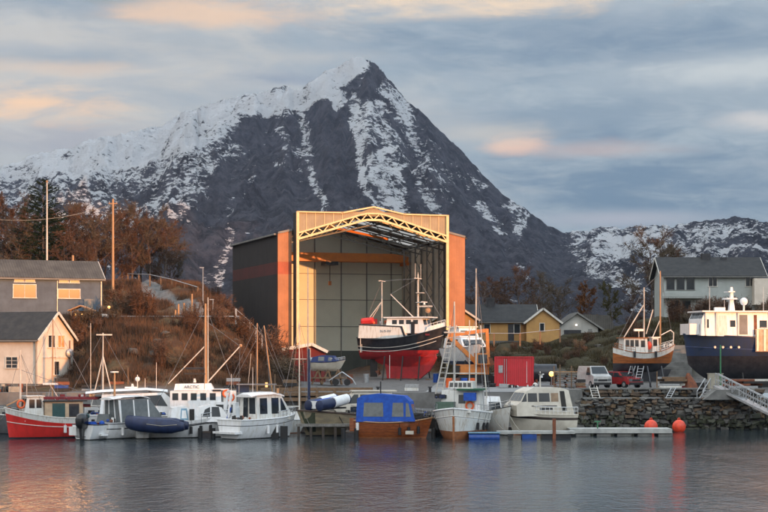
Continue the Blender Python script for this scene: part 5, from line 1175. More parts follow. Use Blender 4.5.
MB().box(1.1, 1.25, -.45, .45, -.2, .28).build('transom', M_gel, t); MB().add([(-1.6, -.3, .55), (.9, -.3, .3), (.9, .3, .3), (-1.6, .3, .55)], [(0, 1, 2, 3)]).build('cover', M_bluec, t); MB().box(-1.7, 1.1, -.4, .4, -.25, -.15).build('floor', M_dirty, t)

# 9 -- cream cruiser behind
t = boat('cream_cruiser', 'cream cruiser with framed windows between the tan boat and the blue canopy boat', 364, 138.5, 186, 'motorboat')
h = Hull(6.8, 2.6, (1.5, 1.6, 1.9), .4, .9); h.build(t, M_algae, M_cream); h.deck(t, M_cream, .05); h.rub(t, M_black, .03)
c = Cab([(-2.2, 1.5), (-2.2, 3.25), (.9, 3.3), (2.0, 2.2), (2.6, 1.55)], 1.1, .92); c.build(t, M_cream, 'cabin')
for a, b in ((-1.9, -.9), (-.7, .4)): c.side(t, R4(a, b, 2.45, 3.1))
c.side(t, [(.55, 2.4), (1.5, 2.35), (.9, 3.1), (.55, 3.1)]); c.side(t, R4(-.2, 1.2, 1.65, 2.1)); MB().box(-2.6, 1.1, -1.02, 1.02, 3.32, 3.42).build('roof', M_cream, t); h.rail(t, .6, .98, .5)

# 10 -- varnished boat with blue canopy
t = boat('varnished_boat', 'varnished wooden boat under a bright blue canvas canopy with clear windows', 394, 129.6, -9, 'motorboat')
h = Hull(5.9, 2.4, (1.35, 1.2, 1.55), .45, .8, 2.3, .5); h.build(t, M_rust, M_wood, wl=.08); h.deck(t, M_wood, .05); h.rub(t, M_spar, .05)
c = Cab([(-2.75, 1.25), (-2.7, 3.0), (-2.3, 3.25), (-1.2, 3.38), (.9, 3.22), (1.35, 2.8), (1.75, 1.3)], 1.12, .88); c.build(t, M_bluec, 'canopy')
for a, b, e in ((-2.2, -.65, 0), (.0, .9, 0)): c.side(t, R4(a, b, 1.65, 2.7, .05, -.05), M_vinyl)
c.side(t, [(1.05, 1.65), (1.45, 1.65), (1.25, 2.65), (1.05, 2.7)], M_vinyl); c.edge(t, 0, .25, .85, -.8, -.08, M_vinyl); c.edge(t, 0, .25, .85, .08, .8, M_vinyl); c.edge(t, 5, .15, .85, -.8, .8, M_vinyl)
sm = MB(); sm.path([(-1.0, -.2, 3.38), (-1.0, -.2, 4.3)], .05); sm.build('flag_staff', M_dirty, t)
MB().box(1.3, 2.2, -.5, .5, 1.4, 1.9).build('fore_hatch', M_dirty, t); h.rail(t, .7, .98, .45, M_black); fenders(t, h, (.05,), -1, M_gel, .9); fenders(t, h, (.6, .72, .85), -1, M_rubber); MB().box(1.1, 1.7, -1.5, -1.2, .35, .6).build('fender', M_cream, t)
MB().box(-3.35, -2.95, -.5, -.2, -.2, 1.5).build('rudder', M_wood, t)

# 11 -- white fishing boat seen bow on
t = boat('white_fishing_boat', 'broad white fishing boat with rust brown bottom, bow towards the camera', 462, 130.6, -101, 'fishing boat')
h = Hull(8.6, 4.3, (1.9, 1.9, 2.35), .8, .8, 2.9, .25, .3, .55); h.build(t, M_rust, M_gel2, wl=.62, stripe=M_gel, stripez=.62, stripew=.07); h.deck(t, M_gel2, .05); h.rub(t, M_gel, .07); h.rub(t, M_gel2, .04, .55, 'rubbing_strake')
st_ = MB(); st_.bar((4.18, 0, -.3), (4.34, 0, 1.75), .22, .14); st_.build('stem', M_rust, t)
c = Cab([(-1.9, 1.8), (-1.9, 3.6), (.75, 3.6), (.95, 1.8)], 1.55, 1.45); c.build(t, M_gel2, 'wheelhouse')
c.edge(t, 2, .18, .55, -.1, .25); c.edge(t, 2, .6, .98, .75, .97, M_gel)
MB().box(.95, 1.6, .35, 1.25, 2.85, 3.45).build('blue_tarpaulin', M_bluec, t); ring(t, 1.05, .75, 2.45, 'x'); MB().box(.98, 2.2, -1.7, -.35, 2.05, 2.75).build('fore_hatch', mat('mossy green hatch', (.07, .12, .09), .7), t)
MB().box(-1.6, 1.3, -.25, 1.75, 3.62, 3.74).build('roof', M_green, t)
c = Cab([(-1.2, 3.75), (-1.2, 4.3), (.7, 4.3), (.8, 3.75)], .95, .9); c.build(t, M_gel2, 'upper_house')
for k in range(5): c.edge(t, 2, .2, .8, -.9+k*.37, -.62+k*.37)
clutter(t, 1.0, 3.4, -1.5, 1.4, 2.0, 9, 12, [M_gel2, M_dirty, M_galv, M_rust2, M_gel], smax=.28); clutter(t, -.5, 1.2, -1.9, -1.2, 3.0, 5, 22, [M_navy, M_bluec, M_dirty], smax=.32)
mast(t, .6, 2.0, 10.4, .09, M_mastw, y=-.5); mast(t, -1.0, 3.6, 13.0, .06, M_mastw, y=.95); mast(t, -.2, 3.6, 9.0, .05, M_mastw, y=.55)
MB().box(.5, .7, -1.3, .3, 8.0, 8.1).build('crosstree', M_mastw, t)
stays(t, [((.6, -.5, 10.2), (3.9, 0, 2.3)), ((.6, -.5, 10.2), (-1, -1.9, 2.0)), ((-1, .95, 12.8), (-2, 2.0, 2.0)), ((-1, .95, 12.8), (1.5, 1.9, 2.0)), ((-1, .95, 9.0), (.5, -.5, 5.5))], .018)
for y_ in (-2.05, -1.55):
    MB().tube((.2, y_, 3.2), (.5, y_+1.2, 8.6), .055).build('ladder_stile', M_mastw, t)
l_ = MB()
for k in range(14): f_ = (k+.5)/14; l_.tube((.2+.3*f_, -2.05+1.2*f_, 3.2+5.4*f_), (.2+.3*f_, -1.55+1.2*f_, 3.2+5.4*f_), .03)
l_.build('ladder_rungs', M_mastw, t)
MB().tube((-.2, 1.9, 3.0), (-1, 1.3, 8.6), .05).build('gantry_leg', M_mastw, t); MB().tube((.4, -1.1, 4.9), (-.8, 1.7, 4.9), .05).build('gantry_bar', M_mastw, t)
fenders(t, h, (.55, .68), -1, M_rubber); fenders(t, h, (.5, .62, .75), 1, M_rubber, .6); h.rail(t, .5, .78, .5, M_galv)

# 11b -- white bow behind
t = boat('white_work_boat', 'plain white work boat with its bow between the fishing boat and the cream yacht', 492, 135.2, -62, 'motorboat')
h = Hull(5.6, 2.2, (1.8, 1.8, 2.3), .4, .9, 2.3, .5); h.build(t, M_algae, M_gel2); h.deck(t, M_dirty, .15); h.rub(t, M_dirty, .03)
c = Cab([(-1.2, 1.8), (-1.2, 3.0), (.2, 3.0), (.5, 1.8)], .7, .6); c.build(t, M_gel, 'console_house'); c.edge(t, 2, .35, .9, -.8, .8); c.side(t, R4(-1, -.1, 2.2, 2.8)); h.rail(t, .5, .97, .5)

# 12 -- cream motor yacht
t = boat('cream_motor_yacht', 'cream motor yacht with three wide windscreen panes and white railing, right end of the row', 539, 135.0, 200, 'motorboat')
h = Hull(5.6, 2.9, (1.55, 1.6, 1.85), .5, .92, 2.5, .6); h.build(t, M_rust, M_cream, stripe=mat('brown band', (.05, .035, .03), .5), stripez=.22, stripew=.20); h.deck(t, M_cream, .05); h.rub(t, M_cream, .05)
c = Cab([(-2.5, 1.5), (-2.1, 3.5), (-1.4, 3.72), (.9, 3.75), (1.6, 3.45), (2.15, 2.6), (2.5, 2.35), (2.5, 1.5)], 1.3, 1.0); c.build(t, M_cream, 'deckhouse')
for a, b in ((-.4, .55), (.68, 1.5)): c.side(t, R4(a, b, 2.62, 3.3, .02, -.02)); 
c.side(t, [(1.6, 2.65), (2.05, 2.62), (1.72, 3.2), (1.6, 3.3)]); c.side(t, R4(-1.15, -.52, 2.62, 3.3), mat('curtained glass', (.3, .2, .12), .4)); c.side(t, R4(-1.85, -1.4, 1.9, 3.45, .15, .1), M_dirty, 'door')
c.edge(t, 4, .15, .9, -.9, -.35); c.edge(t, 4, .15, .9, -.28, .28); c.edge(t, 4, .15, .9, .35, .9)
c.side(t, R4(-1.0, 1.2, 2.25, 2.32), M_black, 'trim_line'); c.side(t, R4(-.6, .5, 1.98, 2.14), M_black, 'name_board'); h.rail(t, .0, .97, .62, M_gel, 15); aerial(t, 1.2, .3, 4.1, 1.7)
m_ = mast(t, -.1, 3.7, 5.0, .07); radar(t, -.2, 0, 4.5, .7); MB().box(-.1, .1, -.4, .4, 4.8, 4.86).build('light_bar', M_black, t)

# ---------------------------------------------------------------- boats ashore
def poppets(t, pts, zt, zb_, m=M_timber):
    for x, y, s_ in pts: mb = MB().bar((x, y, zb_), (x-.1, y*.62, zt), .11); mb.build('prop', m, t)
# big fishing vessel in the hangar mouth
D = 179.0; Zg = 3.4; zk_ = 3.7
t = thing('fishing_vessel', 'black white and red fishing vessel hauled out in the hangar mouth', 'fishing vessel', (XX(404, D), D, zk_+2.75), -24, 'boats standing ashore')
h = Hull(9.6, 3.6, (1.55, 1.45, 2.7), .75, .82, 2.8, .9, .42, .9, keelrise=1.2)
h.build(t, M_redb, M_black, stripe=M_trim, stripez=.85, stripew=.07, wl=.22); h.deck(t, M_dirty, .1); h.rub(t, M_black, .06); h.rub(t, M_trim, .035, 1.28, 'waterline_stripe', 0, .93, .015)
kl = MB().prism([(-1.9, -2.75), (1.9, -2.75), (3.0, -1.9), (3.7, -.6), (3.6, -.2), (-2.2, -.2), (-2.1, -1.2)], -.16, .16); kl.build('keel', M_redb, t)
b_ = MB().loft([[(x, -w, -.45), (x, -w*.45, -1.15*q_), (x, 0, -1.7*q_), (x, w*.45, -1.15*q_), (x, w, -.45)] for x, w, q_ in ((-3.3, .3, .6), (-1.6, 1.0, .95), (.4, 1.3, 1), (2.2, .8, .9), (3.6, .12, .5))]); b_.build('hull_bottom', M_redb, t, True)
MB().box(-3.9, -3.1, -.05, .05, -2.6, -.5).build('rudder', M_dirty, t); pr2 = MB()
for k in range(4):
    a = k*math.pi/2+.5; pr2.loft([[(-2.95, math.cos(a)*.12, -1.85+math.sin(a)*.12), (-2.8, math.cos(a)*.12, -1.85+math.sin(a)*.12)], [(-3.05, math.cos(a-.3)*.65, -1.85+math.sin(a-.3)*.65), (-2.85, math.cos(a+.3)*.65, -1.85+math.sin(a+.3)*.65)]], closed=False, cap=False)
pr2.build('propeller', M_rust2, t)
c = Cab([(-4.55, 1.5), (-4.5, 3.0), (.4, 2.75), (.9, 1.45)], 1.65, 1.5); c.build(t, M_gel2, 'aft_shelter'); c.side(t, [(-4.55, 3.02-.16), (.35, 2.75-.14), (.42, 2.75), (-4.55, 3.0)], M_black, 'top_band', o=.02); c.side(t, [(.2, 2.7), (.45, 2.75), (.98, 1.42), (.75, 1.42)], M_black, 'edge_band', o=.02)
text_on(t, 'N-9-VV', (-1.4, -1.62, 2.2), .4, M_wire, (R(84), 0, 0), 'registration')
c = Cab([(-1.6, 2.6), (-1.5, 3.55), (2.5, 3.6), (2.9, 2.0), (-.2, 2.0)], 1.15, 1.05); c.build(t, M_gel, 'wheelhouse')
for k in range(4): c.side(t, R4(-.9+k*.8, -.35+k*.8, 2.95, 3.4))
c.edge(t, 2, .1, .45, -.9, -.1); c.edge(t, 2, .1, .45, .1, .9); MB().box(-1.8, 3.3, -1.3, 1.3, 3.6, 3.72).build('wheelhouse_roof', M_gel, t)
MB().box(1.3, 1.7, -1.2, -1.1, 1.6, 3.2).build('door', M_black, t); clutter(t, 1.8, 3.2, -1.3, 1.2, 1.75, 10, 31, [M_dirty, M_rust2, M_galv, M_maroon], smax=.45); clutter(t, -4.2, .8, -1.1, 1.1, 3.0, 16, 33, [M_dirty, M_red, M_rust2, M_galv, M_orange, M_gel2], smax=.26)
MB().box(-4.7, -3.4, -.7, .7, 3.0, 3.55).build('net_bin', M_red, t); MB().tube((-4.4, -.9, 3.3), (-3.2, -.9, 3.4), .32, .32, 12).build('net_drum', M_red, t)
m_ = mast(t, -2.55, 2.9, 7.6, .08); MB().box(-2.62, -2.48, -.75, .75, 7.5, 7.6).build('crosstree', M_mastw, t); MB().tube((-4.1, .4, 3.3), (-2.6, .1, 5.3), .05).build('mast_brace', M_mastw, t); MB().tube((-4.1, -.4, 3.3), (-2.6, -.1, 5.3), .05).build('mast_brace', M_mastw, t)
m_ = mast(t, 1.6, 3.6, 8.2, .11); g_ = MB(); g_.box(1.5, 1.7, -.8, .8, 7.7, 7.8)
for y_ in (-.75, 0, .75): g_.tube((1.6, y_, 7.7), (1.6, y_, 9.3 if y_ else 8.4), .03)
for z_ in (5.2, 6.2): g_.box(1.5, 2.2, -.35, .35, z_, z_+.07)
g_.build('aerial_frame', M_mastw, t); radar(t, 2.3, 0, 5.0, 1.4); MB().box(1.6, 3.2, -.08, .08, 4.75, 4.9).build('radar_arm', M_mastw, t); MB().ball((2.6, .3, 4.4), .3).build('searchlight', M_spar, t)
MB().tube((1.3, -.6, 3.7), (-1.2, -.8, 6.1), .07, .05).build('derrick', M_mastw, t); stays(t, [((-2.55, 0, 7.5), (-4.5, 0, 3.2)), ((1.6, 0, 7.8), (4.4, 0, 3.3)), ((1.6, 0, 7.8), (-1.2, -.8, 6.1)), ((-2.55, -.6, 7.5), (1.6, -.7, 7.7))], .02)
h.rail(t, .82, .985, .75, M_gel, 5, 'bow_rail'); bw_ = MB(); bw_.add([h.pt(.80, h.sheer(.80), -1)+Vector((0, 0, .0)), h.pt(.985, h.sheer(.985), -1), h.pt(.985, h.sheer(.985), -1)+Vector((0, 0, .5)), h.pt(.83, h.sheer(.83), -1)+Vector((0, 0, .5))], [(0, 1, 2, 3)]); bw_.build('bow_bulwark', M_gel, t); MB().ball(tuple(h.pt(1, 2.0, 1)+Vector((.25, 0, 0))), .34).build('anchor_fender', M_rubber, t)
l_ = MB(); 
for y_ in (-1.62, -1.32): l_.tube((-4.3-y_*.0, y_-.0, -.0), (-4.3, y_, 1.6), .035)
l_.build('stern_ladder', M_trim, t); hoop = MB(); hoop.box(-4.73, -4.69, -1.1, -.5, .3, 1.5); hoop.build('transom_ladder', M_trim, t)
MB().tube((-.9, -1.7, -.3), (-.9, -1.7, -2.7), .035).build('hose', M_trim, t); poppets(t, [(-1.5, -2.2, 1), (.6, -2.3, 1), (2.4, -1.9, 1), (-1.5, 2.2, 1), (2.2, 1.9, 1)], -.4, -3.0, M_dirty)
cr = thing('keel_blocks', 'low timber keel blocks under the red hull in the hangar mouth', 'keel blocks', (XX(404, 179), 179, 3.3), -24)
for x in (-2.2, -.5, 1.2, 2.9): MB().box(x-.2, x+.2, -.6, .6, 0, .38).build('block', M_timber, cr)

# small boat with blue cover
D = 163.5; t = thing('blue_covered_boat', 'small cream boat under a blue cover on a timber cradle beside the red shed', 'motorboat', (XX(329, D), D, 5.15), -14, 'boats standing ashore')
h = Hull(3.35, 1.5, (.42, .35, .65), .5, .85, 2.2, .4); h.build(t, M_gel2, M_cream, wl=-.5); h.deck(t, M_cream, .03); h.rub(t, M_navy, .03)
c = Cab([(-1.65, .35), (-1.5, .85), (-.6, 1.05), (.5, 1.0), (.95, .45)], .72, .5); c.build(t, mat('dark blue cover', (.012, .03, .13), .7), 'cover'); c.side(t, R4(-.9, -.3, .5, .9), M_vinyl); c.side(t, R4(.1, .45, .5, .85), M_vinyl)
outboard(t, -1.75, 0, .35, .6, M_galv); h.rail(t, .6, .97, .3)
for x in (-1.0, 0, 1.0): mb = MB(); mb.bar((x-.5, -.75, -1.75), (x, -.3, -.35), .13); mb.bar((x+.5, -.75, -1.75), (x, -.3, -.35), .13); mb.bar((x, .75, -1.75), (x, .3, -.35), .13); mb.build('prop', M_timber, t)
MB().box(-1.6, 1.6, -.85, .85, -1.2, -1.08).build('cradle_beam', M_timber, t)
tr_ = thing('boat_trailer', 'grey galvanised boat trailer frame right of the blue covered boat', 'trailer', (XX(342, 162), 162, 3.3))
f = MB(); f.path([(-1.2, 0, .5), (0, 0, 1.3), (1.0, 0, .6), (1.3, 0, .1)], .06); f.path([(-1.2, .9, .5), (0, .9, 1.3), (1.0, .9, .6)], .06); f.tube((0, 0, 1.3), (0, .9, 1.3), .05); f.tube((-1.2, 0, .5), (-1.2, .9, .5), .05); f.tube((1.0, 0, .6), (1.0, .9, .6), .05); f.build('frame', M_galv, tr_)
for x in (-.6, .5): MB().tube((x, -.12, .32), (x, .06, .32), .32, .32, 16).build('wheel', M_rubber, tr_)

# white boat on stand behind the ladder boat
D = 169.0; t = thing('hauled_out_cruiser', 'white cruiser hauled out behind the mast ladder, stern windows facing the camera', 'motorboat', (XX(465, D), D, 6.0), -68, 'boats standing ashore')
h = Hull(6.5, 3.1, (.9, .95, 1.3), .8, .9, 2.3, .6); h.build(t, M_blueh, M_gel, wl=-.4); h.deck(t, M_gel, .05); h.rub(t, M_black, .03)
c = Cab([(-2.4, .9), (-2.3, 1.9), (1.4, 1.95), (2.3, 1.0)], 1.3, 1.15); c.build(t, M_gel, 'cabin'); c.edge(t, 2, .25, .9, -.85, -.35); c.edge(t, 2, .25, .9, -.28, .28); c.edge(t, 2, .25, .9, .35, .85); c.side(t, R4(-1.8, -.6, 1.2, 1.75)); c.side(t, R4(-.4, .9, 1.2, 1.75))
c = Cab([(-1.8, 2.0), (-1.8, 2.9), (.5, 2.95), (1.0, 2.0)], 1.05, .9); c.build(t, M_gel, 'flybridge'); c.edge(t, 2, .35, .9, -.85, -.05); c.edge(t, 2, .35, .9, .05, .85); MB().box(-2.0, .7, -1.1, 1.1, 2.96, 3.04).build('flybridge_roof', M_gel, t); h.rail(t, .55, .97, .45)
poppets(t, [(-1.8, -1.3, 1), (1.8, -1.2, 1), (-1.8, 1.3, 1), (1.8, 1.2, 1)], -.3, -2.8, M_dirty); MB().box(-2.5, 2.3, -.15, .15, -2.6, -.7).build('keel_block', M_dirty, t)

# orange planked boat on the hard
D = 153.5; t = thing('planked_fishing_boat', 'orange planked fishing boat with two masts, on props above the boulder wall', 'fishing boat', (XX(644, D), D, 5.75), 12, 'boats standing ashore')
h = Hull(5.9, 2.3, (1.2, .68, 1.45), 1.1, .5, 2.6, .35, .5, .9, dbl=True, keelrise=1.0); h.build(t, M_black, M_orangew, M_gel2, .5, wl=-.25); h.deck(t, M_gel2, .05); h.rub(t, M_rust, .04)
kl = MB().prism([(-1.9, -1.9), (2.0, -1.9), (2.6, -.8), (-2.4, -.6)], -.1, .1).build('keel', M_black, t)
c = Cab([(-2.2, .7), (-2.15, 2.0), (.05, 2.0), (.15, .6)], .72, .66); c.build(t, M_gel2, 'wheelhouse')
for a in (-2.0, -1.55, -1.1): c.side(t, R4(a, a+.34, 1.25, 1.85))
c.side(t, R4(-.55, -.15, 1.2, 1.8)); MB().box(-2.35, .2, -.78, .78, 2.0, 2.08).build('wheelhouse_roof', M_rust, t); c.edge(t, 2, .1, .5, -.8, .8)
MB().ball((.35, -.3, 1.35), .26, (1, 1, 1.5)).build('red_float', M_buoy, t); MB().box(.65, 1.25, -.4, .4, .7, 2.05).build('companionway', M_gel2, t); MB().box(.55, 1.4, -.45, .45, 2.05, 2.13).build('companionway_roof', M_gel, t); MB().box(.72, 1.1, -.42, -.39, 1.3, 1.9).build('window', M_glass, t)
mast(t, .0, 2.0, 6.6, .08); mast(t, 1.55, .8, 8.1, .09, M_spar); MB().tube((-1.9, 0, 2.1), (-.05, 0, 5.0), .05).build('boom', M_mastw, t); MB().tube((.2, 0, 2.4), (.85, 0, 4.6), .05).build('boom', M_mastw, t); MB().tube((1.5, 0, 3.6), (.6, 0, 1.6), .04).build('boom', M_mastw, t)
MB().tube((-.5, 0, 2.1), (-.5, 0, 2.7), .05).build('lamp_post', M_galv, t); MB().box(-.95, -.1, -.14, .14, 2.65, 2.85).build('radar_scanner', M_gel, t)
stays(t, [((0, 0, 6.5), (-2.8, 0, 1.2)), ((0, 0, 6.5), (1.55, 0, 7.9)), ((1.55, 0, 8.0), (2.9, 0, 1.3)), ((0, 0, 6.0), (-.3, -.9, .8))]); h.rail(t, .04, .3, .45, M_rust, 4, 'stern_rail'); h.rail(t, .6, .97, .5, M_gel2, 4, 'bow_rail')
hp_ = MB(); hp_.path([(2.75, -.1, 1.2), (2.8, -.1, 2.5), (2.5, -.1, 2.75), (1.6, -.1, 2.3)], .045); hp_.build('bow_davit', M_gel2, t)
fenders(t, h, (.28, .62), -1, M_black, .55); poppets(t, [(-1.4, -1.6, 1), (0, -1.7, 1), (1.4, -1.5, 1), (-1, 1.6, 1), (1.2, 1.6, 1)], -.5, -2.4, M_black)
ladder('boat_ladder', 'aluminium step ladder leaning under the orange planked boat', P(637, 386, 151.5), P(641, 366, 152.3), .5, 7); ladder('boat_ladder', 'trestle like ladder left of the step ladder under the orange planked boat', P(627, 386, 151.8), P(633, 366, 152.4), .4, 6)

# blue ship at the right
D = 157.0; t = thing('blue_ship', 'large dark blue fishing ship with sunlit white superstructure on the slip at the right', 'ship', (XX(746, D), D, 5.6), 188, 'boats standing ashore')
h = Hull(12.0, 4.4, (2.1, 2.25, 2.55), 2.0, .9, 3.2, .45, .35, .8); h.build(t, M_black, M_blueh, wl=.55, stripe=mat('pale blue line', (.05, .09, .22), .5), stripez=1.1, stripew=.05); h.deck(t, M_gel2, .1); h.rub(t, M_blueh, .07)
MB().box(-6, -.1, 2.16, 2.26, .95, 3.0).build('aft_bulwark', mat('pale bulwark inside', (.55, .40, .28), .5, col2=(.40, .22, .12), scale=1.2), t)
for k in range(9): MB().box(-5.8+k*.68, -5.6+k*.68, 2.27, 2.33, 1.0, 2.95).build('bulwark_frame', M_galv, t)
c = Cab([(-1.6, 2.3), (-1.6, 4.5), (4.55, 4.55), (4.85, 3.9), (4.95, 2.4)], 1.95, 1.85); c.build(t, M_gel, 'superstructure')
c.side(t, R4(.55, 1.35, 2.5, 4.3), M_innerd, 'dark_doorway_panel'); c.side(t, R4(-.35, -.05, 2.5, 4.3), M_rust2, 'door_post'); c.side(t, R4(4.2, 4.6, 3.1, 3.9)); c.side(t, R4(-1.3, -.6, 3.1, 3.8)); c.side(t, R4(2.5, 3.4, 2.45, 4.25), M_gel2, 'door'); c.side(t, R4(1.7, 2.2, 3.2, 3.8)); c.edge(t, 2, .1, .9, -.9, -.35); c.edge(t, 2, .1, .9, -.3, .3); c.edge(t, 2, .1, .9, .35, .9)  # solid dark panel carries the doorway's shade in its colour
MB().box(-2.2, 4.9, -2.15, 2.15, 4.55, 4.68).build('bridge_roof', M_gel, t); MB().box(4.95, 5.85, -1.4, 1.4, 2.5, 3.5).build('fore_house', M_gel, t); h.rail(t, .0, .45, .9, M_gel2, 9, 'deck_rail')
for x in (-1.55, 1.45, 3.5, 4.5): MB().box(x-.07, x+.07, 1.9, 2.02, 2.4, 4.5).build('wall_rib', M_gel2, t)
MB().box(-6.4, -1.6, -1.6, 1.6, 4.2, 4.45).build('aft_awning', M_gel2, t); MB().box(-6.4, -1.6, -1.4, 1.4, 2.4, 4.2).build('aft_house', M_innerd, t)
tw = MB(); tw.loft([[(1.4-w, -w, z), (1.4+w, -w, z), (1.4+w, w, z), (1.4-w, w, z)] for z, w in ((4.68, .26), (5.7, .17), (6.9, .09))]); tw.build('mast_tower', M_gel, t); MB().tube((1.6, .1, 5.75), (1.6, .1, 5.88), .7, .7, 14).build('radar_platform', M_gel, t); MB().box(1.3, 1.9, -.7, .7, 6.4, 6.5).build('radar_scanner', M_gel, t)
MB().ball((.5, .8, 5.55), .36, n=16, k=10).build('satcom_dome', M_gel, t, True); MB().tube((.5, .8, 4.68), (.5, .8, 5.3), .09).build('dome_post', M_gel, t); aerial(t, 3.9, 1.2, 4.68, 2.2); aerial(t, -1.3, 1.0, 4.68, 2.2); MB().box(2.4, 3.4, .9, 1.2, 4.68, 5.0).build('roof_box', M_gel, t); aerial(t, 2.6, 1.5, 4.68, 1.0)
for k in range(4): MB().tube((1.5+k*.75, 2.08, 1.35), (1.5+k*.75, 2.3, 1.35), .11, .11, 8).build('porthole', M_galv, t)
poppets(t, [(-4, 2.4, 1), (-1.5, 2.5, 1), (1, 2.5, 1), (3.5, 2.0, 1)], -1.0, -2.5, M_dirty); MB().box(-5.5, 5.0, -.5, .5, -2.5, -1.9).build('keel_block', M_dirty, t)
t = thing('slip_timbers', 'stack of pale and dark timbers under the bow of the blue ship', 'timber stack', (XX(674, 150.5), 150.5, 3.3))
rnd = random.Random(4)
for k in range(14):
    z = .12+.2*(k//3); x = rnd.uniform(-.5, .3); MB().box(x-1.0, x+1.0, (k % 3)*.45, (k % 3)*.45+.36, z-.09, z+.09).build('timber', [M_trim, M_dirty, M_timber, M_maroon, M_galv][rnd.randrange(5)], t)
t = thing('slip_timbers', 'low spread of pale boards and rails under the stern of the blue ship, far right', 'timber stack', (XX(748, 150.5), 150.5, 3.3))
for k in range(12):
    z = .12+.2*(k//3); x = rnd.uniform(-1.3, 1.3); MB().box(x-1.3, x+1.3, (k % 3)*.45, (k % 3)*.45+.36, z-.09, z+.09).build('timber', [M_trim, M_dirty, M_rust2, M_galv][rnd.randrange(4)], t)
t = thing('tarpaulin_heap', 'small orange brown tarpaulin heap beside the bow of the blue ship', 'tarpaulin', (XX(691, 151), 151, 3.3))
MB().loft([[(a*r_+dx, b*r_*.8, z) for a, b in ((1, 0), (.6, .8), (-.5, .9), (-1, .1), (-.6, -.8), (.5, -.9))] for z, r_, dx in ((0, .65, 0), (.5, .5, -.05), (1.0, .3, -.2), (1.35, .12, -.25))]).build('tarpaulin', M_rust2, t)

# ---------------------------------------------------------------- machines, vehicles, stores ashore
D = 160.0; t = thing('shipping_container', 'red steel container standing on the concrete apron', 'container', (XX(514, D), D, 3.25), -6)
MB().box(-1.75, 1.75, 0, 2.4, .12, 2.75).build('box', M_cont, t)
f = MB()
for x in (-1.78, 1.78):
    for y_ in (-.03, 2.43): f.box(x-.07, x+.07, y_-.06, y_+.06, 0, 2.8)
f.box(-1.8, 1.8, -.06, .06, 2.72, 2.84); f.box(-1.8, 1.8, -.06, .06, .04, .18); f.build('frame', M_cont, t)
MB().box(-1.45, -1.05, -.07, -.035, 1.3, 2.0).build('notice_board', M_galv, t)
for x in (-.9, -.7): MB().tube((x, -.1, .3), (x, -.1, 2.6), .03).build('locking_bar', M_galv, t)
t = thing('boat_parts_heap', 'low heap of pale pipes and frames in front of the red container', 'scrap heap', (XX(520, 156), 156, 3.25))
clutter(t, -1.6, 1.6, -.4, .5, 0, 12, 41, [M_gel2, M_galv, M_dirty], 'pipe_piece', .35)
D = 162; t = thing('storage_tank', 'black horizontal storage tank right of the red container', 'tank', (XX(544, D), D, 3.3))
MB().tube((-1.1, .7, 1.2), (1.25, .7, 1.2), .85, .85, 18).build('tank', M_black, t, True)
for x in (-.7, .8): MB().box(x-.1, x+.1, .1, 1.3, 0, .6).build('saddle', M_rust2, t)
t = thing('work_lamp', 'round glowing work lamp on a short post in front of the black tank', 'lamp', (XX(551.5, 158), 158, 3.25)); MB().tube((0, 0, 0), (0, 0, 1.1), .04).build('post', M_galv, t); MB().ball((0, 0, 1.22), .24, n=14, k=10).build('globe', M_lamp, t, True)
D = 156; t = thing('pallet_stack', 'brown stack of pallets and planks beside the white van', 'pallet stack', (XX(567, D), D, 3.25))
rnd = random.Random(9)
for k in range(7):
    x = rnd.uniform(-.15, .15); z = k*.19
    mb = MB(); mb.box(x-1.1, x+1.1, 0, 1.2, z+.11, z+.15)
    for q in (-1.0, 0, 1.0): mb.box(x+q-.06, x+q+.06, 0, 1.2, z, z+.11)
    mb.build('pallet', [M_timber, M_rust2, M_dirty][k % 3], t)
for x in (-1.2, .4): MB().box(x-.05, x+.05, -.15, -.05, 0, 2.0).build('stake', M_timber, t)
MB().box(-1.25, 1.4, -.2, -.16, 1.4, 1.5).build('top_rail', M_spar, t)
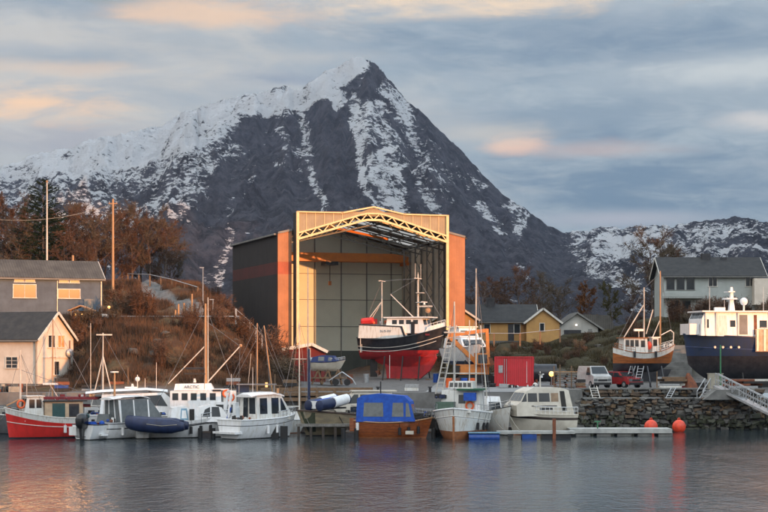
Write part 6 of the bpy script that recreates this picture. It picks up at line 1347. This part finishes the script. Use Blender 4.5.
def vehicle(name, label, cat, px, D, rz, L, Wd, H, body, van):
    t = thing(name, label, cat, (XX(px, D), D, 3.30), rz)
    if van: prof = [(-L/2, .35), (-L/2+.02, 1.5), (-L/2+.12, H), (L*.2, H+.02), (L*.36, 1.22), (L/2-.02, 1.05), (L/2, .35)]
    else: prof = [(-L/2, .35), (-L/2+.03, .95), (-L/2+.35, H), (L*.08, H+.02), (L*.26, .98), (L/2-.08, .82), (L/2, .35)]
    zb_ = .95 if not van else 1.15
    def w(z): return Wd/2 if z < zb_ else Wd/2-.16*(z-zb_)/(H-zb_)
    n = len(prof); v = [(x, -w(z), z) for x, z in prof]+[(x, w(z), z) for x, z in prof]
    MB().add(v, [tuple(range(n)), tuple(range(2*n-1, n-1, -1))]+[((k+1) % n, k, n+k, n+(k+1) % n) for k in range(n)]).build('body', body, t)
    c = Cab(prof, Wd/2, Wd/2-.12); c.w = w
    f0 = 3 if True else 2
    c.edge(t, 3, .1, .93, -.88, .88, M_glass, 'windscreen'); c.edge(t, 1, .25, .9, -.8, .8, M_glass, 'rear_window')
    if van: c.side(t, [(L*.06, 1.2), (L*.3, 1.2), (L*.2, H-.12), (L*.06, H-.12)]); c.side(t, R4(-L*.12, L*.03, 1.2, H-.12)) if False else None
    else: c.side(t, [(-.25, .98), (L*.2, .98), (L*.07, H-.08), (-.25, H-.08)]); c.side(t, [(-L*.4, .98), (-.33, .98), (-.33, H-.08), (-L*.35, H-.1)])
    for x in (-L*.31, L*.32):
        for y_ in (-1, 1):
            wh_ = MB().tube((x, y_*(Wd/2-.2), .32), (x, y_*(Wd/2+.02), .32), .32, .32, 18).build('wheel', M_rubber, t); MB().tube((x, y_*(Wd/2+.0), .32), (x, y_*(Wd/2+.03), .32), .18, .18, 10).build('hub', M_galv, wh_)
    for y_ in (-.68, .68): MB().box(L/2-.08, L/2+.02, y_*Wd/1.8-.16, y_*Wd/1.8+.16, .62, .84).build('headlight', M_vinyl, t)
    MB().box(L/2-.1, L/2+.06, -Wd/2+.05, Wd/2-.05, .3, .52).build('bumper', M_rubber, t); MB().box(-L/2-.06, -L/2+.1, -Wd/2+.05, Wd/2-.05, .3, .52).build('bumper', M_rubber, t)
    MB().box(L/2+.0, L/2+.035, -.45, .45, .62, .80).build('grille', M_rubber, t)
    for y_ in (-1, 1): MB().box(L*.22, L*.27, y_*(Wd/2+.12)-.1, y_*(Wd/2+.12)+.1, 1.15 if van else .95, 1.4 if van else 1.1).build('mirror', M_rubber, t)
    return t
vehicle('parked_van', 'white van parked facing the harbour above the boulder wall', 'van', 594, 152.8, -74, 3.9, 1.75, 1.95, M_carw, True)
vehicle('parked_car', 'red car parked beside the white van', 'car', 622, 152.6, -58, 3.9, 1.65, 1.45, M_carr, False)

D = 163.0; t = thing('excavator', 'orange excavator with raised upright arm behind the white fishing boat', 'excavator', (XX(477, D), D, 3.4), 8)
for y_ in (0, 1.7):
    mb = MB(); mb.prism([(-1.9, .3), (-1.6, .05), (1.6, .05), (1.9, .3), (1.9, .6), (1.6, .85), (-1.6, .85), (-1.9, .6)], y_, y_+.5); mb.build('track', M_rubber, t)
MB().box(-1.7, 1.2, .1, 2.1, .95, 1.9).build('engine_house', M_digger, t); c = Cab([(-.2, 1.9), (-.2, 3.0), (.9, 3.0), (1.2, 1.9)], .5, .45); cb = c.build(t, M_digger, 'cab'); c.side(t, R4(0, .9, 2.0, 2.85)); c.edge(t, 2, .1, .9, -.8, .8)
MB().box(-2.0, -1.6, .1, 2.1, 1.0, 1.8).build('counterweight', M_dirty, t)
bm = MB(); bm.bar((.6, 1.3, 1.7), (-2.6, 1.3, 4.7), .35, .4); bm.bar((-2.6, 1.3, 4.7), (1.2, 1.3, 5.2), .3, .35); bm.build('boom', M_digger, t)
bm = MB(); bm.bar((1.2, 1.3, 5.35), (1.35, 1.3, 2.6), .3, .36); bm.build('dipper_arm', M_digger, t); MB().prism([(1.0, 2.6), (1.7, 2.5), (1.9, 1.9), (1.3, 1.6), (.9, 2.0)], 1.0, 1.6).build('bucket', M_rust2, t)
bm = MB(); bm.tube((-.5, 1.3, 2.0), (-1.3, 1.3, 3.6), .09); bm.build('hydraulic_ram', M_galv, t)
t = thing('oil_drums', 'pallet of orange and dark drums behind the white fishing boat', 'drums', (XX(449, 157), 157, 3.2))
for k, x in enumerate((0, .7, 1.4, 2.1)): MB().tube((x, 0, 0), (x, 0, .9), .3, .3, 14).build('drum', (M_orange, M_rust2, M_bluec, M_orange)[k], t)
t = thing('wooden_bench', 'rough dark bench and crates on the quay left of the cabin boat', 'bench', (XX(268, 149), 149, 3.1))
MB().box(-1.2, 1.2, 0, .5, .42, .5).build('seat', M_timber, t)
for x in (-1, 1): MB().box(x-.05, x+.05, .05, .45, 0, .42).build('leg', M_timber, t)
t = thing('net_pile', 'dark heap of nets and gear on the quay at the far left', 'net pile', (XX(8, 147.5), 147.5, 3.05)); clutter(t, -1.3, 1.3, -.4, .4, 0, 14, 51, [M_dirty, M_black, M_rust2, M_rope], 'net_bundle', .5)
# people-free quay; a lit lamp by the pier
t = thing('pier_lamp', 'short glowing lamp on the quay behind the white cabin boat', 'lamp', (XX(266.5, 146.4), 146.4, 3.05)); MB().tube((0, 0, 0), (0, 0, .45), .05).build('post', M_timber, t); MB().box(-.1, .1, -.1, .1, .45, .85).build('lantern', mat('dim lantern', (1, .7, .3), .4, emit=(1, .5, .15), estr=1.6), t)

# ---- stores and gear along the quay behind the boats
def crates(px, D, label, n, cols, z=3.05, w=.6):
    t = thing('fish_crates', label, 'crates', (XX(px, D), D, z), random.Random(px).uniform(-12, 12), 'stores along the quay'); r_ = random.Random(px)
    for k in range(n): x = r_.uniform(-.06, .06); MB().box(x-w, x+w, -.4, .4, k*.3, k*.3+.27).build('crate', cols[k % len(cols)], t)
crates(62, 149, 'stack of dark fish crates on the quay right of the boathouse', 4, [M_dirty, M_bfloat, M_rust2])
crates(90, 148.5, 'low stack of grey fish crates behind the canopy cruiser', 2, [M_galv, M_dirty])
crates(118, 149.5, 'brown and blue fish crates on the quay behind the flybridge cruiser', 3, [M_rust2, M_bfloat])
crates(233, 149, 'grey fish crates beside the derrick mast boat on the quay', 4, [M_galv, M_dirty, M_rust2])
crates(290, 150, 'two dark crates on the timber pier edge', 2, [M_dirty, M_timber], 3.5)
crates(412, 150, 'pale crates on the quay behind the blue canopy boat', 2, [M_gel2, M_galv], 3.1)
crates(581, 149.5, 'rust brown crates between pallet stack and white van', 3, [M_rust2, M_timber, M_dirty], 3.25, .35)
for px, lab in ((100, 'left of the bare A frame mast'), (150, 'behind the flybridge cruiser radar'), (225, 'behind the orange lifebuoy'), (378, 'behind the cream cruiser'), (430, 'left of the white fishing boat')):
    b_ = thing('bollard', 'short black mooring bollard on the quay edge '+lab, 'bollard', (XX(px, 146.6), 146.6, 3.05), 0, 'quay bollards')
    MB().tube((0, 0, 0), (0, 0, .4), .13, .11, 12).build('post', M_black, b_); MB().tube((0, 0, .4), (0, 0, .5), .2, .18, 12).build('head', M_black, b_)
for px, D, hh, lab in ((128, 149, 2.2, 'thin weathered post on the quay behind the canopy cruiser'), (275, 148, 1.6, 'short post left of the pier edge'), (560, 150, 2.4, 'slim post beside the pallet stack'), (657, 150, 1.8, 'short dark post under the planked boat stern')):
    tag(MB().tube((0, 0, 0), (0, 0, hh), .06, .05, 7).build('quay_post', M_timber), lab, 'post').location = (XX(px, D), D, 3.0)
for px, D, lab in ((366, 171, 'grey oil drum by the rudder of the hauled out vessel'), (436, 172, 'blue drum under the bow of the hauled out vessel'), (350, 168, 'rusty drum right of the boat trailer')):
    tag(MB().tube((0, 0, 0), (0, 0, .9), .3, .3, 14).tube((0, 0, .3), (0, 0, .33), .315, .315, 14).tube((0, 0, .6), (0, 0, .63), .315, .315, 14).build('oil_drum', M_galv if px == 366 else (M_bfloat if px == 436 else M_rust2)), lab, 'drum').location = (XX(px, D), D, 3.4)
t = thing('tyre_pile', 'pile of old black tyres beside the red container', 'tyres', (XX(487, 158), 158, 3.2), 0)
for k in range(5): MB().torus(((k % 2)*.5, (k % 3)*.2, .12+.2*(k//2)), .27, .1, 'z').build('tyre', M_rubber, t, True)

# ---- more of the second row
t = boat('small_cabin_boat', 'small white cabin boat squeezed between the derrick boat and the white cabin boat', 226, 134.5, 172, 'motorboat')
h = Hull(5.0, 2.0, (1.3, 1.3, 1.6), .3, .9); h.build(t, M_black, M_gel); h.deck(t, M_gel, .06); h.rub(t, M_bluec, .04)
c = Cab([(-1.0, 1.2), (-.9, 2.55), (.7, 2.6), (1.3, 1.5), (1.3, 1.2)], .75, .65); c.build(t, M_gel, 'cabin'); c.side(t, R4(-.7, -.1, 1.75, 2.4)); c.side(t, R4(.05, .65, 1.75, 2.4)); h.rail(t, .55, .97, .45); aerial(t, -.5, .3, 2.6, 2.2)
t = boat('dark_work_boat', 'dark open work boat half hidden behind the blue canopy boat, cluttered with gear', 425, 135.0, 170, 'motorboat')
h = Hull(5.6, 2.2, (1.4, 1.35, 1.7), .3, .9); h.build(t, M_black, M_dirty); h.deck(t, M_dirty, .1); h.rub(t, M_timber, .05); clutter(t, -2.2, 1.8, -.7, .7, 1.3, 16, 71, [M_dirty, M_galv, M_rust2, M_black, M_bluec], smax=.4); h.rail(t, .0, .9, .6, M_galv, 8)
t = boat('grey_net_boat', 'grey boat heaped with brown nets behind the red fishing boat, far left', 12, 136.0, 176, 'fishing boat')
h = Hull(6.0, 2.4, (1.5, 1.5, 1.9), .4, .9); h.build(t, M_black, M_wire); h.deck(t, M_dirty, .1); h.rub(t, M_gel2, .05); clutter(t, -2.4, 2.0, -.8, .8, 1.5, 20, 72, [M_dirty, M_rust2, M_rope, M_black, M_orange], smax=.5); mast(t, -1.2, 1.5, 5.2, .05, M_galv); h.rail(t, .5, .97, .5)
# ---- mooring lines
def line(name, a, b, sag, label):
    a, b = Vector(a), Vector(b); pts = []
    for i in range(13): f_ = i/12; p = a.lerp(b, f_); p.z -= sag*4*f_*(1-f_); pts.append(p)
    tag(MB().path(pts, .022, 5).build(name, M_rope), label, 'rope')
line('mooring_rope', P(432, 410, 129), P(418, 424, 130.5), .25, 'slack mooring rope from the white fishing boat to the varnished boat')
line('mooring_rope', P(304, 412, 130.5), P(312, 428, 131.5), .12, 'mooring rope from the white cabin boat bow to the dark pontoon')
line('mooring_rope', P(492, 414, 129.2), P(504, 430, 128.8), .15, 'mooring rope from the white fishing boat to the blue floated pontoon')
line('mooring_rope', P(508, 412, 133), P(520, 431, 129.2), .12, 'mooring rope from the cream motor yacht bow to its pontoon')
line('mooring_rope', P(8, 410, 129), P(-8, 425, 131), .2, 'mooring rope off the bow of the red fishing boat')
line('overhead_wire', P(113, 204, 190), P(-40, 214, 186), 1.2, 'thin overhead wire running left from the utility pole')

# ---- finger docks and gear between the moored boats
for px, D, lab in ((112, 128.6, 'between the outboard skiff and the canopy cruiser'), (207, 129.6, 'between the derrick boat and the white cabin boat'), (350, 129.2, 'left of the blue canopy boat'), (427, 129.4, 'left of the white fishing boat')):
    t = thing('finger_dock', 'short dark finger dock with black fenders '+lab, 'dock', (XX(px, D), D, 0), 86, 'finger docks')
    MB().box(0, 7.5, -.45, .45, .38, .5).build('deck', M_dockd, t)
    for x in (.3, 2.6, 5.0): MB().box(x-.4, x+.4, -.4, .4, -.3, .37).build('float', M_black, t)
    for y_ in (-.5, .5): MB().tube((-.1, y_, -.1), (-.1, y_, .75), .17, .17, 10).build('fender', M_rubber, t, True)
def cockpit(tname, x0, x1, w, z, n, seed, mats=None):
    o = next((q for q in COL.objects if q.get('label', '').startswith(tname)), None)
    if o: clutter(o, x0, x1, -w, w, z, n, seed, mats or [M_dirty, M_galv, M_gel2, M_bfloat, M_rust2, M_black], 'gear', .26)
    else: print('no', tname)
cockpit('white hardtop cruiser', -2.6, -2.0, .9, 1.25, 5, 81); cockpit('white fishing boat with lettered', -3.4, -2.1, 1.0, 1.45, 9, 82); cockpit('large white cruiser', -4.2, -3.2, 1.2, 1.5, 7, 83)
cockpit('small white boat with rounded', -3.1, -1.7, 1.0, 1.45, 8, 84); cockpit('tan hulled', -2.6, .5, .8, 1.6, 8, 85, [M_dirty, M_black, M_rope]); cockpit('cream cruiser with framed', -3.2, -2.4, .9, 1.5, 6, 86)
cockpit('varnished wooden', 1.8, 2.5, .3, 1.4, 5, 87, [M_dirty, M_rope, M_black]); cockpit('plain white work', -2.6, -1.3, .8, 1.75, 7, 88); cockpit('white cabin cruiser with pale', -3.0, -1.8, .9, 1.0, 8, 89); cockpit('orange planked', 1.6, 2.6, .4, 1.2, 5, 90); cockpit('black white and red', 3.4, 4.3, .4, 2.3, 5, 91)

# ================================================================== VEGETATION
def leaf_mat(name, a, b, scale=1.2):
    return mat(name, a, .9, col2=b, scale=scale, spec=.1)
M_bark = mat('birch bark', (.16, .12, .10), .9, col2=(.08, .06, .05), scale=4)
M_twig = leaf_mat('reddish brown twigs', (.135, .078, .050), (.075, .047, .034))
M_twig2 = leaf_mat('grey brown twigs', (.13, .10, .068), (.075, .058, .042))
M_twigo = leaf_mat('orange autumn leaves', (.20, .085, .03), (.10, .05, .025))
M_twigg = leaf_mat('olive autumn leaves', (.10, .09, .035), (.06, .055, .025))
M_need = leaf_mat('spruce needles', (.018, .032, .016), (.010, .018, .010))
def bare_tree(name, H, W_, seed, twm, n1=9, n2=7, n3=9, n4=5, leafy=0, tw=.028, low=.18):
    rnd = random.Random(seed); tr = MB(); cr = MB(); t = bpy.data.objects.new(name, None); COL.objects.link(t)
    def rv(s): return Vector((rnd.uniform(-s, s), rnd.uniform(-s, s), rnd.uniform(-s, s)))
    p = Vector((0, 0, -.5)); d = Vector((rnd.uniform(-.08, .08), rnd.uniform(-.08, .08), 1)); pts = [p]; k = 8
    for i in range(k): p = p+d.normalized()*(H*.92+.5)/k; d += rv(.12); pts.append(p.copy())
    for i in range(k): tr.tube(pts[i], pts[i+1], H*.018*(1-i/k*.85), H*.018*(1-(i+1)/k*.85), 6)
    def sliver(a, b, w):
        dd = (b-a); s = dd.cross(rv(1)).normalized()*w; cr.add([a-s, a+s, b], [(0, 1, 2)])
    for i in range(n1*2):
        f = low+(1-low)*(i+rnd.random())/(n1*2); idx = min(k-1, int(f*k)); q = pts[idx].lerp(pts[idx+1], f*k-idx)
        a = rnd.uniform(0, 6.28); ln = W_*.5*(1.15-.75*abs(f-.45))*rnd.uniform(.7, 1.15); dr = Vector((math.cos(a), math.sin(a), rnd.uniform(.35, 1.1))).normalized()
        e = q+dr*ln; m_ = q.lerp(e, .5)+rv(ln*.08); tr.tube(q, m_, H*.006, H*.004, 4); tr.tube(m_, e, H*.004, H*.0015, 4)
        for j in range(n2):
            g = rnd.uniform(.2, 1); s_ = (q.lerp(m_, g*2) if g < .5 else m_.lerp(e, g*2-1)); d2 = (dr+rv(.9)+Vector((0, 0, .25))).normalized(); e2 = s_+d2*ln*rnd.uniform(.25, .5); sliver(s_, e2, .022)
            for l in range(n3):
                s3 = s_.lerp(e2, rnd.uniform(.15, 1)); d3 = (d2+rv(.9)).normalized(); e3 = s3+d3*ln*rnd.uniform(.10, .26); sliver(s3, e3, tw*.7)
                for z_ in range(n4):
                    s4 = s3.lerp(e3, rnd.random()); e4 = s4+(d3+rv(1.0)).normalized()*rnd.uniform(.12, .32); sliver(s4, e4, tw if not leafy else leafy)
    tr.build('trunk', M_bark, t); cr.build('crown', twm, t); return t
def conifer(name, H, W_, seed):
    rnd = random.Random(seed); t = bpy.data.objects.new(name, None); COL.objects.link(t); MB().tube((0, 0, -.5), (0, 0, H), H*.022, .02, 7).build('trunk', M_bark, t); c = MB()
    z = H*.12
    while z < H:
        f = (z/H); r = W_/2*(1-f)**.48*rnd.uniform(.8, 1.1)+.1; nb = 9 if f < .8 else 6
        for k in range(nb):
            a = rnd.uniform(0, 6.28); ln = r*rnd.uniform(.6, 1.15); d = Vector((math.cos(a), math.sin(a), .15-.35*(1-f))); s = Vector((0, 0, z+rnd.uniform(-.15, .15))); e = s+d*ln
            for q in range(int(16+ln*16)):
                u = rnd.random()**.7; b = s.lerp(e, u)+Vector((0, 0, .12*ln*u*u)); n = Vector((rnd.uniform(-1, 1), rnd.uniform(-1, 1), rnd.uniform(-.6, .35))).normalized()+d*.5; w = n.cross(Vector((rnd.uniform(-1, 1), rnd.uniform(-1, 1), rnd.uniform(-1, 1)))).normalized()*.05
                c.add([b-w, b+w, b+n*rnd.uniform(.16, .36)*(1-.3*f)], [(0, 1, 2)])
        z += H*.028
    c.build('crown', M_need, t); return t
def bush(name, H, W_, seed, twm, n=46, m=26):
    rnd = random.Random(seed); c = MB()
    for i in range(n):
        a = rnd.uniform(0, 6.28); o = rnd.uniform(0, .3)*W_; sp_ = Vector((math.cos(a)*o, math.sin(a)*o, -.15)); e = Vector((math.cos(a)*W_*.5*rnd.uniform(.3, 1), math.sin(a)*W_*.5*rnd.uniform(.3, 1), H*rnd.uniform(.5, 1.05)))
        c.add([sp_+Vector((.025, 0, 0)), sp_-Vector((.025, 0, 0)), e], [(0, 1, 2)])
        for j in range(m):
            s = sp_.lerp(e, rnd.uniform(.25, 1)); d = Vector((rnd.uniform(-1, 1), rnd.uniform(-1, 1), rnd.uniform(-.3, 1.2))).normalized(); w = d.cross(Vector((rnd.random(), rnd.random(), rnd.random()))).normalized()*.022
            c.add([s-w, s+w, s+d*rnd.uniform(.15, .42)], [(0, 1, 2)])
    return c.build(name, twm)
protos = {'red': [bare_tree('bare_tree', 8.0, 5.6, 11, M_twig), bare_tree('bare_tree', 7.4, 5.8, 12, M_twig, low=.1), bare_tree('bare_tree', 7.8, 6.0, 13, M_twig2)],
          'orange': [bare_tree('autumn_tree', 7.0, 4.2, 21, M_twigo, leafy=.07)], 'olive': [bare_tree('autumn_tree', 8.0, 4.2, 22, M_twigg, leafy=.06)]}
POS = ['far left edge', 'beyond the grey house roof', 'left of the flagpole', 'beside the dark conifer', 'right of the flagpole', 'left of the utility pole', 'right of the utility pole', 'above the winding road', 'at the right end of the wood']
used = set()
def plant(kind, k, px, D, py_top, label, cat='tree', group=None, wsc=1.0, base=None):
    pr = protos[kind][k % len(protos[kind])]; z = land_z(XX(px, D), D)-.1 if base is None else base; hh = ZZ(py_top, D)-z
    key = (kind, k % len(protos[kind]))
    o = pr if key not in used else copy_tree(pr); used.add(key)
    o.location = (XX(px, D), D, z); H0 = {'red': (8, 7.4, 7.8), 'orange': (7,), 'olive': (8,)}[kind][k % len(protos[kind])]; s_ = hh/H0/.97
    o.rotation_euler = (0, 0, rnd.uniform(0, 6.28)); o.scale = (s_*wsc, s_*wsc, s_); tag(o, label, cat, group); return o
rnd = random.Random(77)
left = [(-14,206,215),(0,203,206),(10,210,212),(19,200,214),(28,208,224),(36,201,226),(52,207,226),(60,202,228),(70,209,219),(78,202,213),(87,207,215),(96,202,219),(104,210,217),(114,206,221),(123,211,217),(132,207,222),(141,212,218),(149,208,219),(157,212,222),(164,209,229),(171,213,240),(88,196,242),(66,196,240),(18,196,236)]
ORD = 'first second third fourth fifth sixth seventh eighth ninth tenth eleventh twelfth thirteenth fourteenth fifteenth sixteenth seventeenth eighteenth nineteenth twentieth twenty-first twenty-second twenty-third twenty-fourth'.split()
rank = {v: i for i, v in enumerate(sorted(range(len(left)), key=lambda i: left[i][0]))}
for i, (px, D, py) in enumerate(left):
    where = 'left of the flagpole' if px < 44 else ('between flagpole and utility pole' if px < 113 else 'right of the utility pole')
    plant('red', i, px, D, py, 'bare brown tree behind the grey house, '+ORD[rank[i]]+' trunk from the left', 'tree', 'bare trees behind the grey house', .95)
cf = conifer('conifer', 9.6, 9.0, 5); cf.location = (XX(43, 197.5), 197.5, land_z(XX(43, 197.5), 197.5)-.2); cf.scale = (1, 1, (ZZ(181, 197.5)-land_z(XX(43, 197.5), 197.5)+.2)/9.6); tag(cf, 'dark green conifer standing above the bare trees by the flagpole', 'tree')
for px, D, py, kind, lab in ((478,236,284,'red','bare brown tree just right of the hangar'), (502,240,280,'red','bare brown tree behind the chimney of the ochre house'), (522,236,276,'red','taller bare tree between chimney and gable of the ochre house'), (540,244,283,'red','bare tree behind the gable wing of the ochre house'), (560,240,288,'red','low bare tree left of the orange autumn tree'), (588,236,288,'orange','rust orange autumn tree behind the grey garage'), (612,234,284,'olive','olive green autumn tree right of the grey garage'), (634,238,292,'red','bare tree between olive tree and white house'), (653,232,245,'red','tall dark bare tree at the left end of the white house'), (665,236,250,'red','dark bare tree partly behind the white house')):
    plant(kind, rnd.randrange(3), px, D, py, lab, 'tree', None, 1.0 if kind == 'red' else .8)
pb = [bush('shrub', 1.6, 2.0, 31, M_twig), bush('shrub', 1.3, 2.2, 32, M_twig2), bush('shrub', 1.9, 1.8, 33, M_twig)]
nb = [0]
def shrub(px, D, s_, label, group):
    label = label.replace('SIZE', 'small' if s_ < .75 else ('wide' if s_ > 1.05 else 'middling'))
    k = nb[0] % 3; o = pb[k] if nb[0] < 3 else pb[k].copy()
    if nb[0] >= 3: COL.objects.link(o)
    nb[0] += 1; x = XX(px, D); o.location = (x, D, land_z(x, D)); o.rotation_euler = (0, 0, rnd.uniform(0, 6.28)); o.scale = (s_, s_, s_*rnd.uniform(.8, 1.2)); tag(o, label, 'shrub', group)
for i in range(34):
    D = rnd.uniform(152.5, 164.5); px = rnd.uniform(70, 262)
    if land_z(XX(px, D), D) < 3.8: continue
    shrub(px, D, rnd.uniform(.6, 1.15), 'leafless brown shrub on the steep bank below the guard rail', 'shrubs on the bank below the guard rail')
for k_, (px, D, s_) in enumerate(((142,165.8,1.7),(149,166,1.1),(122,168,1.6),(135,169,1.3),(128,167,1.2))): shrub(px, D, s_, 'bare bush behind the guard rail, '+('broadest of five', 'right end of five', 'left end of five', 'fourth from the left of five', 'second from the left of five')[k_], 'bushes behind the guard rail')
for i in range(18):
    D = rnd.uniform(167, 198); px = rnd.choice((rnd.uniform(100, 132), rnd.uniform(212, 238), rnd.uniform(205, 232))); shrub(px, D, rnd.uniform(.7, 1.3), 'brown shrub on the hill above the guard rail', 'shrubs on the hill above the guard rail')
for i in range(16): shrub(rnd.uniform(236, 292), rnd.uniform(160, 181), rnd.uniform(.9, 1.9), 'brown shrub by the dark hangar wall and stair', 'shrubs beside the dark hangar wall')
for i in range(30): shrub(rnd.uniform(672, 775), rnd.uniform(190, 206), rnd.uniform(.9, 1.5), 'rust brown shrub in the garden below the white house', 'shrubs below the white house')
for i in range(30): shrub(rnd.uniform(470, 655), rnd.uniform(174, 192), rnd.uniform(.4, .9), 'small shrub on the grassy slope below the ochre house', 'shrubs on the slope below the ochre house')
M_grb = leaf_mat('dry heath grass', (.15, .085, .05), (.05, .036, .027), .30); M_grg = leaf_mat('dull grass', (.07, .055, .028), (.035, .030, .017), .5)
def tufts(name, n, reg, m, seed, hmin, hmax):
    r_ = np.random.RandomState(seed); v = []; f = []
    while len(f) < n:
        px = r_.uniform(reg[0], reg[1]); D = r_.uniform(reg[2], reg[3]); x = XX(px, D); z = land_z(x, D)
        if z < 3.75 and not (name == 'heath_grass' and D > 149.5): continue
        rc = np.interp(D, [168, 176, 184, 192, 200, 208], [165, 192, 178, 152, 150, 128])
        if name == 'heath_grass' and 166 < D < 212 and abs(px-rc) < 12: continue
        for b in range(7):
            bx, by = x+r_.normal()*.22, D+r_.normal()*.22; h = r_.uniform(hmin, hmax); a = r_.uniform(0, 6.28); w = .035; lx, ly = r_.normal()*.16, r_.normal()*.16; o = len(v)
            v += [(bx-w*math.cos(a), by-w*math.sin(a), z-.15), (bx+w*math.cos(a), by+w*math.sin(a), z-.15), (bx+lx, by+ly, z+h)]; f.append((o, o+1, o+2))
    me = bpy.data.meshes.new(name); me.from_pydata(v, [], f); me.materials.append(m); o = bpy.data.objects.new(name, me); COL.objects.link(o); struct(o, 'stuff'); return o
tufts('heath_grass', 90000, (60, 290, 149.5, 205), M_grb, 1, .25, .75)
tufts('slope_grass', 50000, (440, 790, 170, 208), M_grg, 2, .2, .5)

# rocks breaking through the heath
M_rock = mat('lichen rock', (.10, .09, .08), .95, col2=(.055, .05, .042), scale=2.5, bump=.05, bscale=5)
def rock_mesh(seed):
    r_ = random.Random(seed); mb = MB(); mb.ball((0, 0, 0), 1, (1, .8, .6), 12, 8)
    mb.v = [tuple(c*(1+.38*noise.noise(Vector(v)*1.4+Vector((seed, 0, 0)))) for c in v) for v in mb.v]; return mb
rk = [rock_mesh(3).build('rock', M_rock), rock_mesh(8).build('rock', M_rock)]
for i in range(26):
    if i < 16: px, D = rnd.uniform(72, 262), rnd.uniform(151, 165)
    else: px, D = rnd.uniform(480, 650), rnd.uniform(172, 196)
    o = rk[i] if i < 2 else rk[i % 2].copy()
    if i >= 2: COL.objects.link(o)
    x = XX(px, D); s_ = rnd.uniform(.2, .55); o.location = (x, D, land_z(x, D)+.05); o.rotation_euler = (0, rnd.uniform(-.2, .2), rnd.uniform(0, 6.28)); o.scale = (s_*1.3, s_, s_)
    tag(o, 'grey rock breaking through the brown bank below the guard rail' if i < 16 else 'grey rock on the grassy slope below the ochre house', 'rock', 'rocks on the brown bank' if i < 16 else 'rocks on the grassy slope')
